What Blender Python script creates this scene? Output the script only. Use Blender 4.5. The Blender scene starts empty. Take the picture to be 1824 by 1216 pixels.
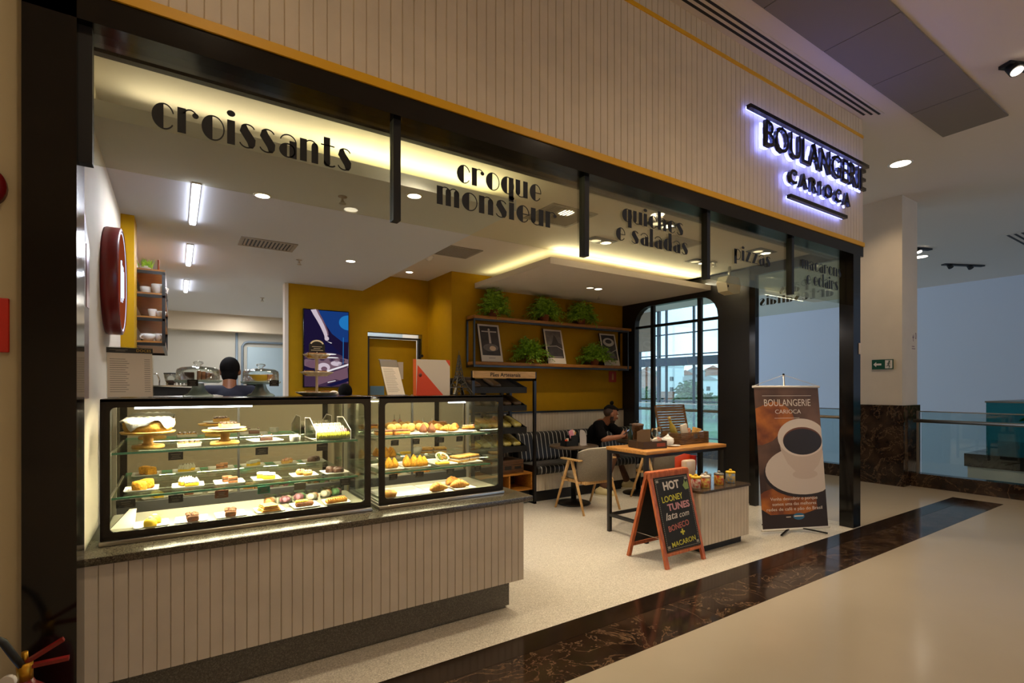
import bpy, bmesh, math, random
from mathutils import Vector, Matrix
random.seed(7)
C = bpy.context.scene.collection
SC = bpy.context.scene
PI = math.pi

# ------------------------------------------------------------------ camera
cam = bpy.data.objects.new('camera', bpy.data.cameras.new('camera'))
C.objects.link(cam)
cam.data.sensor_width = 36.0
cam.data.lens = 18.0
cam.data.shift_y = 0.04496
cam.data.clip_start = 0.05
cam.data.clip_end = 400
cam.location = (0, 0, 1.5)
cam.rotation_euler = (PI / 2, 0, -math.atan2(.549, .836))
SC.camera = cam

# ------------------------------------------------------------------ view, sky, lamps
SC.view_settings.view_transform = 'Standard'
SC.view_settings.look = 'None'
SC.view_settings.exposure = 0.0
SC.view_settings.gamma = 1.0
SC.view_settings.use_curve_mapping = False
cy = SC.cycles
cy.use_denoising = True
cy.max_bounces = 10
cy.diffuse_bounces = 4
cy.glossy_bounces = 5
cy.transmission_bounces = 6
cy.transparent_max_bounces = 24
cy.sample_clamp_indirect = 4.0
cy.caustics_reflective = False
cy.caustics_refractive = False

world = bpy.data.worlds.new('sky')
SC.world = world
world.use_nodes = True
wn = world.node_tree.nodes
wl = world.node_tree.links
bg = wn['Background']
bg.inputs['Strength'].default_value = 3.0
wtc = wn.new('ShaderNodeTexCoord')
wns = wn.new('ShaderNodeTexNoise')
wns.inputs['Scale'].default_value = 3.0
wns.inputs['Detail'].default_value = 6.0
wrp = wn.new('ShaderNodeValToRGB')
wrp.color_ramp.elements[0].position = .35
wrp.color_ramp.elements[0].color = (.34, .54, 1.0, 1)
wrp.color_ramp.elements[1].position = .62
wrp.color_ramp.elements[1].color = (.68, .83, 1.0, 1)
wl.new(wtc.outputs['Generated'], wns.inputs['Vector'])
wl.new(wns.outputs['Fac'], wrp.inputs['Fac'])
wl.new(wrp.outputs['Color'], bg.inputs['Color'])

WARM = (1.0, .70, .40)
WARM2 = (1.0, .77, .52)
SHOPC = (1.0, .84, .63)
COOL = (.86, .91, 1.0)


def area(name, loc, rot, sx, sy, power, col, spread=180):
    l = bpy.data.lights.new(name, 'AREA')
    l.shape = 'RECTANGLE'
    l.size = sx
    l.size_y = sy
    l.energy = power
    l.color = col
    l.spread = math.radians(spread)
    o = bpy.data.objects.new(name, l)
    o.location = loc
    o.rotation_euler = rot
    C.objects.link(o)
    return o


def spot(name, loc, power, col, ang=110, blend=.6, rad=.04, rot=(0, 0, 0)):
    l = bpy.data.lights.new(name, 'SPOT')
    l.energy = power
    l.color = col
    l.spot_size = math.radians(ang)
    l.spot_blend = blend
    l.shadow_soft_size = rad
    o = bpy.data.objects.new(name, l)
    o.location = loc
    o.rotation_euler = rot
    C.objects.link(o)
    return o


# daylight portals: the seen window wall, plus unseen north glazing added for light
for nm, loc, rot, sx, sy in (('portal_window', (18.28, 15.2, 1.5), (PI / 2, 0, PI / 2), 6.4, 6.6), ('portal_north', (13.9, 18.45, .4), (PI / 2, 0, PI), 8.6, 9.0),):
    p = area(nm, loc, rot, sx, sy, 1, (1, 1, 1))
    p.data.cycles.is_portal = True

# mall downlights; the unseen rear row is added to brighten the mirrors' reflection
MALL_LAMPS = [(-3.0, 1.1), (0.2, .9), (3.4, .75), (7.9, 2.8), (6.8, -.6), (2.4, -3.2), (-2.2, -3.0), (6.6, -4.6), (8.2, 6.5), (8.2, 10.5), (8.2, 14.5), (0.5, -6.5), (4.0, -6.8), (7.5, -6.6)]
for (x, y) in MALL_LAMPS:
    spot('mall_lamp_light', (x, y, 4.39), (95 if x == 3.4 else 58 if x == .2 else 76 if x > -2.5 or y < 0 else 30) if y > -4 and y < 5 else 330 if y < 5 else 7, WARM2, 150, .9, .09)
MALL_SPOTS = [(6.31, 1.39), (12.98, 4.3), (13.9, 4.55)]
for (x, y) in MALL_SPOTS:
    spot('track_light', (x, y, 4.36), 30 if x < 10 else 5, WARM2, 70, .7, .05)
spot('column_fill', (8.3, 3.3, 4.36), 26, WARM2, 90, .8, .05, (0, math.radians(-22), 0))  # added spot without a fitting, aimed to brighten the pillar

# shop downlights
SHOP_ROUND = [(1.30, 2.89), (3.07, 2.86), (4.84, 2.87), (2.87, 3.50)]
for (x, y) in SHOP_ROUND:
    spot('shop_round_light', (x, y, 3.0), 105 if y > 3 else 55, SHOPC, 70 if y > 3 else 115, .8, .05)
SHOP_TWIN = [(3.72, 3.97, 3.02), (5.34, 3.97, 3.02), (3.82, 3.24, 3.02), (5.53, 3.28, 3.02), (4.75, 5.2, 2.84)]
for (x, y, z) in SHOP_TWIN:
    spot('shop_twin_light', (x, y, z - .02), 24 if y > 5 else 40, SHOPC, 105, .6, .05)
KITCHEN_DOTS = [(.49, 3.82), (1.35, 3.26), (1.5, 5.3), (2.6, 6.45)]
for (x, y) in KITCHEN_DOTS:
    spot('kitchen_dot_light', (x, y, 2.78 if x < 2.1 else 3.02), 18, SHOPC, 120, .7, .04)
LED_Y = [(3.81, 4.74), (5.47, 6.36), (7.3, 8.15)]
for (a, b) in LED_Y:
    area('led_strip_light', (.11, (a + b) / 2, 2.765), (0, 0, 0), .05, b - a, 22, COOL)
area('kitchen_rear_light', (.9, 9.6, 2.77), (0, 0, 0), .2, .9, 18, (1, .93, .82))
area('corridor_light', (2.5, 7.3, 2.9), (0, 0, 0), .3, .3, 10, COOL)
# coves
COVE = (1.0, .94, .46)
area('cove_light_front', (1.45, 3.40, 2.91), (math.radians(214), 0, 0), 1.3, .06, 4.2, COVE)
area('cove_light_front', (.9, 3.36, 2.91), (math.radians(244), 0, 0), 2.2, .05, 4.2, (1, .9, .66))  # added wide fill aimed forward, brightens the ceiling behind the transom
area('cove_light_cloud', (4.85, 4.56, 2.94), (math.radians(205), 0, 0), 2.6, .08, 7.0, COVE)
area('cove_light_cloud', (4.85, 4.50, 2.935), (math.radians(240), 0, 0), 2.7, .05, 18.0, (1, .9, .66))  # added fill aimed forward, brightens the ceiling before the lowered panel
area('cove_light_cloud', (3.52, 5.3, 2.925), (PI, math.radians(-4), 0), .08, 1.3, 1.5, COVE)
# display cases
CASE_WARM = (1.0, .84, .58)
area('case_lamp_light', (.33, 3.10, 1.395), (math.radians(14), 0, 0), 1.0, .02, 16, CASE_WARM)
area('case_lamp_light', (1.45, 3.10, 1.395), (math.radians(14), 0, 0), .7, .02, 7, CASE_WARM)
for z, e in ((1.40, 8), (1.17, 4.5), (.956, 4)):
    area('case_rear_fill', (.33, 3.465, z), (math.radians(-22), 0, 0), 1.0, .015, e, CASE_WARM)  # added lamps standing in for light the mirror doors throw back
    area('case_rear_fill', (1.45, 3.465, z), (math.radians(-22), 0, 0), .7, .015, e * .4, CASE_WARM)
area('case_shelf_fill', (.33, 3.12, 1.165), (math.radians(14), 0, 0), 1.0, .015, 7, CASE_WARM)  # unseen lamps below the shelves, added to brighten the case
area('case_shelf_fill', (.33, 3.12, .955), (math.radians(14), 0, 0), 1.0, .015, 6, CASE_WARM)
area('case_shelf_fill', (1.45, 3.12, 1.165), (math.radians(14), 0, 0), .7, .015, 2.4, CASE_WARM)
area('case_shelf_fill', (1.45, 3.12, .955), (math.radians(14), 0, 0), .7, .015, 2.2, CASE_WARM)


# ------------------------------------------------------------------ materials
def lin(c):
    return tuple(((v / 255) / 12.92 if v / 255 <= .04045 else ((v / 255 + .055) / 1.055) ** 2.4) for v in c)


def mat(name, rgb, rough=.5, metal=0., spec=.5, noise=0., nscale=20., bump=0., emit=None, estr=0., alpha=None, coat=0., rgb2=None, detail=4.):
    """rgb are 0..255 display colours of the surface"""
    m = bpy.data.materials.new(name)
    m.use_nodes = True
    nt = m.node_tree
    b = nt.nodes['Principled BSDF']
    c = lin(rgb)
    b.inputs['Base Color'].default_value = (*c, 1)
    b.inputs['Roughness'].default_value = rough
    b.inputs['Metallic'].default_value = metal
    b.inputs['Specular IOR Level'].default_value = spec
    if coat:
        b.inputs['Coat Weight'].default_value = coat
    if noise or bump or rgb2:
        tc = nt.nodes.new('ShaderNodeTexCoord')
        nz = nt.nodes.new('ShaderNodeTexNoise')
        nz.inputs['Scale'].default_value = nscale
        nz.inputs['Detail'].default_value = detail
        nt.links.new(tc.outputs['Object'], nz.inputs['Vector'])
        if noise or rgb2:
            rp = nt.nodes.new('ShaderNodeValToRGB')
            c2 = lin(rgb2) if rgb2 else tuple(max(0, v * (1 - noise)) for v in c)
            c1 = c if rgb2 else tuple(min(1, v * (1 + noise)) for v in c)
            rp.color_ramp.elements[0].position = .35
            rp.color_ramp.elements[1].position = .65
            rp.color_ramp.elements[0].color = (*c2, 1)
            rp.color_ramp.elements[1].color = (*c1, 1)
            nt.links.new(nz.outputs['Fac'], rp.inputs['Fac'])
            nt.links.new(rp.outputs['Color'], b.inputs['Base Color'])
        if bump:
            bp = nt.nodes.new('ShaderNodeBump')
            bp.inputs['Strength'].default_value = bump
            bp.inputs['Distance'].default_value = .01
            nt.links.new(nz.outputs['Fac'], bp.inputs['Height'])
            nt.links.new(bp.outputs['Normal'], b.inputs['Normal'])
    if emit:
        b.inputs['Emission Color'].default_value = (*lin(emit), 1)
        b.inputs['Emission Strength'].default_value = estr
    return m


def glass_mat(name, tint=(245, 250, 247), refl=.5, rough=0., base=.02):
    """thin pane: see-through with a fresnel reflection"""
    m = bpy.data.materials.new(name)
    m.use_nodes = True
    nt = m.node_tree
    nt.nodes.remove(nt.nodes['Principled BSDF'])
    out = nt.nodes['Material Output']
    tr = nt.nodes.new('ShaderNodeBsdfTransparent')
    tr.inputs['Color'].default_value = (*lin(tint), 1)
    gl = nt.nodes.new('ShaderNodeBsdfGlossy')
    gl.inputs['Roughness'].default_value = rough
    gl.inputs['Color'].default_value = (.95, .97, .96, 1)
    fr = nt.nodes.new('ShaderNodeFresnel')
    fr.inputs['IOR'].default_value = 1.45
    mu = nt.nodes.new('ShaderNodeMath')
    mu.operation = 'MULTIPLY_ADD'
    mu.inputs[1].default_value = refl
    mu.inputs[2].default_value = base
    mx = nt.nodes.new('ShaderNodeMixShader')
    nt.links.new(fr.outputs['Fac'], mu.inputs[0])
    nt.links.new(mu.outputs[0], mx.inputs['Fac'])
    nt.links.new(tr.outputs[0], mx.inputs[1])
    nt.links.new(gl.outputs[0], mx.inputs[2])
    nt.links.new(mx.outputs[0], out.inputs['Surface'])
    return m


def emis(name, rgb, s):
    m = bpy.data.materials.new(name)
    m.use_nodes = True
    nt = m.node_tree
    nt.nodes.remove(nt.nodes['Principled BSDF'])
    e = nt.nodes.new('ShaderNodeEmission')
    e.inputs['Color'].default_value = (*lin(rgb), 1)
    e.inputs['Strength'].default_value = s
    nt.links.new(e.outputs[0], nt.nodes['Material Output'].inputs['Surface'])
    return m


def speckle(name, rgb, dark, light, scale, rough):
    m = mat(name, rgb, rough)
    nt = m.node_tree
    b = nt.nodes['Principled BSDF']
    tc = nt.nodes.new('ShaderNodeTexCoord')
    vo = nt.nodes.new('ShaderNodeTexVoronoi')
    vo.inputs['Scale'].default_value = scale
    rp = nt.nodes.new('ShaderNodeValToRGB')
    e = rp.color_ramp.elements
    rp.color_ramp.interpolation = 'CONSTANT'
    e[0].position = 0
    e[0].color = (*lin(dark), 1)
    e[1].position = .22
    e[1].color = (*lin(rgb), 1)
    k = e.new(.78)
    k.color = (*lin(light), 1)
    sp = nt.nodes.new('ShaderNodeSeparateColor')
    nt.links.new(tc.outputs['Object'], vo.inputs['Vector'])
    nt.links.new(vo.outputs['Color'], sp.inputs[0])
    nt.links.new(sp.outputs[0], rp.inputs['Fac'])
    nt.links.new(rp.outputs['Color'], b.inputs['Base Color'])
    return m


def marble(name, dark, vein, rough, scale=2.2):
    m = mat(name, dark, rough, spec=.5)
    nt = m.node_tree
    b = nt.nodes['Principled BSDF']
    tc = nt.nodes.new('ShaderNodeTexCoord')
    n1 = nt.nodes.new('ShaderNodeTexNoise')
    n1.inputs['Scale'].default_value = scale
    n1.inputs['Detail'].default_value = 9
    n1.inputs['Roughness'].default_value = .65
    n1.inputs['Distortion'].default_value = 1.6
    r1 = nt.nodes.new('ShaderNodeValToRGB')
    e = r1.color_ramp.elements
    e[0].position = .40
    e[0].color = (*lin(dark), 1)
    e[1].position = .60
    e[1].color = (*lin(tuple(v * .9 for v in dark)), 1)
    for p, c in ((.49, dark), (.505, vein), (.52, dark)):
        k = e.new(p)
        k.color = (*lin(c), 1)
    n2 = nt.nodes.new('ShaderNodeTexNoise')
    n2.inputs['Scale'].default_value = scale * 1.7
    n2.inputs['Detail'].default_value = 6
    r2 = nt.nodes.new('ShaderNodeValToRGB')
    r2.color_ramp.elements[0].position = .42
    r2.color_ramp.elements[0].color = (*lin(dark), 1)
    r2.color_ramp.elements[1].position = .72
    r2.color_ramp.elements[1].color = (*lin(tuple(v * .55 + w * .45 for v, w in zip(dark, vein))), 1)
    mx = nt.nodes.new('ShaderNodeMix')
    mx.data_type = 'RGBA'
    mx.inputs[0].default_value = .5
    nt.links.new(tc.outputs['Object'], n1.inputs['Vector'])
    nt.links.new(tc.outputs['Object'], n2.inputs['Vector'])
    nt.links.new(n1.outputs['Fac'], r1.inputs['Fac'])
    nt.links.new(n2.outputs['Fac'], r2.inputs['Fac'])
    nt.links.new(r1.outputs['Color'], mx.inputs[6])
    nt.links.new(r2.outputs['Color'], mx.inputs[7])
    nt.links.new(mx.outputs[2], b.inputs['Base Color'])
    return m


def stretched(name, c1, c2, scale, vec, rough=.5, bump=0.):
    """wood-like grain: noise stretched along one axis"""
    m = mat(name, c1, rough)
    nt = m.node_tree
    b = nt.nodes['Principled BSDF']
    tc = nt.nodes.new('ShaderNodeTexCoord')
    mp = nt.nodes.new('ShaderNodeMapping')
    mp.inputs['Scale'].default_value = vec
    nz = nt.nodes.new('ShaderNodeTexNoise')
    nz.inputs['Scale'].default_value = scale
    nz.inputs['Detail'].default_value = 5
    rp = nt.nodes.new('ShaderNodeValToRGB')
    rp.color_ramp.elements[0].position = .35
    rp.color_ramp.elements[0].color = (*lin(c2), 1)
    rp.color_ramp.elements[1].position = .65
    rp.color_ramp.elements[1].color = (*lin(c1), 1)
    nt.links.new(tc.outputs['Object'], mp.inputs[0])
    nt.links.new(mp.outputs[0], nz.inputs['Vector'])
    nt.links.new(nz.outputs['Fac'], rp.inputs['Fac'])
    nt.links.new(rp.outputs['Color'], b.inputs['Base Color'])
    return m


M = dict(
    black=mat('black_metal', (22, 19, 17), .35),
    gloss_black=mat('gloss_black', (12, 10, 9), .12),
    matte_black=mat('matte_black', (14, 13, 12), .6),
    plank=mat('plank_white', (212, 199, 178), .55, noise=.04, nscale=6),
    fascia=mat('fascia_boards', (226, 210, 184), .55, noise=.04, nscale=6),
    plaster=mat('plaster_white', (208, 195, 174), .75, noise=.03, nscale=3),
    wall_daylit_blue=mat('wall_daylit_blue', (208, 214, 222), .8),  # bluish cast of daylight put into the far wall's colour
    wall_white=mat('wall_white', (222, 210, 192), .8),
    ceil=mat('ceiling_white', (226, 216, 204), .85),
    yellow=mat('mustard_paint', (174, 131, 1), .7, spec=.2, noise=.03, nscale=8),
    yellow2=mat('yellow_strip', (238, 178, 16), .45),
    terrazzo=speckle('terrazzo', (214, 204, 184), (190, 180, 160), (234, 226, 208), 190, .28),
    plinth=speckle('plinth_granite', (94, 88, 76), (80, 75, 64), (114, 108, 95), 200, .4),
    tile=mat('mall_floor', (186, 172, 149), .16, noise=.015, nscale=2),
    marble=marble('dark_marble', (38, 26, 20), (150, 118, 86), .10, 2.6),
    marble2=marble('dark_marble_plain', (34, 24, 18), (60, 44, 32), .14),
    granite=speckle('counter_granite', (82, 74, 60), (58, 52, 44), (106, 98, 82), 260, .18),
    steel=mat('brushed_steel', (178, 170, 158), .28, .9),
    chrome=mat('chrome', (210, 208, 204), .08, 1.),
    mirror=mat('mirror_door', (214, 214, 204), .02, 1.),
    glass=glass_mat('clear_glass'),
    glass_case=glass_mat('case_glass', (248, 252, 248), .45, 0, .005),
    glass_tr=glass_mat('transom_glass', (244, 244, 232), .5, 0, .01),
    glass_green=glass_mat('shelf_glass', (242, 250, 245), .5),
    green_edge=mat('glass_edge', (110, 176, 146), .15, emit=(60, 150, 110), estr=.0),
    acrylic=glass_mat('acrylic', (240, 242, 238), .7, .05, .05),
    teal_glass=glass_mat('teal_glass', (168, 218, 218), .6),
    wood=stretched('light_wood', (206, 148, 72), (168, 110, 46), 6, (1, 14, 14), .45),
    oak=stretched('oak_legs', (214, 172, 112), (182, 138, 80), 8, (10, 10, 1), .45),
    shelf_wood=stretched('shelf_wood', (176, 116, 36), (138, 84, 20), 7, (1, 12, 12), .5),
    sign_wood=stretched('sign_wood', (226, 186, 128), (190, 144, 88), 7, (1, 14, 14), .5),
    red_wood=stretched('frame_wood', (206, 112, 60), (166, 80, 38), 9, (6, 6, 1), .45),
    dark_wood=stretched('brown_wood', (94, 62, 34), (58, 36, 18), 9, (1, 10, 10), .5),
    fabric=mat('grey_fabric', (128, 118, 102), .9, noise=.16, nscale=160, bump=.3),
    piping=mat('cream_piping', (226, 214, 192), .7),
    leather=mat('black_leather', (18, 17, 17), .42),
    stripe=mat('white_stripe', (190, 186, 178), .6),
    paper=mat('paper', (222, 208, 188), .7),
    white=mat('white_porcelain', (240, 234, 224), .25),
    cream=mat('cream_metal', (252, 238, 208), .5),
    tagblack=mat('tag_black', (24, 22, 20), .5),
    chalk=mat('chalk_white', (214, 206, 196), .8),
    ink=mat('pale_ink', (120, 112, 102), .8),
    red=mat('sign_red', (150, 22, 14), .3),
    maroon=mat('rim_maroon', (112, 16, 16), .3),
    orange=mat('card_orange', (226, 74, 24), .5),
    terracotta=mat('terracotta', (150, 82, 50), .7),
    soil=mat('soil', (46, 32, 22), .9),
    leaf=mat('leaf_green', (168, 206, 56), .5, rgb2=(104, 150, 34), nscale=30),
    ledw=emis('led_white', (236, 240, 255), 16),
    lamp=emis('lamp_warm', (255, 240, 214), 14),
    lamp2=emis('lamp_soft', (255, 232, 196), 2.2),
    cake_white=mat('white_frosting', (246, 238, 222), .8, bump=.6, nscale=60),
    sponge=mat('sponge_gold', (214, 160, 60), .8, noise=.2, nscale=70, bump=.4),
    lemon=mat('lemon_yellow', (240, 196, 44), .5),
    lemon_dark=mat('crumb_gold', (226, 158, 36), .8, noise=.25, nscale=90, bump=.6),
    choc=mat('chocolate', (62, 34, 20), .4, noise=.3, nscale=60, bump=.3),
    choc_light=mat('milk_chocolate', (150, 98, 58), .5, noise=.2, nscale=50),
    brownie=mat('brownie', (130, 74, 34), .7, rgb2=(72, 36, 16), nscale=40, bump=.5),
    pastry=mat('pastry_gold', (222, 156, 62), .55, rgb2=(176, 102, 30), nscale=34, bump=.5),
    pastry_pale=mat('pastry_pale', (236, 188, 104), .6, rgb2=(206, 148, 66), nscale=40, bump=.4),
    cookie=mat('stand_wood', (226, 172, 78), .6, noise=.12, nscale=30),
    berry=mat('berry_red', (186, 70, 52), .4, rgb2=(236, 196, 160), nscale=50),
    pink=mat('macaron_pink', (214, 140, 160), .7),
    peach=mat('macaron_orange', (236, 158, 104), .7),
    mint=mat('macaron_green', (150, 200, 140), .7),
    ivory=mat('macaron_ivory', (240, 228, 206), .7),
    olive=mat('macaron_pistachio', (186, 180, 40), .7),
    salad=mat('salad', (120, 160, 50), .6, rgb2=(196, 92, 54), nscale=60, bump=.6),
    skin=mat('skin', (146, 92, 62), .55, noise=.08, nscale=14),
    skin_dark=mat('skin_brown', (142, 90, 60), .5),
    hair=mat('dark_hair', (12, 9, 8), .9, spec=.15, noise=.3, nscale=60),
    beard=mat('beard', (52, 34, 24), .8, noise=.3, nscale=120),
    tee=mat('black_tee', (13, 11, 11), 1., spec=.1),
    navy=mat('navy_tee', (20, 20, 36), .9),
    bluetee=mat('light_blue_shirt', (172, 190, 220), .85),
    trousers=mat('brown_trousers', (88, 56, 36), .85, noise=.2, nscale=10),
    dark_trousers=mat('dark_trousers', (34, 32, 36), .85),
    shoe=mat('cream_sneaker', (216, 200, 150), .6),
    sole=mat('sole', (230, 222, 200), .6),
)


# ------------------------------------------------------------------ mesh helpers
def wloc(o):
    v = Vector((0, 0, 0))
    while o:
        v += o.location
        o = o.parent
    return v


class MB:
    def __init__(s):
        s.v, s.f, s.m, s.sm = [], [], [], []

    def add(s, vs, fs, mi=0, smooth=False):
        n = len(s.v)
        s.v += [tuple(v) for v in vs]
        s.f += [tuple(i + n for i in f) for f in fs]
        s.m += [mi] * len(fs)
        s.sm += [smooth] * len(fs)
        return s

    def box(s, x0, x1, y0, y1, z0, z1, mi=0):
        vs = [(x, y, z) for x in (x0, x1) for y in (y0, y1) for z in (z0, z1)]
        return s.add(vs, [(0, 1, 3, 2), (4, 6, 7, 5), (0, 4, 5, 1), (2, 3, 7, 6), (0, 2, 6, 4), (1, 5, 7, 3)], mi)

    def obox(s, c, size, R=None, mi=0):
        c = Vector(c)
        R = R or Matrix.Identity(3)
        vs = [c + R @ Vector((x * size[0] / 2, y * size[1] / 2, z * size[2] / 2)) for x in (-1, 1) for y in (-1, 1) for z in (-1, 1)]
        return s.add(vs, [(0, 1, 3, 2), (4, 6, 7, 5), (0, 4, 5, 1), (2, 3, 7, 6), (0, 2, 6, 4), (1, 5, 7, 3)], mi)

    def bar(s, p0, p1, w, d=None, mi=0, up=(0, 0, 1)):
        p0, p1 = Vector(p0), Vector(p1)
        d = d or w
        z = (p1 - p0).normalized()
        x = z.cross(Vector(up))
        if x.length < 1e-4:
            x = Vector((1, 0, 0))
        x.normalize()
        y = z.cross(x)
        vs = [p + x * (a * w / 2) + y * (b * d / 2) for p in (p0, p1) for a, b in ((-1, -1), (1, -1), (1, 1), (-1, 1))]
        return s.add(vs, [(3, 2, 1, 0), (4, 5, 6, 7), (0, 1, 5, 4), (1, 2, 6, 5), (2, 3, 7, 6), (3, 0, 4, 7)], mi)

    def cyl(s, p0, p1, r0, r1=None, n=16, mi=0, smooth=True):
        p0, p1 = Vector(p0), Vector(p1)
        r1 = r0 if r1 is None else r1
        z = (p1 - p0).normalized()
        x = z.orthogonal().normalized()
        y = z.cross(x)
        vs = []
        for p, r in ((p0, r0), (p1, r1)):
            for i in range(n):
                a = 2 * PI * i / n
                vs.append(p + x * (r * math.cos(a)) + y * (r * math.sin(a)))
        s.add(vs, [(i, (i + 1) % n, n + (i + 1) % n, n + i) for i in range(n)], mi, smooth)
        k = len(s.v) - 2 * n
        s.f += [tuple(k + i for i in reversed(range(n))), tuple(k + n + i for i in range(n))]
        s.m += [mi] * 2
        s.sm += [False] * 2
        return s

    def tube(s, pts, r, n=8, mi=0):
        pts = [Vector(p) for p in pts]
        rs = r if isinstance(r, (list, tuple)) else [r] * len(pts)
        base = None
        vs = []
        for k, p in enumerate(pts):
            t = (pts[min(k + 1, len(pts) - 1)] - pts[max(k - 1, 0)]).normalized()
            x = (t.orthogonal() if base is None else base - t * base.dot(t)).normalized()
            base = x
            y = t.cross(x)
            for i in range(n):
                a = 2 * PI * i / n
                vs.append(p + x * (rs[k] * math.cos(a)) + y * (rs[k] * math.sin(a)))
        fs = []
        for k in range(len(pts) - 1):
            fs += [(k * n + i, k * n + (i + 1) % n, (k + 1) * n + (i + 1) % n, (k + 1) * n + i) for i in range(n)]
        fs += [tuple(reversed(range(n))), tuple((len(pts) - 1) * n + i for i in range(n))]
        return s.add(vs, fs, mi, True)

    def lathe(s, prof, c, n=24, mi=0, wob=None, sx=1., sy=1.):
        c = Vector(c)
        vs, fs = [], []
        for (r, z) in prof:
            for i in range(n):
                a = 2 * PI * i / n
                q = r * (wob(a, z) if wob else 1)
                vs.append(c + Vector((q * sx * math.cos(a), q * sy * math.sin(a), z)))
        for k in range(len(prof) - 1):
            fs += [(k * n + i, k * n + (i + 1) % n, (k + 1) * n + (i + 1) % n, (k + 1) * n + i) for i in range(n)]
        L_ = (len(prof) - 1) * n
        if prof[0][0] > 1e-5 and prof[-1][0] > 1e-5 and abs(prof[0][1] - prof[-1][1]) < .003 or (len(prof) == 4 and prof[0][0] == prof[-1][0] and prof[1][0] == prof[2][0] and prof[0][0] > 1e-5):
            fs += [(L_ + i, L_ + (i + 1) % n, (i + 1) % n, i) for i in range(n)]  # closed ring
            return s.add(vs, fs, mi, True)
        if prof[0][0] > 1e-5:
            fs.append(tuple(reversed(range(n))))
        if prof[-1][0] > 1e-5:
            fs.append(tuple(L_ + i for i in range(n)))
        return s.add(vs, fs, mi, True)

    def sph(s, c, r, n=14, mi=0, R=None):
        c = Vector(c)
        r = (r, r, r) if not isinstance(r, (tuple, list)) else r
        vs, fs = [], []
        m = max(6, n // 2 + 2)
        for k in range(m + 1):
            t = PI * k / m
            for i in range(n):
                a = 2 * PI * i / n
                v = Vector((r[0] * math.sin(t) * math.cos(a), r[1] * math.sin(t) * math.sin(a), -r[2] * math.cos(t)))
                vs.append(c + (R @ v if R else v))
        for k in range(m):
            fs += [(k * n + i, k * n + (i + 1) % n, (k + 1) * n + (i + 1) % n, (k + 1) * n + i) for i in range(n)]
        return s.add(vs, fs, mi, True)

    def ext(s, pts, nv, mi=0, smooth=False):
        """flat polygon pts extruded by vector nv"""
        pts = [Vector(p) for p in pts]
        nv = Vector(nv)
        n = len(pts)
        vs = pts + [p + nv for p in pts]
        fs = [tuple(reversed(range(n))), tuple(range(n, 2 * n))]
        fs += [(i, (i + 1) % n, n + (i + 1) % n, n + i) for i in range(n)]
        return s.add(vs, fs, mi, smooth)

    def rbox(s, x0, x1, y0, y1, z0, z1, r=.01, mi=0, seg=2):
        bm = bmesh.new()
        bmesh.ops.create_cube(bm, size=1)
        for v in bm.verts:
            v.co = Vector(((x0 + x1) / 2 + v.co.x * (x1 - x0), (y0 + y1) / 2 + v.co.y * (y1 - y0), (z0 + z1) / 2 + v.co.z * (z1 - z0)))
        r = min(r, .49 * min(x1 - x0, y1 - y0, z1 - z0))
        bmesh.ops.bevel(bm, geom=bm.edges[:], offset=r, segments=seg, profile=.5, affect='EDGES')
        bm.verts.index_update()
        s.add([v.co.copy() for v in bm.verts], [tuple(v.index for v in f.verts) for f in bm.faces], mi, True)
        bm.free()
        return s

    def mesh(s, me, mtx, mi=0, smooth=False):
        return s.add([mtx @ v.co for v in me.vertices], [tuple(p.vertices) for p in me.polygons], mi, smooth)

    def text(s, t, size, o, ux, uy, depth=.001, mi=0, width=None, align='LEFT', bold=0., shear=0.):
        me = text_mesh(t, size, depth / 2, bold, shear)
        ux, uy = Vector(ux).normalized(), Vector(uy).normalized()
        uz = ux.cross(uy)
        xs = [v.co.x for v in me.vertices]
        w = max(xs) - min(xs)
        k = width / w if width else 1.
        off = {'LEFT': -min(xs) * k, 'CENTER': -(min(xs) + max(xs)) / 2 * k, 'RIGHT': -max(xs) * k}[align]
        o = Vector(o)
        s.add([o + ux * (v.co.x * k + off) + uy * v.co.y + uz * (v.co.z + depth / 2) for v in me.vertices], [tuple(p.vertices) for p in me.polygons], mi)
        return s

    def xf(s, mtx, start=0):
        for i in range(start, len(s.v)):
            s.v[i] = tuple(mtx @ Vector(s.v[i]))
        return s

    def build(s, name, mats, parent=None):
        off = wloc(parent) if parent else Vector((0, 0, 0))
        me = bpy.data.meshes.new(name)
        me.from_pydata([tuple(Vector(v) - off) for v in s.v], [], s.f)
        mats = mats if isinstance(mats, (list, tuple)) else [mats]
        for m in mats:
            me.materials.append(M[m] if isinstance(m, str) else m)
        me.polygons.foreach_set('material_index', s.m)
        me.polygons.foreach_set('use_smooth', s.sm)
        bm = bmesh.new()
        bm.from_mesh(me)
        bmesh.ops.recalc_face_normals(bm, faces=bm.faces)
        bm.to_mesh(me)
        bm.free()
        me.update()
        o = bpy.data.objects.new(name, me)
        C.objects.link(o)
        if parent:
            o.parent = parent
        return o


_tc = {}


def text_mesh(t, size, ext, bold, shear):
    k = (t, size, ext, bold, shear)
    if k in _tc:
        return _tc[k]
    cu = bpy.data.curves.new('lettering', 'FONT')
    cu.body = t
    cu.size = size
    cu.extrude = ext
    cu.offset = bold
    cu.shear = shear
    cu.resolution_u = 3
    o = bpy.data.objects.new('lettering', cu)
    C.objects.link(o)
    dg = bpy.context.evaluated_depsgraph_get()
    dg.update()
    me = bpy.data.meshes.new_from_object(o.evaluated_get(dg))
    bpy.data.objects.remove(o)
    _tc[k] = me
    return me


def thing(name, label, cat, loc=(0, 0, 0), group=None):
    o = bpy.data.objects.new(name, None)
    o.empty_display_size = .1
    o.location = loc
    C.objects.link(o)
    return tag(o, label, cat, group)


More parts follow.
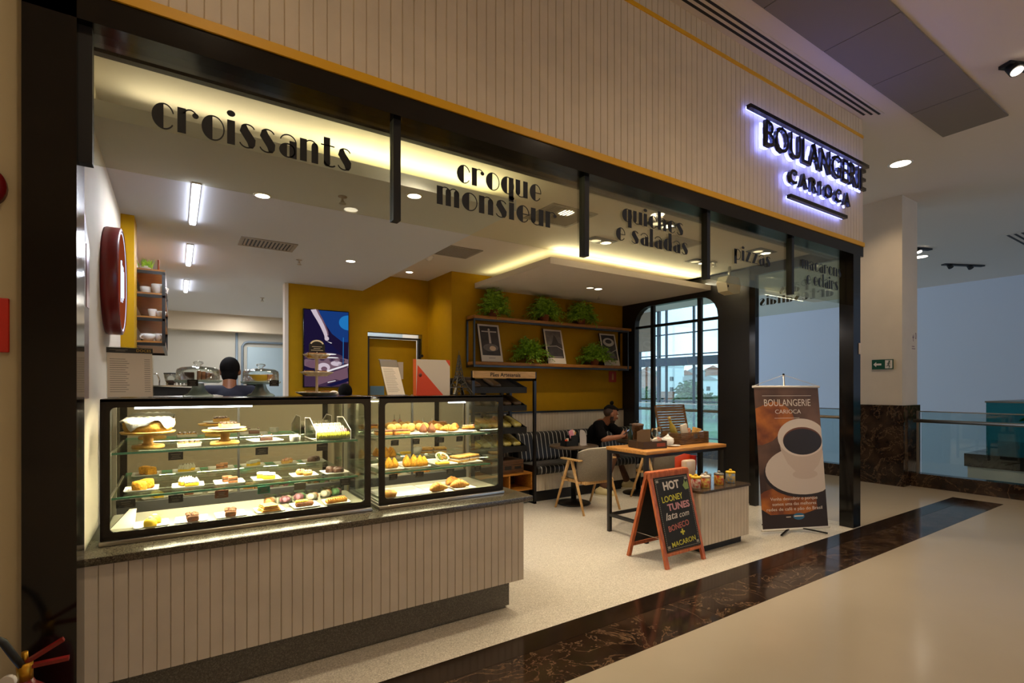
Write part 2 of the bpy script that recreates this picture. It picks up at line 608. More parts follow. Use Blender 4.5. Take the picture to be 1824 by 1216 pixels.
def tag(o, label, cat, group=None):
    o['label'] = label
    o['category'] = cat
    o['kind'] = 'thing'
    if group:
        o['group'] = group
    return o


def struct(o, label=None, cat=None):
    o['kind'] = 'structure'
    if label:
        o['label'] = label
        o['category'] = cat
    return o


def dup(root, label, loc=None, rz=None):
    r = root.copy()
    C.objects.link(r)
    if loc is not None:
        r.location = loc
    if rz is not None:
        r.rotation_euler = (0, 0, rz)
    r['label'] = label
    for ch in list(root.children):
        c = ch.copy()
        C.objects.link(c)
        c.parent = r
        for g in list(ch.children):
            d = g.copy()
            C.objects.link(d)
            d.parent = c
    return r


def base(o, loc):
    """give a one-mesh thing its origin at loc without moving the mesh"""
    d = Vector(loc) - o.location
    o.data.transform(Matrix.Translation(-d))
    o.location = loc
    return o


def grooved(mb, p0, p1, z0, z1, thick, pitch, gw=.006, gd=.006, mi=0):
    """vertical boards with V grooves: front face runs p0->p1 (xy); body lies to the left of that direction"""
    p0, p1 = Vector((*p0, 0)), Vector((*p1, 0))
    d = (p1 - p0)
    L = d.length
    d.normalize()
    n = Vector((-d.y, d.x, 0))
    pts = [p0]
    k = pitch
    while k < L - .01:
        pts += [p0 + d * (k - gw / 2), p0 + d * k + n * gd, p0 + d * (k + gw / 2)]
        k += pitch
    pts.append(p1)
    f = len(pts)
    pts += [p1 + n * thick, p0 + n * thick]
    a = [Vector((p.x, p.y, z0)) for p in pts]
    b = [Vector((p.x, p.y, z1)) for p in pts]
    N = len(pts)
    fs = [(i, (i + 1) % N, N + (i + 1) % N, N + i) for i in range(N)]
    # caps as quads between the front and the back edge
    fs += [tuple(reversed(range(N))), tuple(range(N, 2 * N))]
    mb.add(a + b, fs, mi)
    return mb


def arc(cx, cy_, rx, ry, a0, a1, n=16):
    return [(cx + rx * math.cos(math.radians(a0 + (a1 - a0) * i / n)), cy_ + ry * math.sin(math.radians(a0 + (a1 - a0) * i / n))) for i in range(n + 1)]


def band(cx, cy_, rx, ry, t, a0, a1, n=14, t1=None):
    t1 = t if t1 is None else t1
    o = arc(cx, cy_, rx, ry, a0, a1, n)
    i = [(cx + (rx - (t + (t1 - t) * k / n)) * math.cos(math.radians(a0 + (a1 - a0) * k / n)), cy_ + (ry - (t + (t1 - t) * k / n)) * math.sin(math.radians(a0 + (a1 - a0) * k / n))) for k in range(n + 1)]
    return [[o[k], o[k + 1], i[k + 1], i[k]] for k in range(n)]


def rect(x0, x1, y0, y1):
    return [(x0, y0), (x1, y0), (x1, y1), (x0, y1)]


def deco(ch):
    """heavy-and-thin display letters, x-height 1: (list of polygons, width)"""
    th = .055
    left = arc(.48, .5, .48, .52, 95, 265, 18)
    bowl = [left]
    ringR = band(.48, .5, .46, .52, th, -98, 98)
    if ch == 'o':
        return bowl + ringR, .94
    if ch == 'c':
        return bowl + band(.46, .5, .40, .52, th, 20, 98, 8) + band(.46, .5, .42, .52, th, -98, -35, 7), .86
    if ch == 'e':
        return bowl + band(.46, .5, .42, .52, th, -2, 98, 9) + band(.46, .5, .42, .52, th, -98, -35, 7) + [rect(.4, .86, .47, .52)], .90
    if ch in 'aã':
        b = [arc(.42, .3, .40, .32, 95, 265, 14)] + band(.42, .3, .36, .32, th, -98, 98)
        p = b + [rect(.50, .84, -.01, .74)] + band(.44, .66, .40, .36, th, 10, 165, 12)
        if ch == 'ã':
            p += band(.30, 1.12, .16, .14, .06, 20, 170, 6) + band(.58, 1.26, .16, .14, .06, 190, 340, 6)
        return p, .90
    if ch == 'q':
        return bowl + ringR + [rect(.56, .90, -.42, 1.0)], .96
    if ch == 'd':
        return bowl + ringR + [rect(.56, .90, 0, 1.5)], .96
    if ch == 'p':
        return [rect(0, .33, -.42, 1.0)] + band(.44, .5, .44, .52, th, -120, 120) + [arc(.44, .5, .40, .5, 100, 200, 10) + [(.3, .3)]], .92
    if ch == 'r':
        return [rect(0, .33, 0, 1)] + band(.5, .56, .34, .46, th, 40, 150, 10) + [arc(.70, .80, .13, .11, 0, 360, 12)[:-1]], .84
    if ch == 'n':
        return [rect(0, .33, 0, 1), rect(.56, .89, 0, .74)] + band(.53, .62, .36, .40, th, 0, 150, 10) + [arc(.725, .73, .165, .2, 0, 180, 8)], .95
    if ch == 'm':
        return [rect(0, .33, 0, 1), rect(.50, .80, 0, .76), rect(.98, 1.28, 0, .76)] + band(.48, .64, .33, .38, th, 0, 150, 10) + band(.97, .64, .31, .38, th, 0, 150, 10) + [arc(.65, .75, .15, .2, 0, 180, 8), arc(1.13, .75, .15, .2, 0, 180, 8)], 1.34
    if ch == 'h':
        return [rect(0, .33, 0, 1.5), rect(.56, .89, 0, .74)] + band(.53, .62, .36, .40, th, 0, 150, 10) + [arc(.725, .73, .165, .2, 0, 180, 8)], .95
    if ch == 'u':
        return [rect(0, .33, .26, 1), rect(.56, .89, 0, 1)] + band(.40, .38, .40, .40, th, 180, 330, 10) + [arc(.165, .28, .165, .2, 180, 360, 8)], .95
    if ch == 'l':
        return [rect(0, .33, 0, 1.5)], .38
    if ch == 'i':
        return [rect(0, .33, 0, 1), arc(.165, 1.28, .18, .13, 0, 360, 16)[:-1]], .40
    if ch == 't':
        return [rect(.12, .44, .12, 1.32), rect(-.02, .66, .93, .985)] + band(.46, .24, .34, .26, .07, 180, 320, 10) + [arc(.28, .14, .16, .15, 180, 360, 8)], .72
    if ch == 's':
        return [[(.03, .66), (.10, .88), (.30, 1.0), (.40, .80), (.72, .40), (.70, .16), (.60, .02), (.44, .0), (.36, .22)]] + band(.38, .76, .33, .26, th, 20, 150, 10) + band(.34, .24, .34, .26, th, 195, 320, 10), .78
    if ch == 'z':
        return [rect(.04, .76, .94, 1.0), rect(0, .78, 0, .06), [(.42, .94), (.76, .94), (.36, .06), (.0, .06)]], .84
    if ch == 'P':
        return [rect(0, .36, 0, 1.42)] + band(.46, 1.0, .46, .42, th, -110, 110) + [arc(.36, 1.0, .36, .40, 90, 180, 8) + [(.3, .62)]], .98
    return [], .40


def deco_text(mb, t, xh, o, ux, uy, width, depth=.0015, mi=0):
    polys, x = [], 0.
    for ch in t:
        p, w = deco(ch)
        polys += [[(a + x, b) for a, b in q] for q in p]
        x += w + .10
    x -= .10
    k = width / x
    ux, uy = Vector(ux), Vector(uy)
    nz = ux.cross(uy) * depth
    o = Vector(o)
    for q in polys:
        mb.ext([o + ux * (a * k) + uy * (b * xh) for a, b in q], nz, mi)
    return mb


def rrect(x0, x1, z0, z1, r, seg=5):
    pts = []
    for cx, cz, a in ((x1 - r, z1 - r, 0), (x0 + r, z1 - r, 90), (x0 + r, z0 + r, 180), (x1 - r, z0 + r, 270)):
        pts += [(cx + r * math.cos(math.radians(a + 90 * i / seg)), cz + r * math.sin(math.radians(a + 90 * i / seg))) for i in range(seg + 1)]
    return pts


def ringframe(mb, outer, inner, to3, nv, mi=0):
    """solid frame between two loops of equal length"""
    n = len(outer)
    nv = Vector(nv)
    O = [Vector(to3(*p)) for p in outer]
    I = [Vector(to3(*p)) for p in inner]
    vs = O + I + [p + nv for p in O] + [p + nv for p in I]
    fs = []
    for i in range(n):
        j = (i + 1) % n
        fs += [(i, j, n + j, n + i), (2 * n + i, 3 * n + i, 3 * n + j, 2 * n + j), (i, 2 * n + i, 2 * n + j, j), (n + i, n + j, 3 * n + j, 3 * n + i)]
    return mb.add(vs, fs, mi)


def rc(mb, p0, p1, r0, r1, n=14):
    """tapered limb with round ends"""
    p0, p1 = Vector(p0), Vector(p1)
    mb.cyl(p0, p1, r0, r1, n)
    mb.sph(p0, r0 * 1.0, n)
    mb.sph(p1, r1 * 1.0, n)
    return mb


def remesh(mb, name, material, parent, voxel=.009, smooth=3):
    """all pieces fused into one continuous surface"""
    o = mb.build('tmp_body', material)
    r = o.modifiers.new('r', 'REMESH')
    r.mode = 'VOXEL'
    r.voxel_size = voxel
    r.use_smooth_shade = True
    s_ = o.modifiers.new('s', 'SMOOTH')
    s_.iterations = smooth
    s_.factor = .5
    dg = bpy.context.evaluated_depsgraph_get()
    dg.update()
    me = bpy.data.meshes.new_from_object(o.evaluated_get(dg))
    bpy.data.objects.remove(o)
    me.name = name
    if not me.materials:
        me.materials.append(M[material])
    me.polygons.foreach_set('use_smooth', [True] * len(me.polygons))
    off = wloc(parent) if parent else Vector((0, 0, 0))
    me.transform(Matrix.Translation(-off))
    q = bpy.data.objects.new(name, me)
    C.objects.link(q)
    if parent:
        q.parent = parent
    return q


def basis(f):
    """3x3 matrix whose columns are right, forward, up for a horizontal heading f"""
    f = Vector((f[0], f[1], 0)).normalized()
    return Matrix((Vector((f.y, -f.x, 0)), f, Vector((0, 0, 1)))).transposed()


# ================================================================== THE SETTING
def sbox(name, x0, x1, y0, y1, z0, z1, m):
    return struct(MB().box(x0, x1, y0, y1, z0, z1).build(name, m))


sbox('floor', -.5, 6.2, 2.55, 10.9, -.12, 0, 'terrazzo')
sbox('floor_mall', -6, 9.4, -9, 2.03, -.12, 0, 'tile')
sbox('floor_walkway', 6.2, 9.4, 2.55, 18.5, -.12, 0, 'tile')
sbox('floor_band_plain', -6, 8.9, 2.37, 2.55, -.12, 0, 'marble2')
mb = MB()
x = -6.
while x < 8.89:
    x2 = min(x + .9, 8.9)
    mb.box(x, x2 - .003, 2.033, 2.367, -.12, 0)
    x = x2
struct(mb.build('floor_band_marble', 'marble'))
sbox('floor_band_grout', -6, 8.9, 2.03, 2.37, -.12, -.002, mat('grout', (90, 76, 58), .6))
sbox('floor_band_end', 8.9, 9.4, 2.03, 2.55, -.12, 0, 'tile')
sbox('floor_lower', 9.4, 18.4, -9, 18.5, -4.7, -4.5, 'tile')
# mall ceiling
sbox('ceiling', -6, 11.5, -9, 18.5, 4.42, 4.6, 'ceil')
sbox('ceiling_void', 11.5, 18.4, -9, 9, 4.42, 4.6, 'ceil')
sbox('ceiling_void_high', 11.5, 18.4, 9, 18.5, 4.95, 5.1, 'ceil')
sbox('ceiling_step', 11.45, 11.5, 9, 18.5, 4.6, 5.1, 'ceil')
sbox('ceiling_step_side', 11.5, 18.4, 8.95, 9, 4.6, 5.1, 'ceil')
# mall walls
sbox('wall_west', -6.2, -6, -9, 2.9, 0, 4.42, 'wall_white')
sbox('wall_south', -6.2, 10.4, -9.2, -9, -4.5, 4.42, 'wall_white')
sbox('wall_south_low', 10.4, 18.4, -9.2, -9, -4.5, 0.2, 'wall_white')
sbox('wall_north', 6.3, 9.6, 18.5, 18.7, -4.5, 5.1, 'wall_white')
mb = MB()
for x in (9.65, 11.8, 13.95, 16.1, 18.25):
    mb.box(x - .04, x + .04, 18.5, 18.58, -4.5, 4.95)
for z in (-4.4, -1.5, .9, 2.6, 4.9):
    mb.box(9.6, 18.3, 18.5, 18.58, z - .04, z + .04)
struct(mb.build('window_added_north', mat('window_grey_north', (84, 90, 96), .4, .5)))  # unseen north glazing, added so daylight reaches the far wall
sbox('wall_east', 18.3, 18.5, -9, 12, -4.5, 5.1, 'wall_daylit_blue')
sbox('wall_east_bulkhead', 18.1, 18.34, 16.0, 18.5, 3.17, 4.95, mat('bulkhead_brown', (150, 128, 104), .7))
sbox('wall_east_sill', 18.3, 18.5, 12, 18.5, -4.5, -1.8, 'wall_white')
sbox('wall_slab_edge', 9.4, 9.58, -9, 18.5, -4.5, -.12, 'wall_white')
sbox('wall_mall_left', -6, -.474, 2.62, 2.9, 0, 4.42, mat('mall_wall', (200, 186, 150), .7))
# portal and frame of unseen south glazing, added to daylight the far wall
p = area('portal_south', (14.4, -8.95, 2.3), (-PI / 2, 0, 0), 7.8, 4.2, 1, (1, 1, 1))
p.data.cycles.is_portal = True
mb = MB()
for x in (10.45, 12.4, 14.4, 16.4, 18.25):
    mb.box(x - .04, x + .04, -9.12, -9.04, .2, 4.42)
mb.box(10.4, 18.3, -9.12, -9.04, .2, .28)
mb.box(10.4, 18.3, -9.12, -9.04, 4.34, 4.42)
mb.box(10.4, 18.3, -9.12, -9.04, 2.3, 2.36)
struct(mb.build('window_added_south', mat('window_grey', (84, 90, 96), .4, .5)))
# exterior curtain wall seen through the arched window
wr = MB()
for y in (12.05, 13.9, 15.35, 16.9, 18.4):
    wr.box(18.3, 18.4, y - .035, y + .035, -1.8, 4.95)
wr.box(18.28, 18.42, 15.72, 15.84, -1.8, 4.95)
for z in (3.86, .9, -.6):
    wr.box(18.31, 18.39, 12, 18.5, z - .025, z + .025)
wr.box(18.25, 18.5, 12, 18.5, 2.46, 2.82)
wr.box(18.31, 18.39, 12, 18.5, 2.9, 2.95)
struct(wr.build('window_1', 'window_grey' if 'window_grey' in M else bpy.data.materials['window_grey']))
struct(MB().box(18.34, 18.35, 12, 18.5, -1.8, 4.95).build('window_1_glass', 'glass'))

# ------------------------------------------------------------------ shop shell
sbox('wall_left', -.60, -.345, 2.76, 4.8, 0, 3.04, 'plaster')
sbox('wall_left_pier', -.60, -.262, 4.8, 5.1, 0, 3.04, 'yellow')
sbox('wall_left_kitchen', -.60, -.32, 5.1, 10.7, 0, 3.04, 'wall_white')
sbox('wall_kitchen_back', -.6, 3.05, 10.6, 10.8, 0, 3.04, mat('kitchen_paint', (196, 196, 190), .8))
sbox('wall_kitchen_bulkhead', -.32, 3.05, 10.38, 10.6, 2.5, 3.04, 'wall_white')
sbox('wall_kitchen_right', 2.95, 3.05, 6.98, 10.6, 0, 3.04, 'wall_white')
mb = MB()
mb.box(1.17, 2.17, 6.86, 6.98, 0, 3.04)
mb.box(2.17, 2.96, 6.86, 6.98, 2.26, 3.04)
mb.box(2.96, 3.06, 6.86, 6.98, 0, 3.04)
struct(mb.build('wall_menu_screen', 'yellow'))
sbox('trim_1', 1.13, 1.172, 6.85, 6.99, 0, 2.8, 'wall_white')
sbox('wall_back', 3.05, 6.3, 6.1, 6.98, 0, 3.04, 'yellow')
mb = grooved(MB(), (3.06, 6.075), (6.2, 6.075), .12, 1.13, .025, .055)
struct(mb.build('wall_back_wainscot', 'plank'))
sbox('trim_2', 3.06, 6.2, 6.06, 6.1, 1.13, 1.155, 'black')
sbox('baseboard_back', 3.06, 6.2, 6.08, 6.1, 0, .12, 'matte_black')
sbox('ceiling_shop', -.6, 6.3, 2.8, 10.8, 3.04, 3.14, 'ceil')
sbox('ceiling_kitchen', -.345, 2.1, 3.14, 10.4, 2.80, 2.88, mat('ceiling_cool', (216, 220, 228), .85))
sbox('ceiling_cloud', 3.40, 6.2, 4.42, 6.1, 2.85, 2.92, 'ceil')
sbox('trim_3', -.345, 6.2, 2.79, 2.83, 2.93, 2.965, 'black')
# dark window wall with the round-cornered opening
mb = MB()
ringframe(mb, rrect(3.8, 6.1, .0, 3.04, .001), rrect(4.31, 5.83, .12, 2.775, .29), lambda a, b: (6.2, a, b), (.1, 0, 0))
struct(mb.build('wall_right', 'black'))
wf = MB()
for y in (4.63, 5.49):
    wf.box(6.225, 6.275, y - .03, y + .03, .12, 2.775)
wf.box(6.23, 6.27, 4.31, 5.83, 2.44, 2.48)
wf.box(6.23, 6.27, 4.31, 5.83, .12, .17)
struct(wf.build('window_3', 'black'))
struct(MB().box(6.248, 6.252, 4.31, 5.83, .12, 2.775).build('window_3_glass', 'glass'))
sbox('wall_side_upper', 6.1, 6.3, 2.72, 6.98, 3.04, 4.42, 'plaster')

# facade: dark frame, boarded fascia, yellow strips
sbox('trim_4', -.474, -.318, 2.56, 2.76, 0, 3.03, 'gloss_black')
sbox('trim_5', 6.03, 6.19, 2.56, 2.70, 0, 2.92, 'gloss_black')
sbox('trim_6', -.474, 6.26, 2.56, 2.74, 2.92, 3.03, 'gloss_black')
sbox('trim_7', 6.12, 6.19, 2.70, 3.80, 2.92, 3.04, 'gloss_black')
sbox('trim_8', 6.12, 6.2, 3.72, 3.80, 0, 2.92, 'gloss_black')
sbox('trim_9', -.474, 6.27, 2.55, 2.74, 3.03, 3.075, 'yellow2')
mb = grooved(MB(), (-.474, 2.57), (6.27, 2.57), 3.075, 4.215, .2, .064, .007, .006)
struct(mb.build('wall_fascia', 'fascia'))
sbox('trim_10', -.474, 6.27, 2.562, 2.74, 4.215, 4.245, 'yellow2')
mb = grooved(MB(), (-.474, 2.575), (6.27, 2.575), 4.245, 4.42, .2, .064, .007, .006)
struct(mb.build('wall_fascia_top', 'fascia'))
sbox('wall_fascia_return', 6.1, 6.27, 2.77, 2.9, 3.04, 4.42, 'plaster')

# glazed transom with its lettering
BX = [-.30, .98, 2.31, 3.62, 4.90, 6.05]
mb = MB()
for k, x in enumerate(BX[:-1]):
    mb.box(x - .02 if k else -.318, x + .02 if k else -.276, 2.60, 2.655, 2.385, 2.92)
struct(mb.build('window_4', 'matte_black'))
for k in range(5):
    struct(MB().box(BX[k] + .02, BX[k + 1] - .02, 2.63, 2.638, 2.392, 2.925).build('window_4_pane', 'glass_tr'))
struct(MB().box(6.15, 6.158, 2.70, 3.72, 2.392, 2.925).build('window_5_pane', 'glass_tr'))


def decal(lines, name='window_lettering', side=False):
    mb = MB()
    for (t, a, b, z, xh) in lines:
        if side:
            deco_text(mb, t, xh, (6.160, a, z), (0, 1, 0), (0, 0, 1), b - a)
        else:
            deco_text(mb, t, xh, (a, 2.6285, z), (1, 0, 0), (0, 0, 1), b - a)
    o = mb.build(name, 'matte_black')
    return o


def dl(o, label):
    return tag(o, label, 'lettering', 'lettering on the shopfront glass')


dl(decal([('croissants', -.085, .752, 2.598, .108)]), 'black word croissants on the leftmost glass pane over the shopfront')
dl(decal([('croque', 1.348, 1.95, 2.682, .103), ('monsieur', 1.222, 2.075, 2.53, .103)]), 'black words croque monsieur on the second transom pane')
dl(decal([('quiches', 2.668, 3.342, 2.694, .092), ('e saladas', 2.608, 3.398, 2.55, .09)]), 'black words quiches e saladas on the middle transom pane')
dl(decal([('pizzas', 4.01, 4.57, 2.605, .09)]), 'black word pizzas on the fourth transom pane')
dl(decal([('macarons', 5.115, 5.915, 2.668, .088), ('e eclairs', 5.2, 5.845, 2.524, .088)]), 'black words macarons e eclairs on the transom pane nearest the corner post')
dl(decal([('Pães', 3.09, 3.44, 2.64, .088), ('artesanais', 2.815, 3.69, 2.53, .088)], side=True), 'black words artesanais read backwards on the side pane behind the corner post')

# ------------------------------------------------------------------ mall details
st = MB()
st.box(9.2, 9.77, 3.24, 3.85, 1.23, 4.42, 0)
st.box(9.17, 9.80, 3.21, 3.88, 0, 1.23, 1)
struct(st.build('column', ['plaster', 'marble']))
sbox('curb', 9.4, 9.58, -9, 3.2, 0, .20, 'marble')
sbox('curb_far', 9.4, 9.58, 3.9, 18.5, 0, .20, 'marble')


def balustrade(y0, y1, label):
    t = thing('glass_balustrade', label, 'railing', (9.49, (y0 + y1) / 2, .2), 'glass balustrades round the atrium')
    y = y0
    while y < y1 - .1:
        e = min(y + 1.5, y1)
        MB().box(9.482, 9.494, y + .01, e - .01, .2, 1.13).build('glass_panel', 'teal_clear', t)
        y = e
    MB().cyl((9.36, y0 - .04, 1.0), (9.36, y1, 1.0), .026, n=14).build('handrail', 'steel', t)
    y = y0 + .3
    while y < y1:
        MB().cyl((9.36, y, .99), (9.485, y, .97), .012, n=8).build('rail_bracket', 'steel', t)
        y += 1.5
    MB().box(9.476, 9.50, y0, y1, 1.13, 1.145).build('cap_rail', 'steel', t)
    MB().box(9.47, 9.505, y1 - .03 if y1 < 5 else y0, y1 if y1 < 5 else y0 + .03, .2, 1.14).build('end_post', 'steel', t)
    return t


M['teal_clear'] = glass_mat('teal_clear', (226, 238, 238), .6)
balustrade(-8.9, 3.15, 'glass balustrade with steel handrail to the right of the marble column')
balustrade(3.95, 18.4, 'glass balustrade with steel handrail behind the coffee banner')

# terrace across the void
t = thing('atrium_terrace', 'white walled terrace with dark cap and teal glass across the void', 'terrace', (14.2, -1.6, -1))
MB().box(12.5, 16, -6.5, 3.36, -4.5, .02).build('parapet_wall', 'wall_white', t)
MB().box(12.46, 16.04, -6.54, 3.40, .02, .26).build('cap', 'marble2', t)
MB().box(12.6, 12.615, -6.5, 3.12, .26, 1.22).build('glass_screen', 'teal_glass', t)
MB().box(12.6, 16, 3.105, 3.12, .26, 1.22).build('glass_screen', 'teal_glass', t)
MB().box(12.58, 16, 3.09, 3.135, 1.22, 1.25).build('rail', 'steel', t)
MB().box(12.58, 12.63, -6.5, 3.09, 1.22, 1.25).build('rail', 'steel', t)


def leaves(mb, c, r, n, size, flat=.8, droop=.3, rnd=random):
    for _ in range(n):
        a = rnd.uniform(0, 2 * PI)
        e = math.acos(rnd.uniform(-.45, 1))
        q = rnd.uniform(.45, 1.)
        d = Vector((math.sin(e) * math.cos(a), math.sin(e) * math.sin(a), math.cos(e) * flat))
        p = Vector(c) + Vector((d.x * r[0], d.y * r[1], d.z * r[2])) * q
        u = Vector((d.x + rnd.uniform(-.7, .7), d.y + rnd.uniform(-.7, .7), d.z * .4 - droop + rnd.uniform(-.4, .4))).normalized()
        w = u.cross(Vector((rnd.uniform(-1, 1), rnd.uniform(-1, 1), 1))).normalized()
        s = size * rnd.uniform(.6, 1.3)
        m = p + u * s * .5 + Vector((0, 0, s * .08))
        mb.add([p, m + w * s * .28, p + u * s - Vector((0, 0, s * .15)), m - w * s * .28], [(0, 1, 2), (0, 2, 3)], 0, False)


pl = thing('potted_plant', 'dark green potted plant on the terrace across the void', 'plant', (12.9, 2.2, .26))
MB().lathe([(.16, .26), (.2, .62), (.17, .62), (.15, .58)], (12.9, 2.2, 0)).build('pot', 'matte_black', pl)
mb = MB()
leaves(mb, (12.95, 2.2, 1.0), (.22, .34, .5), 160, .22)
mb.build('foliage', 'leaf', pl)
mb = MB()
for k in range(5):
    mb.tube([(12.9, 2.2, .58), (12.9 + .1 * math.cos(k * 1.3), 2.2 + .1 * math.sin(k * 1.3), 1.2)], .012)
mb.build('stem', 'soil', pl)

# ceiling slots and panel
d_ = thing('linear_diffuser', 'long linear air diffuser with black slots above the fascia', 'air vent', (4.1, 2.45, 4.41))
MB().box(1.6, 6.3, 2.38, 2.54, 4.412, 4.419).build('plate', 'ceil', d_)
for k in range(3):
    MB().box(1.65, 6.27 - .06 * k, 2.40 + k * .048, 2.42 + k * .048, 4.408, 4.414).build('slot', 'matte_black', d_)
d2 = thing('linear_diffuser', 'short linear air diffuser on the ceiling over the atrium void', 'air vent', (14.5, 2.9, 4.41))
MB().box(13.2, 15.6, 2.7, 3.1, 4.412, 4.419).build('plate', 'ceil', d2)
for k in range(3):
    MB().box(13.3, 15.5, 2.76 + k * .1, 2.80 + k * .1, 4.408, 4.414).build('slot', 'matte_black', d2)
cp = thing('ceiling_panel', 'grey perforated panel strip in the mall ceiling', 'ceiling panel', (5.2, 1.95, 4.41))
x = 1.0
while x < 7.4:
    MB().box(x + .004, min(x + .92, 7.44) - .004, 1.66, 2.22, 4.40, 4.416).build('panel', mat('panel_grey', (132, 124, 116), .8), cp)
    x += .92


def round_lamp(x, y, z, label, group, r=.075, m='lamp'):
    t = thing('downlight', label, 'ceiling light', (x, y, z), group)
    MB().lathe([(r, -.006), (r * 1.25, -.004), (r * 1.25, .0), (r, .0)], (x, y, z)).build('rim', 'white', t)
    MB().lathe([(0, -.004), (r, -.004), (r, -.002), (0, -.002)], (x, y, z)).build('lens', m, t)
    return t


MALL_NAMES = {(7.9, 2.8): 'glowing oval downlight in the mall ceiling before the column'}
for (x, y) in MALL_LAMPS:
    if (x, y) in MALL_NAMES:
        round_lamp(x, y, 4.419, MALL_NAMES[(x, y)], 'mall downlights', .11)
    else:
        round_lamp(x, y, 4.419, 'added round mall downlight, unseen outside the picture', 'mall downlights out of view', .11)


def track(x, y, L, ang, n, lit, label):
    t = thing('track_spotlight', label, 'spotlight', (x, y, 4.41), 'ceiling spotlights')
    ca, sa = math.cos(ang), math.sin(ang)
    R = Matrix.Rotation(ang, 3, 'Z')
    MB().obox((x + ca * L * .35, y + sa * L * .35, 4.405), (L, .10, .03), R).build('track', 'matte_black', t)
    for k in range(n):
        px, py = x + ca * L * .5 * k, y + sa * L * .5 * k
        MB().cyl((px, py, 4.40), (px - .02, py - .04, 4.33), .05, .055).build('lamp_head', 'matte_black', t)
        if lit:
            MB().cyl((px - .021, py - .041, 4.329), (px - .022, py - .043, 4.324), .045).build('lens', 'lamp', t)
    return t


track(6.31, 1.39, .5, math.radians(-25), 1, True, 'lit spotlight in a black recess at the top right of the ceiling')
track(12.98, 4.3, .4, math.radians(-20), 1, True, 'small lit spotlight on the ceiling just right of the pillar top')
track(15.3, 4.45, 1.1, math.radians(-25), 2, False, 'unlit black track spotlight with two heads over the void')
round_lamp(13.9, 4.55, 4.419, 'small glowing oval downlight between the two far spotlights', 'mall downlights', .13)
dt = thing('smoke_detector', 'small dark smoke detector at the top edge of the mall ceiling', 'detector', (5.52, 1.0, 4.42))
MB().lathe([(0, -.05), (.035, -.045), (.05, -.01), (.05, 0)], (5.52, 1.0, 4.42)).build('body', 'steel', dt)

# exit sign on the column face
ex = thing('exit_sign', 'green emergency exit sign with arrow and running figure on the pillar', 'exit sign', (9.19, 3.49, 1.86))
MB().box(9.18, 9.2, 3.35, 3.635, 1.785, 1.935).build('plate', mat('exit_green', (14, 74, 52), .4), ex)
ew = MB()
Y0 = 3.635


def ep(a, b):
    return (9.1795, Y0 - a, 1.785 + b)


ew.ext([ep(.02, .075), (9.1795, Y0 - .06, 1.9), (9.1795, Y0 - .06, 1.874), ep(.13, .089), ep(.13, .061), (9.1795, Y0 - .06, 1.846), (9.1795, Y0 - .06, 1.82)], (-.001, 0, 0))
ew.ext([ep(.18, .012), ep(.275, .012), ep(.275, .138), ep(.18, .138)], (-.001, 0, 0))
ew.build('pictogram', 'chalk', ex)
rm = MB()
rm.sph((9.177, Y0 - .235, 1.785 + .118), .012, 8)
for a, b in (((.232, .105), (.222, .068)), ((.222, .068), (.243, .045)), ((.243, .045), (.232, .022)), ((.222, .068), (.205, .045)), ((.205, .045), (.19, .05)), ((.232, .1), (.25, .085)), ((.232, .1), (.208, .085))):
    rm.bar((9.1775, Y0 - a[0], 1.785 + a[1]), (9.1775, Y0 - b[0], 1.785 + b[1]), .012, .004)
rm.build('running_figure', bpy.data.materials['exit_green'], ex)
# floor number painted on the other face of the pillar
mk = MB()
mk.ext([(9.58, 3.2395, 2.27), (9.61, 3.2395, 2.33), (9.64, 3.2395, 2.27), (9.618, 3.2395, 2.27), (9.618, 3.2395, 2.22), (9.602, 3.2395, 2.22), (9.602, 3.2395, 2.27)], (0, -.001, 0))
for q in band(9.71, 2.31, .028, .05, .012, 0, 360, 20):
    mk.ext([(a, 3.2395, b) for a, b in q], (0, -.001, 0))
mk.box(9.56, 9.69, 3.2385, 3.2395, 2.10, 2.112)
mk.box(9.56, 9.66, 3.2385, 3.2395, 2.135, 2.147)
tag(mk.build('wayfinding_mark', mat('purple_ink', (120, 96, 104), .7)), 'faint wayfinding arrow and figure painted on the side of the pillar', 'wall marking')

# left edge of the mall
sg = thing('wall_sign', 'red rectangular sign on the beige wall at the far left edge', 'sign', (-.60, 2.615, 1.73))
MB().rbox(-.80, -.516, 2.607, 2.62, 1.63, 1.83, .004).build('plate', mat('safety_red', (214, 40, 20), .4), sg)
al = thing('alarm_bell', 'dark red round alarm cut by the left edge of the photo', 'alarm', (-.62, 2.61, 2.23))
MB().lathe([(.085, 0), (.085, .03), (.05, .05), (0, .055)], (0, 0, 0), 24).xf(Matrix.Translation((-.605, 2.62, 2.235)) @ Matrix.Rotation(PI / 2, 4, 'X')).build('body', 'maroon', al)
# fire extinguisher
fe = thing('fire_extinguisher', 'red fire extinguisher with black hose at the bottom left corner', 'fire extinguisher', (-.44, 2.36, 0))
ex_, ey_ = -.43, 2.37
MB().lathe([(.0, .0), (.078, .0), (.082, .02), (.082, .40), (.07, .45), (.03, .49), (.02, .51), (0, .51)], (ex_, ey_, 0)).build('cylinder', mat('extinguisher_red', (112, 10, 8), .3), fe)
MB().cyl((ex_, ey_, .505), (ex_, ey_, .565), .022).build('valve', mat('brass', (190, 140, 40), .35, .8), fe)
MB().cyl((ex_ - .03, ey_ - .04, .53), (ex_ - .035, ey_ - .055, .53), .022).build('pressure_gauge', 'chalk', fe)
MB().bar((ex_, ey_, .562), (ex_ + .10, ey_ + .005, .615), .022, .012).build('lever', bpy.data.materials['extinguisher_red'], fe)
MB().bar((ex_, ey_, .548), (ex_ + .115, ey_ + .005, .545), .022, .012).build('carry_handle', bpy.data.materials['extinguisher_red'], fe)
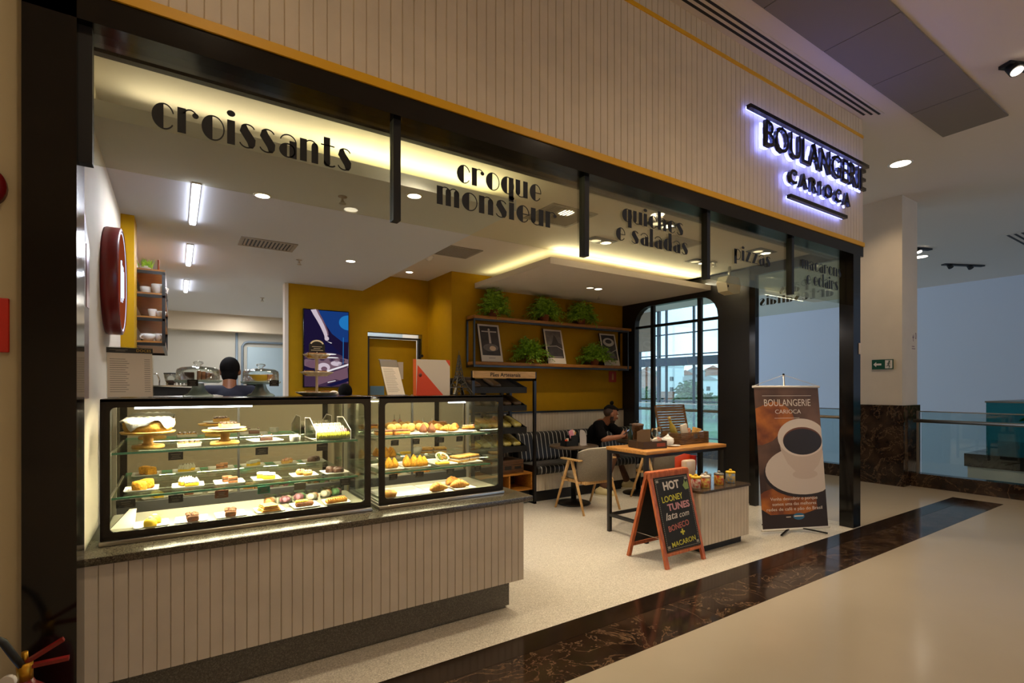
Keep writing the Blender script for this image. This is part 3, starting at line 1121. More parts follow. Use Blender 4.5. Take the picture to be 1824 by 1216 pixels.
MB().cyl((ex_, ey_, .56), (ex_, ey_, .60), .009).build('safety_pin', bpy.data.materials['brass'], fe)
MB().tube([(ex_, ey_, .54), (ex_ - .02, ey_ - .03, .60), (ex_ - .045, ey_ - .04, .66), (ex_ - .085, ey_ - .045, .70), (ex_ - .13, ey_ - .04, .68), (ex_ - .15, ey_ - .03, .58), (ex_ - .145, ey_ - .01, .3)], .012).build('hose', 'matte_black', fe)


# ================================================================== COUNTER AND DISPLAY CASES
def one(mb, name, mats, label, cat, loc, group=None):
    """a thing that is one mesh, origin at loc"""
    o = mb.build(name, mats)
    base(o, loc)
    return tag(o, label, cat, group)


def again(o, label, loc, rz=0.):
    c = o.copy()
    C.objects.link(c)
    c.location = loc
    c.rotation_euler = (0, 0, rz)
    c['label'] = label
    return c


ct = thing('service_counter', 'long white boarded service counter with granite top under the glass cases', 'counter', (.85, 3.2, 0))
grooved(MB(), (-.335, 2.85), (1.965, 2.85), .205, .735, .03, .0525).build('front_panel', 'plank', ct)
grooved(MB(), (1.965, 2.882), (1.965, 3.62), .205, .735, .03, .0525).build('end_panel', 'plank', ct)
MB().box(-.335, 1.93, 2.9, 3.6, .205, .735).build('carcass', 'matte_black', ct)
MB().box(-.335, 1.90, 2.93, 3.58, .02, .205).box(-.335, 1.88, 2.945, 3.57, 0, .02).build('plinth', 'plinth', ct)
MB().rbox(-.342, 2.02, 2.815, 3.66, .735, .77, .004).build('worktop', 'granite', ct)
TOPZ = .77


def glass_case(x0, x1, label, led0, led1):
    t = thing('display_case', label, 'display case', ((x0 + x1) / 2, 3.3, TOPZ), 'glass display cases')
    y0, y1, z0, z1 = 2.99, 3.60, TOPZ, 1.447
    MB().rbox(x0 - .005, x1 + .005, y0 - .012, y1, z0, z0 + .022, .004).box(x0, x1, y0 + .004, y1, z0 + .022, z0 + .036).build('base', 'steel', t)
    fr = MB()
    ringframe(fr, rrect(x0, x1, z0 + .022, z1, .004), rrect(x0 + .036, x1 - .036, z0 + .058, z1 - .040, .022), lambda a, b: (a, y0, b), (0, .014, 0))
    fr.build('front_frame', 'gloss_black', t)
    MB().box(x0 + .03, x1 - .03, y0 + .006, y0 + .010, z0 + .05, z1 - .03).build('front_glass', 'glass_case', t)
    for xs in (x0 + .004, x1 - .008):
        MB().box(xs, xs + .004, y0 + .014, y1 - .02, z0 + .036, z1 - .02).build('side_glass', 'glass_case', t)
    MB().rbox(x0, x1, y0, y1, z1 - .016, z1, .003).build('top', 'gloss_black', t)
    cp_ = MB()
    for xs in (x0 + .002, x1 - .022):
        cp_.box(xs, xs + .02, y1 - .12, y1 - .10, z0 + .036, z1 - .016, 0)
        cp_.box(xs, xs + .02, y1 - .02, y1, z0 + .036, z1 - .016, 1)
    cp_.build('corner_post', ['steel', 'gloss_black'], t)
    xm = (x0 + x1) / 2 - .02
    ym = 3.50
    MB().box(x0 + .012, xm, ym, ym + .006, z0 + .10, z1 - .016).build('mirror_door', 'mirror', t)
    MB().box(xm - .02, x1 - .012, ym + .012, ym + .018, z0 + .10, z1 - .016).build('mirror_door', 'mirror', t)
    MB().box(xm - .006, xm + .006, ym - .008, ym + .002, z0 + .10, z1 - .016).build('door_stile', 'matte_black', t)
    MB().box(x0 + .012, x1 - .012, ym - .012, ym + .02, z0 + .036, z0 + .10).build('rear_rail', 'matte_black', t)
    MB().box(x0 + .012, x1 - .012, y0 + .03, ym - .012, z0 + .036, z0 + .042).build('deck', mat('deck', (150, 142, 126), .35), t)
    for z in (1.18, .966):
        s_ = MB().box(x0 + .035, x1 - .055, 3.075, 3.47, z, z + .008).build('shelf', 'glass_green', t)
        MB().box(x0 + .035, x1 - .055, 3.071, 3.075, z - .001, z + .009).build('edge_strip', 'green_edge', s_)
        b = MB()
        for xs in (x0 + .024, x1 - .05):
            b.bar((xs, 3.49, z - .01), (xs, 3.12, z - .004), .008, .014)
        b.build('bracket', 'steel', t)
    MB().box(led0, led1, 3.035, 3.05, 1.398, 1.412).build('lamp_tube', 'ledw', t)
    return t


glass_case(-.29, .965, 'large lit glass case of cakes at the left end of the counter', -.165, .34)
glass_case(1.015, 1.89, 'smaller glass case of savoury pastries at the right end of the counter', 1.50, 1.62)
M['deck'] = bpy.data.materials['deck']
SH1, SH2, DK = 1.189, .975, .813


def plate_mesh(w, d, h=.012):
    mb = MB()
    o = rrect(-w / 2, w / 2, -d / 2, d / 2, .012, 3)
    i = rrect(-w / 2 + .012, w / 2 - .012, -d / 2 + .012, d / 2 - .012, .008, 3)
    b = rrect(-w / 2 + .016, w / 2 - .016, -d / 2 + .016, d / 2 - .016, .006, 3)
    n = len(o)
    vs = [(x, y, h) for x, y in o] + [(x, y, .004) for x, y in i] + [(x, y, 0) for x, y in b] + [(x, y, h - .003) for x, y in o]
    fs = [(k, (k + 1) % n, n + (k + 1) % n, n + k) for k in range(n)]
    fs += [tuple(range(n, 2 * n))]
    fs += [(3 * n + k, 3 * n + (k + 1) % n, (k + 1) % n, k) for k in range(n)]
    fs += [(2 * n + k, 2 * n + (k + 1) % n, 3 * n + (k + 1) % n, 3 * n + k) for k in range(n)]
    fs += [tuple(reversed(range(2 * n, 3 * n)))]
    return mb.add(vs, fs, 0, False)


PL = one(plate_mesh(.145, .15), 'plate', 'white', 'white square plate under the two golden crumb cakes', 'plate', (0, 0, 0), 'plates in the cake case')
PL.location = (-.145, 3.235, SH2)
MIDX = [-.145, .055, .245, .43, .635, .815]
MIDY = [3.235, 3.215, 3.205, 3.215, 3.225, 3.23]
MIDN = ['golden crumb cakes', 'white meringue tarts', 'layered chocolate cakes', 'white topped cheesecakes', 'red berry tarts', 'dark chocolate cakes']
for k in range(1, 6):
    again(PL, 'white square plate under the two ' + MIDN[k], (MIDX[k], MIDY[k], SH2), random.uniform(-.05, .05))
BOTX = [-.10, .068, .246, .436, .625, .80]
BOTY = [3.115, 3.115, 3.12, 3.125, 3.135, 3.135]
BOTN = ['lemon domes', 'left brownie', 'brownie beside the layered pastries', 'flaky layered pastries', 'cream filled eclair', 'long golden pastry']
for k in range(6):
    again(PL, 'white plate on the case floor under the ' + BOTN[k], (BOTX[k], BOTY[k], DK), random.uniform(-.06, .06))


def wobble(seed, amp=.08):
    r = random.Random(seed)
    ph = [r.uniform(0, 6.28) for _ in range(4)]
    return lambda a, z: 1 + amp * (math.sin(3 * a + ph[0] + z * 90) * .5 + math.sin(7 * a + ph[1] - z * 60) * .4 + math.sin(13 * a + ph[2]) * .3)


def crumb_cake():
    return MB().lathe([(.026, 0), (.031, .006), (.031, .034), (.027, .044), (.014, .048), (0, .047)], (0, 0, 0), 20, 0, wobble(3, .10))


def meringue(mb, w, d, z, nx, ny, h, mi):
    for i in range(nx):
        for j in range(ny):
            mb.lathe([(.010, -.002), (.012, .004), (.008, .5 * h), (.003, .85 * h), (0, h)], (-w / 2 + w * (i + .5) / nx, -d / 2 + d * (j + .5) / ny, z), 8, mi)
    return mb


def put(mb, name, mats, cat, group, spots, z, labels):
    o = one(mb, name, mats, labels[0], cat, (0, 0, 0), group)
    o.location = (*spots[0][:2], z)
    o.rotation_euler = (0, 0, spots[0][2])
    for s, l in zip(spots[1:], labels[1:]):
        again(o, l, (*s[:2], z), s[2])
    return o


PZ = SH2 + .0045
G = 'pastries on the middle shelf'
put(crumb_cake(), 'crumb_cake', 'lemon_dark', 'cake', G, [(-.155, 3.205, 0), (-.125, 3.262, 2)], PZ, ['golden crumb cake at the front of the leftmost middle plate', 'golden crumb cake at the back of the leftmost middle plate'])
mb = MB().rbox(-.032, .032, -.018, .018, 0, .022, .006)
meringue(mb, .06, .034, .02, 4, 2, .026, 1)
put(mb, 'meringue_tart', ['lemon', 'cake_white'], 'tart', G, [(.07, 3.195, .15), (.045, 3.25, .5)], PZ, ['lemon meringue tart at the front of its white plate', 'lemon meringue tart behind another on the same plate'])
mb = MB().rbox(-.022, .022, -.015, .015, 0, .014, .002, 0).rbox(-.022, .022, -.015, .015, .014, .018, .001, 1).rbox(-.022, .022, -.015, .015, .018, .032, .002, 2)
put(mb, 'layer_cake', ['choc_light', 'choc', 'choc_light'], 'cake', G, [(.262, 3.185, .1), (.238, 3.238, .2)], PZ, ['pale brown layered cake slice at the front of its plate', 'layered chocolate cake slice behind the pale brown slice'])
mb = MB().rbox(-.03, .03, -.016, .016, 0, .02, .003, 0).rbox(-.031, .031, -.017, .017, .02, .036, .005, 1)
put(mb, 'cheesecake_slice', ['lemon', 'cake_white'], 'cake', G, [(.445, 3.20, -.5), (.42, 3.25, -.6)], PZ, ['white topped yellow cheesecake slice at the front of its plate', 'white topped cheesecake slice at the back of its plate'])
mb = MB().lathe([(.022, 0), (.028, .014), (.028, .022), (0, .024)], (0, 0, 0), 18, 0)
for k in range(7):
    mb.sph((.016 * math.cos(k * .9), .016 * math.sin(k * .9), .026), .007, 8, 1)
put(mb, 'berry_tart', ['pastry_pale', 'berry'], 'tart', G, [(.655, 3.205, 0), (.625, 3.255, 1)], PZ, ['red berry tart lying at the front of its plate', 'taller red berry tart at the back of its plate'])
put(MB().lathe([(.028, 0), (.031, .008), (.030, .026), (.024, .034), (0, .037)], (0, 0, 0), 18, 0, wobble(8, .12)), 'chocolate_cake', 'choc', 'cake', G, [(.832, 3.205, 0), (.80, 3.25, 1)], PZ, ['dark chocolate cake at the front of the rightmost middle plate', 'dark chocolate cake at the back of the rightmost middle plate'])
G = 'pastries on the case floor'
BZ = DK + .0045
put(MB().lathe([(.026, 0), (.028, .012), (.026, .028), (.015, .039), (0, .042)], (0, 0, 0), 20, 0).sph((0, 0, .042), (.010, .010, .005), 8, 1), 'lemon_dome', ['lemon', 'cake_white'], 'cake', G, [(-.105, 3.085, 0), (-.088, 3.145, 1)], BZ, ['glossy lemon dome nearest the glass at lower left', 'glossy lemon dome behind the front one at lower left'])
mb = MB()
mb.rbox(-.026, .026, -.045, .045, 0, .03, .008)
r_ = random.Random(5)
for k in range(14):
    mb.sph((r_.uniform(-.02, .02), r_.uniform(-.036, .036), .03), (.011, .011, .008), 8, 0)
put(mb, 'brownie', 'brownie', 'brownie', G, [(.072, 3.11, .05), (.246, 3.115, -.1)], BZ, ['crusty brown brownie bar on the second lower plate', 'crusty brown brownie bar on the third lower plate'])
mb = MB()
for k in range(4):
    mb.rbox(-.05 + .004 * k, .05 - .005 * k, -.02, .02, .009 * k, .009 * k + .007, .003, k % 2)
put(mb, 'layered_pastry', ['pastry', 'pastry_pale'], 'pastry', G, [(.44, 3.10, .12), (.43, 3.15, .2)], BZ, ['flaky layered pastry at the front of the fourth lower plate', 'flaky layered pastry at the back of the fourth lower plate'])
mb = MB().rbox(-.05, .05, -.02, .02, 0, .03, .012, 0)
for k in range(5):
    mb.sph((-.04 + k * .012, -.004, .03), (.012, .014, .010), 8, 1)
put(mb, 'eclair', ['brownie', 'lemon'], 'eclair', G, [(.62, 3.125, .05)], BZ, ['brown eclair topped with yellow cream on the fifth lower plate'])
mb = MB().rbox(-.062, .062, -.022, .022, 0, .026, .010, 0)
for k in range(8):
    mb.bar((-.055 + k * .014, -.02, .026), (-.045 + k * .014, .02, .027), .006, .004, 0)
put(mb, 'strudel', 'pastry', 'pastry', G, [(.80, 3.125, .08)], BZ, ['long golden ridged pastry on the rightmost lower plate'])


def macaron_mesh(c):
    return MB().lathe([(.0, 0), (.016, 0), (.021, .004), (.021, .008), (.017, .009), (.017, .013), (.021, .014), (.021, .018), (.013, .024), (0, .025)], (0, 0, 0), 16)


# clear boxes of macarons on the case floor
BOXC = [('peach', 'ivory'), ('pink', 'ivory'), ('pink', 'mint'), ('ivory', 'peach'), ('ivory', 'peach'), ('mint', 'pink')]
BOXP = [(.462, 3.29), (.548, 3.30), (.632, 3.335), (.70, 3.30), (.79, 3.345), (.855, 3.37)]
BOXL = ['orange', 'pink', 'mauve', 'white and orange', 'ivory', 'green']
ROWL = ['leftmost', 'second', 'third', 'fourth', 'fifth', 'rightmost']
mac = {}
for k, ((x, y), (c1, c2)) in enumerate(zip(BOXP, BOXC)):
    if k == 0:
        bx = one(MB().box(-.032, .032, -.026, .026, 0, .002).box(-.032, .032, -.026, -.0245, 0, .055).box(-.032, .032, .0245, .026, 0, .055).box(-.032, -.0305, -.026, .026, 0, .055).box(.0305, .032, -.026, .026, 0, .055).box(-.032, .032, -.026, .026, .054, .056), 'macaron_box', 'acrylic', 'x', 'box', (0, 0, 0), 'clear macaron boxes on the case floor')
        bx.location = (x, y, DK)
        bx['label'] = 'clear box of orange macarons, leftmost of the boxes on the case floor'
    else:
        again(bx, 'clear box of %s macarons, %s of the boxes on the case floor' % (BOXL[k], ROWL[k]), (x, y, DK), random.uniform(-.2, .2))
    for j, cc in enumerate((c1, c1, c2)):
        if cc not in mac:
            mac[cc] = one(macaron_mesh(cc), 'macaron', cc, 'x', 'macaron', (0, 0, 0), 'macarons in the clear boxes')
            m_ = mac[cc]
        else:
            m_ = mac[cc].copy()
            C.objects.link(m_)
        m_.location = (x + (-.012, .004, .012)[j], y + (-.004, .0, .006)[j], DK + .024)
        m_.rotation_euler = (PI / 2 + .15, 0, .2 * (j - 1))
        m_['label'] = '%s macaron in the %s clear box on the case floor' % ({'peach': 'orange', 'ivory': 'ivory', 'pink': 'pink', 'mint': 'green'}[cc], ROWL[k])
        m_['group'] = 'macarons in the %s clear box' % ROWL[k]

# top shelf of the cake case
st1 = thing('cake_stand', 'pale wooden cake stand under the big white frosted cake', 'cake stand', (-.118, 3.22, SH1))


def cake_stand(t, x, y, r, h):
    MB().lathe([(.068, 0), (.072, .006), (.068, .018), (0, .018)], (x, y, SH1), 28).build('foot', 'cookie', t)
    MB().lathe([(.03, .018), (.022, .03), (.021, h - .02), (.03, h - .012)], (x, y, SH1), 20).build('stem', 'cookie', t)
    MB().lathe([(0, h - .012), (r * .94, h - .012), (r, h - .004), (r, h), (0, h)], (x, y, SH1), 32).build('tray', 'cookie', t)


cake_stand(st1, -.118, 3.22, .118, .088)
ck = thing('frosted_cake', 'large ring cake under ragged white frosting on the left cake stand', 'cake', (-.118, 3.22, SH1 + .088))
cx_, cy__, cz_ = -.118, 3.22, SH1 + .088
MB().lathe([(.03, .0), (.098, 0), (.106, .02), (.104, .045), (.08, .058), (.035, .05)], (cx_, cy__, cz_), 32, 0, wobble(2, .03)).build('sponge', 'sponge', ck)
drip = lambda a, z: 1 + .05 * math.sin(5 * a + 1) + .03 * math.sin(11 * a)
mb = MB()
vs, fs = [], []
N_ = 48
for i in range(N_):
    a = 2 * PI * i / N_
    low = .034 + .022 * math.sin(4 * a + .6) + .010 * math.sin(9 * a)
    for (r, z) in ((.112, max(.004, low)), (.117, low * .4 + .035), (.110, .058), (.088, .070 + .004 * math.sin(13 * a)), (.05, .066), (.028, .052)):
        q = 1 + .02 * math.sin(7 * a + z * 80) + .012 * math.sin(17 * a)
        vs.append((cx_ + r * q * math.cos(a), cy__ + r * q * math.sin(a), cz_ + z))
for i in range(N_):
    for k in range(5):
        fs.append((i * 6 + k, ((i + 1) % N_) * 6 + k, ((i + 1) % N_) * 6 + k + 1, i * 6 + k + 1))
MB().add(vs, fs, 0, True).build('frosting', 'cake_white', ck)
tr = one(MB().box(-.055, .055, -.04, .04, 0, .003).box(-.055, .055, -.04, -.037, 0, .02).box(-.055, .055, .037, .04, 0, .02).box(-.055, -.052, -.04, .04, 0, .02).box(.052, .055, -.04, .04, 0, .02), 'sweet_box', 'paper', 'open white box of chocolate topped sweets between the cake stands', 'box', (0, 0, 0))
tr.location = (.06, 3.19, SH1)
mb = MB().sph((0, 0, .014), (.0135, .0135, .014), 12, 0).sph((0, 0, .022), (.011, .011, .008), 10, 1)
sw = [(.022 + .0255 * i, 3.166 + .024 * j, SH1 + .003) for j in range(3) for i in range(4)]
o = one(mb, 'sweet', ['cookie', 'choc'], 'round chocolate topped sweet in the white box', 'sweet', (0, 0, 0), 'sweets in the white box')
o.location = sw[0]
for p_ in sw[1:]:
    again(o, 'round chocolate topped sweet in the white box', p_, random.uniform(0, 6))
st2 = thing('cake_stand', 'pale wooden cake stand carrying a plate of cheesecake, right of the sweets', 'cake stand', (.225, 3.21, SH1))
cake_stand(st2, .225, 3.21, .108, .082)
o = one(MB().lathe([(0, 0), (.06, 0), (.092, .008), (.092, .011), (.06, .004), (0, .004)], (0, 0, 0), 32), 'plate', 'white', 'round white plate on top of the right wooden cake stand', 'plate', (0, 0, 0))
o.location = (.235, 3.2, SH1 + .0825)
mb = MB().ext([(-.045, -.02, 0), (.045, -.01, 0), (-.04, .03, 0)], (0, 0, .026), 0)
for k in range(4):
    mb.sph((-.03 + .018 * k, -.008 + .003 * k, .03), (.009, .009, .008), 10, 1)
put(mb, 'cheesecake_wedge', ['pastry_pale', 'choc'], 'cake', 'cheesecake wedges on the right stand', [(.25, 3.185, .1), (.23, 3.225, 2.6)], SH1 + .087, ['pale cheesecake wedge with dark topping at the front of the right stand', 'pale cheesecake wedge at the back of the right stand'])
o = again(PL, 'wide white tray under the single dark slice on the top shelf', (.43, 3.26, SH1), .1)
o.scale = (1.15, 1.2, 1)
mb = MB().rbox(-.032, .032, -.022, .022, 0, .024, .004, 0).rbox(-.034, .034, -.024, .024, .024, .032, .004, 1)
for k in (-1, 1):
    mb.sph((.026 * k, -.015, .034), .007, 8, 0)
put(mb, 'cake_slice', ['choc', 'cake_white'], 'cake', None, [(.435, 3.24, .05)], SH1 + .0045, ['dark cake slice with white icing alone on the top shelf tray'])
o = one(MB().lathe([(.02, 0), (.028, .006), (.030, .03), (.030, .034), (.026, .034), (.024, .008), (0, .006)], (0, 0, 0), 24), 'ramekin', 'white', 'small white ramekin left of the clear macaron rack', 'ramekin', (0, 0, 0))
o.location = (.572, 3.14, SH1)
mrk = thing('macaron_rack', 'clear acrylic rack filled with rows of macarons on the top shelf', 'rack', (.785, 3.27, SH1))
side = [(0, 3.13, SH1), (0, 3.44, SH1), (0, 3.44, SH1 + .12), (0, 3.30, SH1 + .125), (0, 3.13, SH1 + .055)]
for x in (.685, .885):
    MB().ext([(x, p[1], p[2]) for p in side], (.003, 0, 0)).build('side_panel', 'acrylic', mrk)
MB().box(.685, .888, 3.13, 3.44, SH1, SH1 + .003).build('floor_panel', 'acrylic', mrk)
MB().box(.685, .888, 3.13, 3.133, SH1, SH1 + .03).build('front_lip', 'acrylic', mrk)
e_ = MB()
for x in (.685, .885):
    for a, b in zip(side, side[1:] + side[:1]):
        e_.bar((x + .0015, a[1], a[2]), (x + .0015, b[1], b[2]), .0035)
e_.build('edge_trim', 'chalk', mrk)
for row, (c, nm, y, z) in enumerate([('olive', 'pistachio green', 3.155, 0), ('pink', 'pink', 3.215, .014), ('ivory', 'white', 3.28, .028), ('ivory', 'ivory', 3.35, .042)]):
    for k in range(8):
        if c not in mac:
            mac[c] = one(macaron_mesh(c), 'macaron', c, 'x', 'macaron', (0, 0, 0))
            m_ = mac[c]
        else:
            m_ = mac[c].copy()
            C.objects.link(m_)
        m_.location = (.702 + .0235 * k - .004, y, SH1 + .025 + z)
        m_.rotation_euler = (0, PI / 2, 0)
        m_['label'] = '%s macaron standing in the clear rack, row %s from the glass' % (nm, ('nearest', 'second', 'third', 'farthest')[row])
        m_['group'] = '%s macarons in row %d of the rack' % (nm, row + 1)
    if row:
        MB().box(.69, .884, y - .024, y + .024, SH1 + .003, SH1 + z + .003).build('step', 'acrylic', mrk)
fp = one(MB().ext([(-.05, -.02, 0), (.045, -.04, 0), (.05, .04, .075), (.02, .045, .075)], (0, .004, .002)).ext([(-.05, -.02, 0), (-.03, .03, 0), (.02, .045, .075)], (-.003, .001, 0), 1), 'folded_card', ['paper', 'tagblack'], 'folded white card standing in the lower left corner of the cake case', 'card', (0, 0, 0))
fp.location = (-.215, 3.16, DK)


# price tags hanging on the shelf edges
def price_tag(x, z, label, words=None, m='tagblack', w=.062, h=.04, y=3.066):
    mb = MB().box(-w / 2, w / 2, -.0015, .0015, -h / 2, h / 2, 0)
    if words:
        for k, wd in enumerate(words):
            mb.text(wd, .012, (0, -.0017, .004 - .013 * k), (1, 0, 0), (0, 0, 1), .0006, 1, None, 'CENTER')
    else:
        r = random.Random(int(x * 1000))
        for k, (q, zz) in enumerate(((.62, .008), (.5, -.001), (.7, -.010))):
            q *= r.uniform(.8, 1.1)
            mb.box(-w / 2 * q, w / 2 * q, -.0022, -.0014, zz - .0016, zz + .0016, 1)
    mb.box(-.008, .008, -.001, .006, h / 2 - .004, h / 2 + .001, 0)
    o = one(mb, 'price_tag', [m, 'ink'], label, 'price tag', (0, 0, 0), 'price tags on the shelf edges')
    o.location = (x, y, z)
    o.rotation_euler = (math.radians(8), 0, random.uniform(-.06, .06))
    return o


price_tag(.0, 1.158, 'black price tag under the sweets box on the top shelf')
price_tag(.39, 1.156, 'black price tag under the dark slice on the top shelf')
price_tag(.705, 1.156, 'black price tag lettered Macarons under the macaron rack', ['Macarons'])
price_tag(-.20, .944, 'wide black price tag at the left end of the middle shelf', w=.075)
price_tag(.0, .944, 'black price tag lettered Torta de Limao below the meringue tarts', ['Torta de', 'Limão'])
price_tag(.20, .944, 'brown price tag below the layered chocolate cakes', m=mat('tag_brown', (104, 58, 34), .5))
price_tag(.40, .944, 'green price tag below the white topped cheesecakes', m=mat('tag_green', (16, 108, 84), .5))
price_tag(.585, .944, 'grey framed price tag below the red berry tarts', m=mat('tag_grey', (120, 114, 100), .5))
price_tag(.835, .944, 'black price tag below the dark chocolate cakes')
for k, (x, l) in enumerate([(1.14, 'leftmost'), (1.28, 'second'), (1.452, 'third'), (1.592, 'fourth'), (1.727, 'rightmost')]):
    price_tag(x, 1.156, 'small black price tag, %s along the top shelf of the pastry case' % l, w=.05, h=.034)
for k, (x, l) in enumerate([(1.13, 'leftmost'), (1.305, 'second'), (1.523, 'third'), (1.73, 'rightmost')]):
    price_tag(x, .944, 'small black price tag, %s along the middle shelf of the pastry case' % l, w=.055, h=.034)


# ------------------------------------------------------------------ savoury case
def tear(seed, stick=False):
    mb = MB().lathe([(0, 0), (.022, .002), (.029, .014), (.026, .03), (.015, .048), (.006, .062), (0, .066)], (0, 0, 0), 16, 0, wobble(seed, .05))
    if stick:
        mb.cyl((0, 0, .05), (0, 0, .10), .0016, n=6, mi=1)
    return mb


def croissant_mesh(L=.06, r=.026):
    pts, rs = [], []
    for k in range(25):
        t = -1 + 2 * k / 24
        pts.append((L * t, -.02 * t * t, r * .9 * (1 - .35 * abs(t))))
        rs.append(max(.003, r * (1 - .8 * abs(t) ** 1.8) * (1 + .10 * math.cos(t * 20))))
    return MB().tube(pts, rs, 14)


TRAY = one(plate_mesh(.17, .30, .010), 'tray', 'white', 'white tray under the heap of yellow dumplings', 'tray', (0, 0, 0), 'trays in the pastry case')
TRAY.location = (1.325, 3.26, SH2)
for x, y, z, l in [(1.145, 3.26, SH2, 'white tray under the yellow dumplings behind the case frame'), (1.535, 3.27, SH2, 'white tray holding the salad bowl and yellow slice'), (1.73, 3.27, SH2, 'white tray under the toasted sandwiches'), (1.13, 3.2, DK, 'white tray under the round golden pie at lower left'), (1.29, 3.2, DK, 'empty white tray on the floor of the pastry case'), (1.455, 3.18, DK, 'white tray under the single croissant on the case floor'), (1.635, 3.19, DK, 'white tray under the two filled croissants on the case floor'), (1.155, 3.27, SH1, 'white tray under the dark bar at the left of the top shelf'), (1.30, 3.27, SH1, 'white tray behind the dark bar on the top shelf'), (1.46, 3.27, SH1, 'white tray under the two brown drumstick dumplings'), (1.66, 3.27, SH1, 'white tray under the croissants on the top shelf')]:
    again(TRAY, l, (x, y, z)).scale = (.92, 1, 1)
G = 'pastries in the savoury case'
mb = MB().rbox(-.055, .055, -.03, .03, 0, .022, .005, 0).rbox(-.055, .055, -.03, .03, .022, .032, .004, 1)
put(mb, 'pastry_bar', ['pastry', 'brownie'], 'pastry', G, [(1.235, 3.21, .1), (1.12, 3.22, -.1)], SH1 + .0045, ['dark topped pastry bar left of the drumstick dumplings', 'dark pastry bar at the far left of the top savoury shelf'])
put(tear(4, True), 'drumstick_dumpling', ['brownie', 'tagblack'], 'dumpling', G, [(1.40, 3.225, 0), (1.452, 3.205, 1)], SH1 + .0045, ['brown teardrop dumpling on a stick, left of the pair', 'brown teardrop dumpling on a stick, right of the pair'])
yb = [(1.24, 3.40), (1.29, 3.42), (1.335, 3.38), (1.39, 3.41), (1.44, 3.39), (1.36, 3.345), (1.49, 3.41)]
put(MB().sph((0, 0, .028), (.032, .030, .028), 12), 'cheese_bun', 'pastry_pale', 'bun', 'cheese buns on the top savoury shelf', [(*p_, k) for k, p_ in enumerate(yb)], SH1 + .0045, ['round pale cheese bun behind the brown dumplings'] * 7)
for k, (x, y, z, rz, l) in enumerate([(1.565, 3.36, SH1, .4, 'golden croissant at the back left of the top savoury shelf'), (1.60, 3.25, SH1, -.3, 'golden croissant at the front of the top savoury shelf'), (1.69, 3.33, SH1, .9, 'golden croissant right of the other two on the top shelf'), (1.445, 3.10, DK, .1, 'plump croissant alone on its tray on the case floor'), (1.62, 3.13, DK, -.2, 'filled croissant on the front half of the lower right tray'), (1.625, 3.25, DK, .3, 'small browned croissant behind the filled one on the case floor')]):
    if k == 0:
        cr = one(croissant_mesh(), 'croissant', 'pastry', l, 'croissant', (0, 0, 0), 'croissants in the savoury case')
        cr.location = (x, y, z + .0045)
        cr.rotation_euler = (0, 0, rz)
    else:
        q = again(cr, l, (x, y, z + .0045), rz)
        if z == DK:
            q.scale = (1.1, 1.2, 1.15)
mb = MB().sph((0, 0, .016), (.055, .03, .018), 14, 0)
for k in range(5):
    mb.sph((-.035 + .018 * k, 0, .03), (.012, .018, .008), 8, 1)
put(mb, 'glazed_bun', ['pastry', 'berry'], 'bun', G, [(1.775, 3.28, .1)], SH1 + .0045, ['reddish glazed bun at the right end of the top savoury shelf'])
heap = [(1.27, 3.19), (1.31, 3.18), (1.35, 3.175), (1.385, 3.18), (1.29, 3.24), (1.335, 3.235), (1.38, 3.235), (1.31, 3.30), (1.36, 3.295)]
o = put(tear(9), 'dumpling', 'lemon_dark', 'dumpling', 'yellow dumplings heaped on the middle savoury tray', [(*p_, k * .7) for k, p_ in enumerate(heap)], SH2 + .0045, ['yellow teardrop dumpling heaped on the middle savoury tray'] * 9)
for k, p_ in enumerate([(1.15, 3.2), (1.19, 3.21), (1.17, 3.26), (1.13, 3.27)]):
    q = again(o, 'yellow dumpling on the tray half hidden by the case frame', (*p_, SH2 + .0045), k)
    q['group'] = 'yellow dumplings behind the case frame'
sb = thing('salad_bowl', 'white bowl of green and red salad tilted on the savoury shelf', 'bowl', (1.57, 3.30, SH2))
tilt = Matrix.Translation((1.565, 3.30, SH2 + .012)) @ Matrix.Rotation(math.radians(38), 4, 'X')
MB().lathe([(.0, .0), (.022, 0), (.045, .025), (.05, .034), (.046, .034), (.04, .026), (0, .02)], (0, 0, 0), 24).xf(tilt).build('bowl', 'white', sb)
mb = MB()
r_ = random.Random(2)
for k in range(26):
    a, q = r_.uniform(0, 6.28), r_.uniform(0, .034)
    mb.sph((q * math.cos(a), q * math.sin(a), .028 + r_.uniform(-.002, .006)), (.010, .008, .005), 6)
mb.xf(tilt).build('salad', 'salad', sb)
put(MB().rbox(-.045, .045, -.025, .025, 0, .016, .006), 'omelette_slice', 'lemon', 'pastry', G, [(1.515, 3.17, .1)], SH2 + .0045, ['flat yellow slice at the front of the salad tray'])
mb = MB()
for z0, z1, mi in ((0, .014, 0), (.014, .022, 1), (.022, .028, 2), (.028, .042, 0)):
    mb.rbox(-.05, .05, -.05, .05, z0, z1, .004, mi)
put(mb, 'sandwich', ['pastry_pale', 'cake_white', 'brownie'], 'sandwich', G, [(1.67, 3.22, .25), (1.775, 3.26, .3)], SH2 + .0045, ['toasted square sandwich left of its neighbour on the savoury shelf', 'toasted square sandwich at the right end of the savoury shelf'])
put(MB().lathe([(.035, 0), (.046, .02), (.046, .026), (.03, .036), (0, .04)], (0, 0, 0), 20, 0, wobble(6, .04)), 'round_pie', 'pastry', 'pie', G, [(1.12, 3.10, 0)], DK + .0045, ['round golden pie at the lower left of the savoury case'])

# ------------------------------------------------------------------ things standing on the cases
CT = 1.447
R_ = Matrix.Rotation(math.radians(-16), 3, 'X')


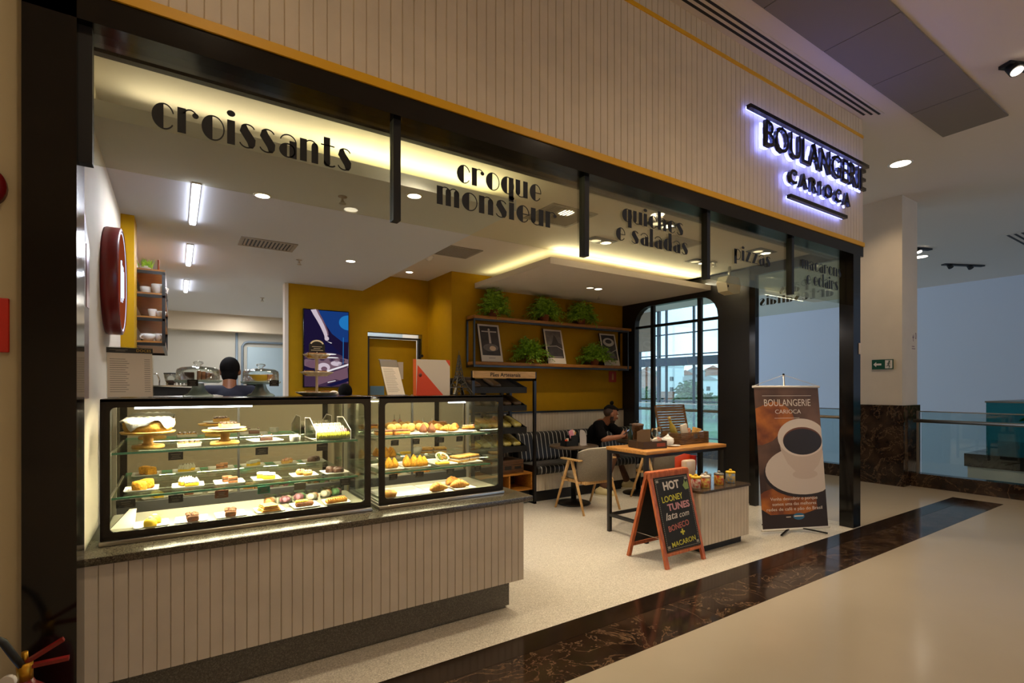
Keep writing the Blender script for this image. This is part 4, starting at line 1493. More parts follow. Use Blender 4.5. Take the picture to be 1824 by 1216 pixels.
def leaning(name, label, cat, x, y, w, h, ang, rz, parts):
    """sheet leaning back on a clear easel; parts(mb-space: local x right, z up, y=0 face)"""
    t = thing(name, label, cat, (x, y, CT))
    mt = Matrix.Translation((x, y, CT + .004)) @ Matrix.Rotation(rz, 4, 'Z') @ Matrix.Rotation(-ang, 4, 'X')
    MB().box(-w / 2 - .004, w / 2 + .004, .001, .004, 0, h + .006).xf(mt).build('acrylic_back', 'acrylic', t)
    b = MB()
    b.box(-w / 2, w / 2, -.03, .06, 0, .003).xf(Matrix.Translation((x, y, CT)) @ Matrix.Rotation(rz, 4, 'Z')).build('easel_foot', 'acrylic', t)
    for nm, mb, mats in parts:
        mb.xf(mt).build(nm, mats, t)
    return t


mb = MB().box(-.095, .095, -.001, .0005, 0, .235, 0)
for k in range(16):
    z = .20 - k * .0115
    mb.box(-.085, -.02 + .02 * ((k * 7) % 5) / 5, -.0016, -.0009, z, z + .0022, 1)
    mb.box(.06, .085, -.0016, -.0009, z, z + .0022, 1)
hd = MB().box(-.098, .098, -.003, .0005, .235, .262, 0)
hd.text('DOCES', .02, (.09, -.0032, .242), (1, 0, 0), (0, 0, 1), .0006, 1, None, 'RIGHT')
hd.box(-.085, -.01, -.0036, -.0028, .250, .2525, 2).box(-.06, -.02, -.0036, -.0028, .243, .2455, 2)
leaning('menu_sheet', 'white menu sheet with black DOCES header leaning at the left end of the case', 'menu', -.195, 3.30, .19, .262, math.radians(12), .12, [('sheet', mb, ['paper', 'ink']), ('header', hd, ['tagblack', mat('gold_ink', (190, 150, 50), .5), 'ink'])])
mb = MB().box(-.07, .07, -.001, .0005, 0, .255, 0)
for k in range(17):
    z = .19 - k * .0105
    mb.box(-.058, .02 + .02 * ((k * 5) % 4) / 4, -.0016, -.0009, z, z + .002, 1)
leaning('menu_card', 'narrow white menu card with grey top leaning on the savoury case', 'menu', 1.245, 3.32, .14, .255, math.radians(22), .25, [('card', mb, ['paper', 'ink']), ('header', MB().box(-.07, .07, -.0022, -.0004, .205, .256), mat('header_grey', (128, 118, 104), .6))])
rw = thing('promo_card', 'red and white folded promotional card standing on the savoury case', 'card', (1.51, 3.33, CT))
mt = Matrix.Translation((1.515, 3.33, CT)) @ Matrix.Rotation(.05, 4, 'Z')
MB().box(-.125, .14, 0, .003, 0, .25).xf(mt).build('panel', 'paper', rw)
MB().ext([(-.125, -.0006, 0), (.085, -.0006, 0), (-.115, -.0006, .21)], (0, .0005, 0)).ext([(.105, -.0006, .25), (.14, -.0006, .25), (.14, -.0006, .205)], (0, .0005, 0)).xf(mt).build('red_print', 'orange', rw)
MB().box(-.147, -.125, .0, .003, 0, .25).xf(mt).build('side_flap', mat('flap_orange', (240, 110, 30), .5), rw)
MB().lathe([(0, -.0008), (.014, -.0008), (.014, 0)], (0, 0, 0), 18).xf(mt @ Matrix.Translation((-.095, -.0006, .14)) @ Matrix.Rotation(PI / 2, 4, 'X')).build('seal', 'ink', rw)
z = MB().box(-.12, .13, .003, .09, 0, .003).xf(mt).build('foot', 'paper', rw)


def glass_dome(x, y, label_stand, label_dome, r, hs):
    s_ = thing('cake_stand', label_stand, 'cake stand', (x, y, CT))
    MB().lathe([(.072, 0), (.076, .004), (.07, .012), (.05, .022), (.034, .045), (.026, hs - .012)], (x, y, CT), 28).build('foot', 'pressed_glass', s_)
    MB().lathe([(.0, hs - .012), (r * .9, hs - .010), (r * 1.06, hs - .002), (r * 1.08, hs + .006), (r * 1.05, hs + .006), (r, hs), (0, hs)], (x, y, CT), 36).build('plate', 'pressed_glass', s_)
    d_ = thing('glass_dome', label_dome, 'glass cover', (x, y, CT + hs))
    z0 = CT + hs + .001
    H_ = .082
    MB().lathe([(r * .97, 0), (r * .97, H_ * .62), (r * .93, H_ * .80), (r * .75, H_ * .92), (r * .3, H_ * .99), (.02, H_), (.018, H_ - .003), (r * .3, H_ * .95), (r * .74, H_ * .88), (r * .91, H_ * .77), (r * .945, H_ * .6), (r * .945, 0)], (x, y, z0), 40).build('cover', 'dome_glass', d_)
    MB().lathe([(.014, 0), (.012, .006), (.024, .014), (.026, .02), (.02, .026), (0, .028)], (x, y, z0 + H_), 20).build('knob', 'dome_glass', d_)
    return z0


M['pressed_glass'] = mat('pressed_glass', (176, 198, 180), .12)
M['pressed_glass'].node_tree.nodes['Principled BSDF'].inputs['Alpha'].default_value = .6
M['dome_glass'] = glass_mat('dome_glass', (251, 252, 250), .7, .02, .015)
z0 = glass_dome(.105, 3.33, 'pressed green glass cake stand with dark cake, left of the two', 'clear glass dome with knob over the dark chocolate cake', .108, .088)
ck = thing('chocolate_layer_cake', 'dark cake with brown wedges under the left glass dome', 'cake', (.105, 3.33, z0))
MB().rbox(.03, .085, 3.27, 3.33, z0, z0 + .048, .004).build('dark_slab', 'choc', ck)
mb = MB()
for k in range(4):
    mb.rbox(.098 + .021 * k, .117 + .021 * k, 3.285, 3.35, z0, z0 + .056 - .004 * k, .003)
mb.build('slice', 'choc_light', ck)
z0 = glass_dome(.42, 3.34, 'pressed green glass cake stand with yellow cake, right of the two', 'clear glass dome with knob over the yellow cake', .100, .083)
ck = thing('lemon_cake', 'cut yellow and brown cake under the right glass dome', 'cake', (.42, 3.34, z0))
MB().ext([(.355, 3.275, z0), (.445, 3.275, z0), (.425, 3.345, z0)], (0, 0, .044)).build('yellow_filling', 'lemon', ck)
MB().ext([(.45, 3.28, z0), (.49, 3.30, z0), (.48, 3.38, z0), (.43, 3.35, z0)], (0, 0, .046)).ext([(.36, 3.30, z0), (.42, 3.36, z0), (.36, 3.37, z0), (.345, 3.34, z0)], (0, 0, .044)).build('crust', 'pastry', ck)
for x, y, l in ((.075, 3.205, 'black price tag clipped on the left green cake stand'), (.475, 3.225, 'black price tag clipped on the right green cake stand')):
    price_tag(x, CT + .078, l, y=y, w=.05, h=.034)
ts = thing('tiered_stand', 'cream three tier cake stand with scalloped trays on top of the case', 'cake stand', (.74, 3.36, CT))
sc = lambda a, z: 1 + .05 * math.cos(14 * a)
for z, r in ((.0, .118), (.125, .095), (.235, .078)):
    MB().lathe([(0, .004), (r * .62, .004), (r * .95, .022), (r * 1.02, .026), (r * .96, .019), (r * .62, 0), (0, 0)], (.74, 3.36, CT + z), 84, 0, sc).build('tray', 'cream', ts)
MB().cyl((.74, 3.36, CT), (.74, 3.36, CT + .25), .008).cyl((.74, 3.36, CT + .13), (.74, 3.36, CT + .24), .010).build('stem', 'cream', ts)
cs = [(-.045, -.03, .004), (.045, -.025, .004), (-.05, -.015, .129), (.025, -.03, .129), (-.035, -.03, .239), (.02, -.035, .239)]
cl = ['on the left of the bottom tier', 'on the right of the bottom tier', 'on the left of the middle tier', 'beside the stem on the middle tier', 'on the left of the top tier', 'on the right of the top tier']
o = None
for k, (p_, l) in enumerate(zip(cs, cl)):
    loc = (.74 + p_[0], 3.36 + p_[1], CT + p_[2])
    if not o:
        o = one(MB().rbox(-.026, .026, -.02, .02, 0, .026, .003, 0).rbox(-.027, .027, -.021, .021, .026, .03, .002, 1), 'small_cake', ['sponge', 'choc_light'], 'small square cake ' + l + ' of the cream stand', 'cake', (0, 0, 0), 'small cakes on the tiered stand')
        o.location = loc
    else:
        again(o, 'small square cake ' + l + ' of the cream stand', loc, random.uniform(-.3, .3))
tp = thing('topper_sign', 'small black arched sign on top of the cream tiered stand', 'sign', (.735, 3.34, CT + .25))
pts = [(.69, 0, CT + .272), (.785, 0, CT + .272), (.785, 0, CT + .318)] + [(.737 + .045 * math.cos(math.radians(a)), 0, CT + .318 + .034 * math.sin(math.radians(a))) for a in range(10, 171, 20)] + [(.69, 0, CT + .318)]
MB().ext([(a, 3.34, c) for a, b, c in pts], (0, .003, 0)).build('board', 'tagblack', tp)
mb = MB()
for q in band(.737, CT + .318, .042, .032, .009, 15, 165, 12):
    mb.ext([(a, 3.3395, b) for a, b in q], (0, -.0008, 0))
for k, w in enumerate((.03, .02, .036)):
    mb.box(.737 - w, .737 + w, 3.3385, 3.3395, CT + .306 - k * .011, CT + .3085 - k * .011)
mb.build('print', 'cream', tp)
MB().cyl((.737, 3.342, CT + .25), (.737, 3.342, CT + .275), .003).build('pin', 'cream', tp)
one(MB().sph((0, 0, .016), (.03, .022, .018), 12), 'bread_roll', 'cake_white', 'small white roll lying right of the cream tiered stand', 'roll', (0, 0, 0)).location = (.86, 3.42, CT)
# little lattice tower
et = thing('tower_figurine', 'small dark metal lattice tower figurine at the right end of the cases', 'figurine', (1.745, 3.35, CT))
ex0, ey0 = 1.735, 3.35


def legw(z):
    if z < .05:
        return .075 - .55 * z
    if z < .13:
        return .0475 - .32 * (z - .05)
    return max(.004, .0219 - .115 * (z - .13))


lg = MB()
zs = [0, .025, .05, .09, .13, .17, .21, .25, .29]
for sx in (-1, 1):
    for sy in (-1, 1):
        for a, b in zip(zs, zs[1:]):
            lg.bar((ex0 + sx * legw(a), ey0 + sy * legw(a), CT + a), (ex0 + sx * legw(b), ey0 + sy * legw(b), CT + b), .016 if a < .05 else .008 if a < .13 else .005)
lg.build('leg', mat('tower_bronze', (70, 64, 50), .5, .5), et)
br = MB()
for a, b in zip(zs[2:], zs[3:]):
    for s in (-1, 1):
        br.bar((ex0 - legw(a), ey0 + s * legw(a), CT + a), (ex0 + legw(b), ey0 + s * legw(b), CT + b), .004)
        br.bar((ex0 + legw(a), ey0 + s * legw(a), CT + a), (ex0 - legw(b), ey0 + s * legw(b), CT + b), .004)
        br.bar((ex0 + s * legw(a), ey0 - legw(a), CT + a), (ex0 + s * legw(b), ey0 + legw(b), CT + b), .004)
br.build('lattice', bpy.data.materials['tower_bronze'], et)
for z, w in ((.05, .053), (.13, .026), (.255, .010)):
    MB().box(ex0 - w, ex0 + w, ey0 - w, ey0 + w, CT + z, CT + z + .008).build('platform', bpy.data.materials['tower_bronze'], et)
ar = MB()
for s in (-1, 1):
    for q in range(8):
        a0, a1 = PI * q / 8, PI * (q + 1) / 8
        ar.bar((ex0 + .055 * math.cos(a0), ey0 + s * .07, CT + .04 * math.sin(a0)), (ex0 + .055 * math.cos(a1), ey0 + s * .07, CT + .04 * math.sin(a1)), .005)
ar.build('arch', bpy.data.materials['tower_bronze'], et)
MB().cyl((ex0, ey0, CT + .28), (ex0, ey0, CT + .325), .003, .001).build('spire', bpy.data.materials['tower_bronze'], et)


# ================================================================== SEATING AREA
# wall shelf with wooden boards
ws = thing('wall_shelf', 'two board wooden wall shelf in a black frame on the yellow wall', 'shelf', (4.7, 6.0, 1.80))
for z in (1.80, 2.41):
    MB().rbox(3.27, 6.18, 5.88, 6.09, z, z + .045, .004).build('board', 'shelf_wood', ws)
for x in (3.27, 6.10):
    f_ = MB()
    for y in (5.885, 6.075):
        f_.box(x - .012, x + .012, y - .012, y + .012, 1.77, 2.41)
    for z in (1.785, 2.398):
        f_.box(x - .012, x + .012, 5.885, 6.075, z - .012, z + .012)
    f_.build('side_frame', 'black', ws)
for z in (1.785, 2.398):
    MB().box(3.27, 6.10, 5.875, 5.897, z - .012, z + .014).build('front_rail', 'black', ws)


def picture(x0, label, draw, w=.345, h=.535):
    t = thing('picture_frame', label, 'framed photo', (x0 + w / 2, 5.97, 1.846), 'framed photos on the wall shelf')
    mt = Matrix.Translation((x0, 5.915, 1.8465)) @ Matrix.Rotation(math.radians(-14), 4, 'X')
    MB().box(0, w, 0, .014, 0, h).xf(mt).build('frame', 'black', t)
    mb = MB().box(.004, w - .004, -.002, 0, .004, h - .004, 0)
    draw(mb, w, h)
    mb.xf(mt).build('print', ['paper', 'photo_dark', 'photo_mid', 'photo_light', 'photo_glow'], t)


M['photo_dark'] = mat('photo_dark', (58, 50, 48), .5, noise=.3, nscale=9)
M['photo_mid'] = mat('photo_mid', (112, 102, 96), .5, noise=.2, nscale=14)
M['photo_light'] = mat('photo_light', (196, 184, 172), .5)
M['photo_glow'] = mat('photo_glow', (226, 196, 160), .5)


def fl(mb, pts, k, mi):
    mb.ext([(a, -.002 - .0004 * k, b) for a, b in pts], (0, -.0003, 0), mi)


def d1(mb, w, h):
    fl(mb, rect(.03, w - .03, .09, h - .03), 1, 1)
    fl(mb, arc(w * .5, .20, .12, .055, 0, 360, 20)[:-1], 2, 2)
    fl(mb, arc(w * .58, .19, .05, .035, 0, 360, 16)[:-1], 3, 4)
    fl(mb, [(w * .45, .26), (w * .55, .26), (w * .535, .43), (w * .465, .43)], 2, 3)
    fl(mb, [(w * .16, .42), (w * .84, .42), (w * .84, .436), (w * .16, .436)], 3, 3)
    fl(mb, arc(w * .5, .455, .017, .02, 0, 360, 12)[:-1], 3, 3)
    fl(mb, rect(w * .35, w * .65, .05, .056), 2, 2)


def d2_(mb, w, h):
    fl(mb, rect(.03, w - .03, .09, h - .03), 1, 2)
    fl(mb, [(.03, .09), (w - .03, .09), (w - .03, .30), (w * .72, .33), (w * .6, .42), (w * .52, .45), (w * .44, .36), (w * .35, .30), (.03, .27)], 2, 1)
    fl(mb, [(.03, .26), (w * .6, .27), (w - .03, .22), (w - .03, .228), (w * .6, .28), (.03, .268)], 3, 3)
    fl(mb, rect(.05, w - .05, .105, .112), 3, 3)


def d3(mb, w, h):
    fl(mb, rect(.03, w - .03, .09, h - .03), 1, 1)
    fl(mb, arc(w * .5, .39, .12, .07, 0, 360, 24)[:-1], 2, 3)
    fl(mb, arc(w * .5, .40, .07, .035, 0, 360, 24)[:-1], 3, 1)
    fl(mb, [(w * .2, .12), (w * .85, .12), (w * .75, .2), (w * .3, .26)], 2, 2)
    fl(mb, [(.05, .15), (w * .9, .26), (w * .9, .27), (.05, .16)], 3, 3)


picture(3.40, 'framed grey photo of a pale statue with outspread arms, leftmost on the shelf', d1)
picture(4.51, 'framed grey photo of a dark mountain over a bay, middle of the shelf', d2_)
picture(5.62, 'framed grey photo of a round stadium, partly behind a fern', d3)


PICX = [(3.36, 3.8), (4.47, 4.9), (5.58, 6.02)]


def fern(label, x, y, z, rx, rz, seed):
    t = thing('potted_fern', label, 'plant', (x, y, z), 'bushy ferns on the wall shelf')
    MB().lathe([(.055, 0), (.075, .09), (.08, .09), (.08, .105), (.065, .105), (.06, .09), (0, .085)], (x, y, z), 20).build('pot', 'terracotta', t)
    r = random.Random(seed)
    mb = MB()
    yy = y - .02
    for k in range(170):
        a = r.uniform(0, 2 * PI)
        el = r.uniform(.1, 1.35)
        d = Vector((math.cos(a) * math.cos(el) * rx, math.sin(a) * math.cos(el) * .17, math.sin(el) * rz)) * 1.1
        p0 = Vector((x, yy, z + .09))
        p2 = p0 + d * r.uniform(.7, 1.05)
        p2.z -= .13 * math.cos(el) * r.uniform(.2, 1.1)
        p1 = (p0 + p2) / 2 + Vector((0, 0, .06))
        prev = p0
        for i in range(1, 9):
            s = i / 8
            q = p0 * (1 - s) ** 2 + p1 * 2 * s * (1 - s) + p2 * s * s
            q.y = min(q.y, 6.06)
            u = (q - prev).normalized()
            for sd in (-1, 1):
                w = u.cross(Vector((0, 0, 1)) + Vector((r.uniform(-.6, .6), r.uniform(-.6, .6), r.uniform(-.3, .3)))).normalized() * sd
                L = .052 * (1.15 - s * .5) * r.uniform(.7, 1.3)
                tip = q + w * L + u * L * .5 - Vector((0, 0, .012))
                tip.y = min(tip.y, 6.075)
                for (a_, b_) in PICX:
                    if a_ < tip.x < b_ and tip.z < 2.41:
                        tip.y = min(tip.y, 5.89)
                        q.y = min(q.y, 5.89)
                mid = q + w * L * .5 + u * L * .15
                sidev = u * L * .26
                mb.add([q, mid + sidev, tip, mid - sidev], [(0, 1, 2), (0, 2, 3)])
            prev = q
    mb.build('foliage', 'leaf', t)


fern('bushy green fern on the upper board, above the statue photo', 3.63, 5.98, 2.455, .26, .30, 1)
fern('bushy green fern in the middle of the upper board', 4.49, 5.98, 2.455, .34, .28, 2)
fern('bushy green fern on the upper board, nearest the window', 5.19, 5.98, 2.455, .34, .27, 3)
fern('bushy green fern on the lower board between the statue and mountain photos', 4.22, 5.98, 1.845, .36, .27, 4)
fern('bushy green fern on the lower board in front of the stadium photo', 5.45, 5.96, 1.845, .36, .27, 5)
fs_ = thing('fire_point_sign', 'small red fire equipment sign on the yellow wall under the shelf', 'sign', (5.97, 6.095, 1.59))
MB().box(5.89, 6.05, 6.092, 6.1, 1.59, 1.765).build('plate', mat('dim_red', (176, 50, 14), .5), fs_)
MB().rbox(5.95, 5.99, 6.0895, 6.0925, 1.625, 1.715, .004).box(5.962, 5.978, 6.0895, 6.0925, 1.715, 1.735).build('pictogram', mat('sign_cream', (220, 160, 90), .5), fs_)

# menu screen on the yellow wall
tv = thing('menu_screen', 'upright lit screen showing a hand and bread on the yellow wall', 'screen', (1.62, 6.85, 1.5))
MB().rbox(1.335, 1.905, 6.80, 6.86, 1.50, 2.495, .006).build('bezel', 'gloss_black', tv)
pic = MB().box(1.347, 1.893, 6.7985, 6.80, 1.512, 2.483, 0)


def px(pts, k, mi):
    pic.ext([(1.347 + a * .546, 6.7985 - .0004 * k, 1.512 + b * .971) for a, b in pts], (0, -.0003, 0), mi)


def blob(cx, cy, rx, ry, k, mi, a0=0, a1=360, n=26):
    px([(min(1, max(0, x)), min(1, max(0, y))) for x, y in arc(cx, cy, rx, ry, a0, a1, n)[:-1]], k, mi)


px([(.30, 1), (1, 1), (1, .60), (.86, .60), (.62, .70), (.45, .84)], 1, 1)
blob(.98, .86, .36, .15, 2, 1)
blob(1.0, .86, .22, .10, 3, 2)
finger = [(.10, 1.0, .16), (.17, .93, .15), (.25, .86, .14), (.32, .79, .13), (.38, .72, .12), (.42, .67, .10), (.44, .635, .05)]
for q, mi, kk in ((1., 4, 2), (.72, 3, 3)):
    px([(x + w * .25, y) for x, y, w in finger] + [(x + w * .25 + w * q, y + .012) for x, y, w in reversed(finger)], kk, mi)
blob(.50, .635, .05, .03, 4, 3)
px([(.50, .60), (.62, .58), (.60, .572)], 4, 8)
px([(.36, .60), (.60, .56), (.86, .42), (.60, .38), (.2, .42)], 2, 5)
blob(.35, .40, .52, .055, 3, 6)
for q in range(7):
    blob(.18 + .11 * q, .375 - .004 * q, .075, .028, 4, 7 if q % 2 else 6)
blob(.55, .31, .62, .085, 3, 7)
blob(.20, .29, .17, .05, 4, 4)
blob(.43, .255, .145, .058, 5, 3)
blob(.44, .235, .07, .03, 6, 4)
blob(.72, .31, .13, .035, 4, 3)
blob(.88, .29, .12, .03, 4, 6)
px([(0, .22), (.3, .15), (.98, .27), (1, .10), (1, 0), (.0, 0)], 4, 6)
px([(.25, .12), (.98, .26), (1, .05), (.7, .10), (.3, .02)], 5, 4)
px([(.3, .15), (1, .285), (1, .31), (.3, .172)], 6, 8)
px([(.48, .02), (1, .12), (1, .07), (.6, .0)], 6, 5)
px([(.52, .05), (.7, .075), (.7, .085), (.52, .06)], 7, 8)
blob(.55, .43, .17, .010, 4, 8)
blob(.62, .385, .15, .008, 5, 8)
px([(.87, .30), (.885, .30), (.89, .66), (.875, .66)], 4, 2)
pic.build('picture', [emis('screen_navy', (28, 20, 52), .9), emis('screen_blue', (24, 58, 122), .9), emis('screen_cyan', (34, 120, 190), .9), emis('screen_skin', (206, 190, 202), .9), emis('screen_mauve', (120, 88, 104), .8), emis('screen_deep', (22, 20, 58), 1.0), emis('screen_purple', (66, 46, 68), .9), emis('screen_crust', (118, 92, 104), .9), emis('screen_blade', (226, 222, 226), 1.0)], tv)

# door in the yellow wall
dr = thing('staff_door', 'yellow staff door in a black frame in the yellow wall', 'door', (2.56, 6.9, 0))
f_ = MB()
f_.box(2.17, 2.195, 6.87, 6.95, 0, 2.20).box(2.92, 2.94, 6.87, 6.95, 0, 2.20).box(2.17, 2.94, 6.87, 6.95, 2.18, 2.20)
f_.build('frame', 'black', dr)
MB().rbox(2.20, 2.90, 6.93, 6.97, .01, 2.175, .004).build('leaf', 'yellow', dr)
MB().box(2.50, 2.70, 6.926, 6.93, 1.62, 1.86).build('notice', 'paper', dr)
MB().cyl((2.935, 6.84, 1.95), (2.935, 6.80, 1.95), .02).build('closer_knob', 'black', dr)
MB().rbox(2.22, 2.42, 6.915, 6.93, 1.30, 1.52, .003).build('vision_panel', mat('door_blue', (96, 130, 150), .3), dr)
MB().cyl((2.85, 6.93, 1.05), (2.85, 6.87, 1.05), .012).bar((2.85, 6.875, 1.05), (2.74, 6.875, 1.05), .018).build('handle', 'steel', dr)
sbox('wall_corridor', 2.0, 3.0, 7.6, 7.7, 0, 3.04, mat('corridor_blue', (180, 200, 210), .7))

# bread rack
rk = thing('bread_rack', 'black bread rack with sloping trays and a wooden sign reading Paes Artesanais', 'rack', (3.43, 5.6, 0))
f_ = MB()
for x in (2.97, 3.88):
    f_.box(x - .018, x + .018, 5.36, 5.396, 0, 1.70)
    f_.box(x - .018, x + .018, 5.94, 5.976, 0, 1.62)
    f_.box(x - .018, x + .018, 5.36, 5.976, .0, .03)
    f_.box(x - .018, x + .018, 5.36, 5.976, 1.585, 1.62)
f_.box(2.97, 3.88, 5.94, 5.976, 1.585, 1.62)
f_.build('frame', 'black', rk)
MB().box(3.40, 3.46, 5.90, 5.94, .03, 1.62).box(3.70, 3.74, 5.90, 5.94, .03, 1.62).build('back_post', 'matte_black', rk)
sgn = MB().rbox(2.955, 3.865, 5.335, 5.358, 1.615, 1.70, .003).build('sign_board', 'sign_wood', rk)
MB().text('Pães Artesanais', .066, (3.41, 5.3345, 1.635), (1, 0, 0), (0, 0, 1), .001, 0, .44, 'CENTER', .0012).build('lettering', 'matte_black', sgn)
TRZ = [1.45, 1.22, .94, .70]
for z in TRZ:
    y0, y1, dz = 5.42, 5.88, .155
    mb = MB()
    for a in (0,):
        mb.ext([(3.0, y0, z), (3.0, y1, z + dz), (3.0, y1, z + dz + .012), (3.0, y0, z + .012)], (.78, 0, 0))
        mb.ext([(3.0, y0 - .012, z - .02), (3.0, y0 + .002, z - .02), (3.0, y0 + .002, z + .055), (3.0, y0 - .012, z + .055)], (.78, 0, 0))
        for x in (3.0, 3.768):
            mb.ext([(x, y0 - .01, z - .02), (x, y1, z + dz - .02), (x, y1, z + dz + .05), (x, y0 - .01, z + .05)], (.012, 0, 0))
    mb.build('tray', 'matte_black', rk)
M['bag_brown'] = mat('bag_brown', (92, 70, 44), .35, noise=.3, nscale=30)
M['bag_yellow'] = mat('bag_yellow', (196, 172, 54), .3, rgb2=(226, 214, 150), nscale=26)
sl = math.atan2(.155, .46)
for z, m, row in ((1.45, 'bag_brown', 'top'), (1.22, 'bag_brown', 'second'), (.94, 'bag_yellow', 'third'), (.70, 'bag_yellow', 'bottom')):
    src = None
    for k in range(5):
        if row == 'top' and k in (1, 3, 4):
            continue
        x = 3.085 + .15 * k
        mt_loc = (x, 5.64, z + .019 + .155 * (5.64 - 5.42) / .46)
        l = '%s bread bag lying on the %s tray of the black rack' % ('clear yellow' if m == 'bag_yellow' else 'brown', row)
        if not src:
            mb = MB().rbox(-.06, .06, -.17, .15, 0, .055, .025, 0, 3)
            mb.xf(Matrix.Rotation(sl, 4, 'X'))
            src = one(mb, 'bread_bag', m, l, 'bread bag', (0, 0, 0), 'bread bags on the %s tray' % row)
            src.location = mt_loc
        else:
            again(src, l, mt_loc, random.uniform(-.05, .05))
cbx = one(MB().rbox(-.24, .24, -.15, .15, 0, .17, .006, 0).box(-.235, .235, -.152, -.149, .054, .058, 1).box(-.235, .235, -.152, -.149, .112, .116, 1).box(-.05, .05, -.153, -.149, .05, .10, 1).box(.1, .2, -.153, -.149, .06, .09, 1), 'wine_crate', ['dark_wood', 'matte_black'], 'closed dark wooden crate at the foot of the bread rack', 'crate', (0, 0, 0))
cbx.location = (3.52, 5.60, .405)
sc_ = thing('slatted_crate', 'open two bay wooden crate under the dark one in the bread rack', 'crate', (3.45, 5.55, .03))
MB().box(3.04, 3.86, 5.40, 5.80, .18, .20).build('bottom_board', 'shelf_wood', sc_)
MB().box(3.04, 3.86, 5.40, 5.80, .385, .405).build('top_board', 'shelf_wood', sc_)
for x in (3.04, 3.50, 3.84):
    MB().box(x, x + .02, 5.40, 5.80, .20, .385).build('upright', 'shelf_wood', sc_)
MB().box(3.04, 3.86, 5.79, 5.80, .20, .385).build('back_board', 'dark_wood', sc_)
MB().box(3.06, 3.84, 5.44, 5.78, .03, .18).build('foot', 'matte_black', sc_)

# striped sofa bench
so = thing('banquette', 'black sofa bench with thin white stripes along the boarded wall', 'sofa', (5.02, 5.7, 0))
grooved(MB(), (3.93, 5.43), (6.17, 5.43), .14, .36, .03, .055).build('kick_panel', 'plank', so)
MB().box(3.92, 6.17, 5.46, 6.0, .0, .36).build('plinth', 'matte_black', so)


def soft(y_prof, x0, x1, name, par):
    """cushion from a closed (y,z) profile with stripes running across the profile"""
    mb = MB()
    n = len(y_prof)
    xs = []
    x = x0
    while x < x1 - .02:
        xs += [(x, 0), (x + .062, 1)]
        x += .072
    xs.append((x1, 0))
    vs = [(xx, y, z) for xx, _ in xs for y, z in y_prof]
    for i in range(len(xs) - 1):
        mi = xs[i][1]
        mb_f = [(i * n + k, i * n + (k + 1) % n, (i + 1) * n + (k + 1) % n, (i + 1) * n + k) for k in range(n)]
        if i == 0:
            k0 = len(mb.v)
            mb.v += vs
        mb.f += mb_f
        mb.m += [mi] * n
        mb.sm += [True] * n
    N = len(xs) - 1
    mb.f += [tuple(range(n)), tuple(N * n + k for k in reversed(range(n)))]
    mb.m += [0, 0]
    mb.sm += [False, False]
    return mb.build(name, ['leather', 'stripe'], par)


def rp(y0, y1, z0, z1, r, tilt=0.):
    p = rrect(y0, y1, z0, z1, r, 4)
    return [(y + (z - z0) * tilt, z) for y, z in p]


soft(rp(5.36, 6.0, .36, .47, .04), 3.92, 6.17, 'seat', so)
soft(rp(5.80, 5.93, .47, .87, .05, .22), 3.92, 6.17, 'backrest', so)


# round bistro tables
def bistro(x, y, label):
    t = thing('bistro_table', label, 'table', (x, y, 0), 'round bistro tables')
    MB().lathe([(0, .725), (.31, .725), (.32, .73), (.32, .748), (.315, .752), (0, .752)], (x, y, 0), 40).build('tabletop', 'dark_table', t)
    MB().cyl((x, y, .02), (x, y, .725), .035).build('column', 'black', t)
    MB().lathe([(0, 0), (.22, 0), (.22, .012), (.2, .02), (.05, .032), (.035, .06)], (x, y, 0), 36).build('foot', 'black', t)
    return t


M['dark_table'] = mat('dark_table', (78, 64, 50), .28, noise=.2, nscale=40)
bistro(4.32, 5.12, 'round dark bistro table carrying the napkin holder')
bistro(5.50, 5.10, 'round dark bistro table in front of the seated man')
nh = thing('napkin_holder', 'black condiment box of napkins and sachets on the left bistro table', 'holder', (4.22, 5.08, .752))
MB().box(4.13, 4.33, 5.04, 5.045, .752, .82).box(4.13, 4.33, 5.155, 5.16, .752, .82).box(4.13, 4.135, 5.04, 5.16, .752, .82).box(4.325, 4.33, 5.04, 5.16, .752, .82).box(4.13, 4.33, 5.04, 5.16, .752, .757).build('box', 'matte_black', nh)
MB().box(4.225, 4.325, 5.05, 5.15, .757, .885).build('tall_insert', 'matte_black', nh)
for k, (x, z, c) in enumerate([(4.16, .83, 'orange'), (4.19, .84, 'paper'), (4.21, .835, 'pastry_pale')]):
    one(MB().rbox(-.02, .02, -.004, .004, -.03, .03, .003).xf(Matrix.Rotation(.3 * (k - 1), 4, 'Y')), 'sachet', c, ['orange sauce sachet', 'white sugar sachet', 'tan sugar sachet'][k] + ' in the black condiment box', 'sachet', (0, 0, 0), None).location = (x, 5.07 + .02 * k, z - .02)
for k, (x, z, c, l) in enumerate([(4.235, .905, 'pink', 'pink folded napkin sticking out of the black holder'), (4.275, .90, 'paper', 'white folded napkin sticking out of the black holder'), (4.31, .895, 'pastry', 'orange printed napkin at the right of the black holder')]):
    one(MB().rbox(-.035, .035, -.004, .004, -.05, .05, .003).xf(Matrix.Rotation(.5 * (k - .6), 4, 'Y')), 'napkin', c, l, 'napkin', (0, 0, 0)).location = (x, 5.065 + .03 * k, z)
ac = one(MB().ext([(-.055, 0, 0), (.055, 0, 0), (.055, 0, .10), (.045, 0, .15), (.02, 0, .185), (-.01, 0, .20), (-.055, 0, .20)], (0, .004, 0)).box(-.055, .055, -.03, .03, 0, .004), 'table_card', mat('frosted_card', (186, 176, 168), .4), 'grey curved acrylic card standing beside the napkin holder', 'card', (0, 0, 0))
ac.location = (4.415, 5.04, .752)


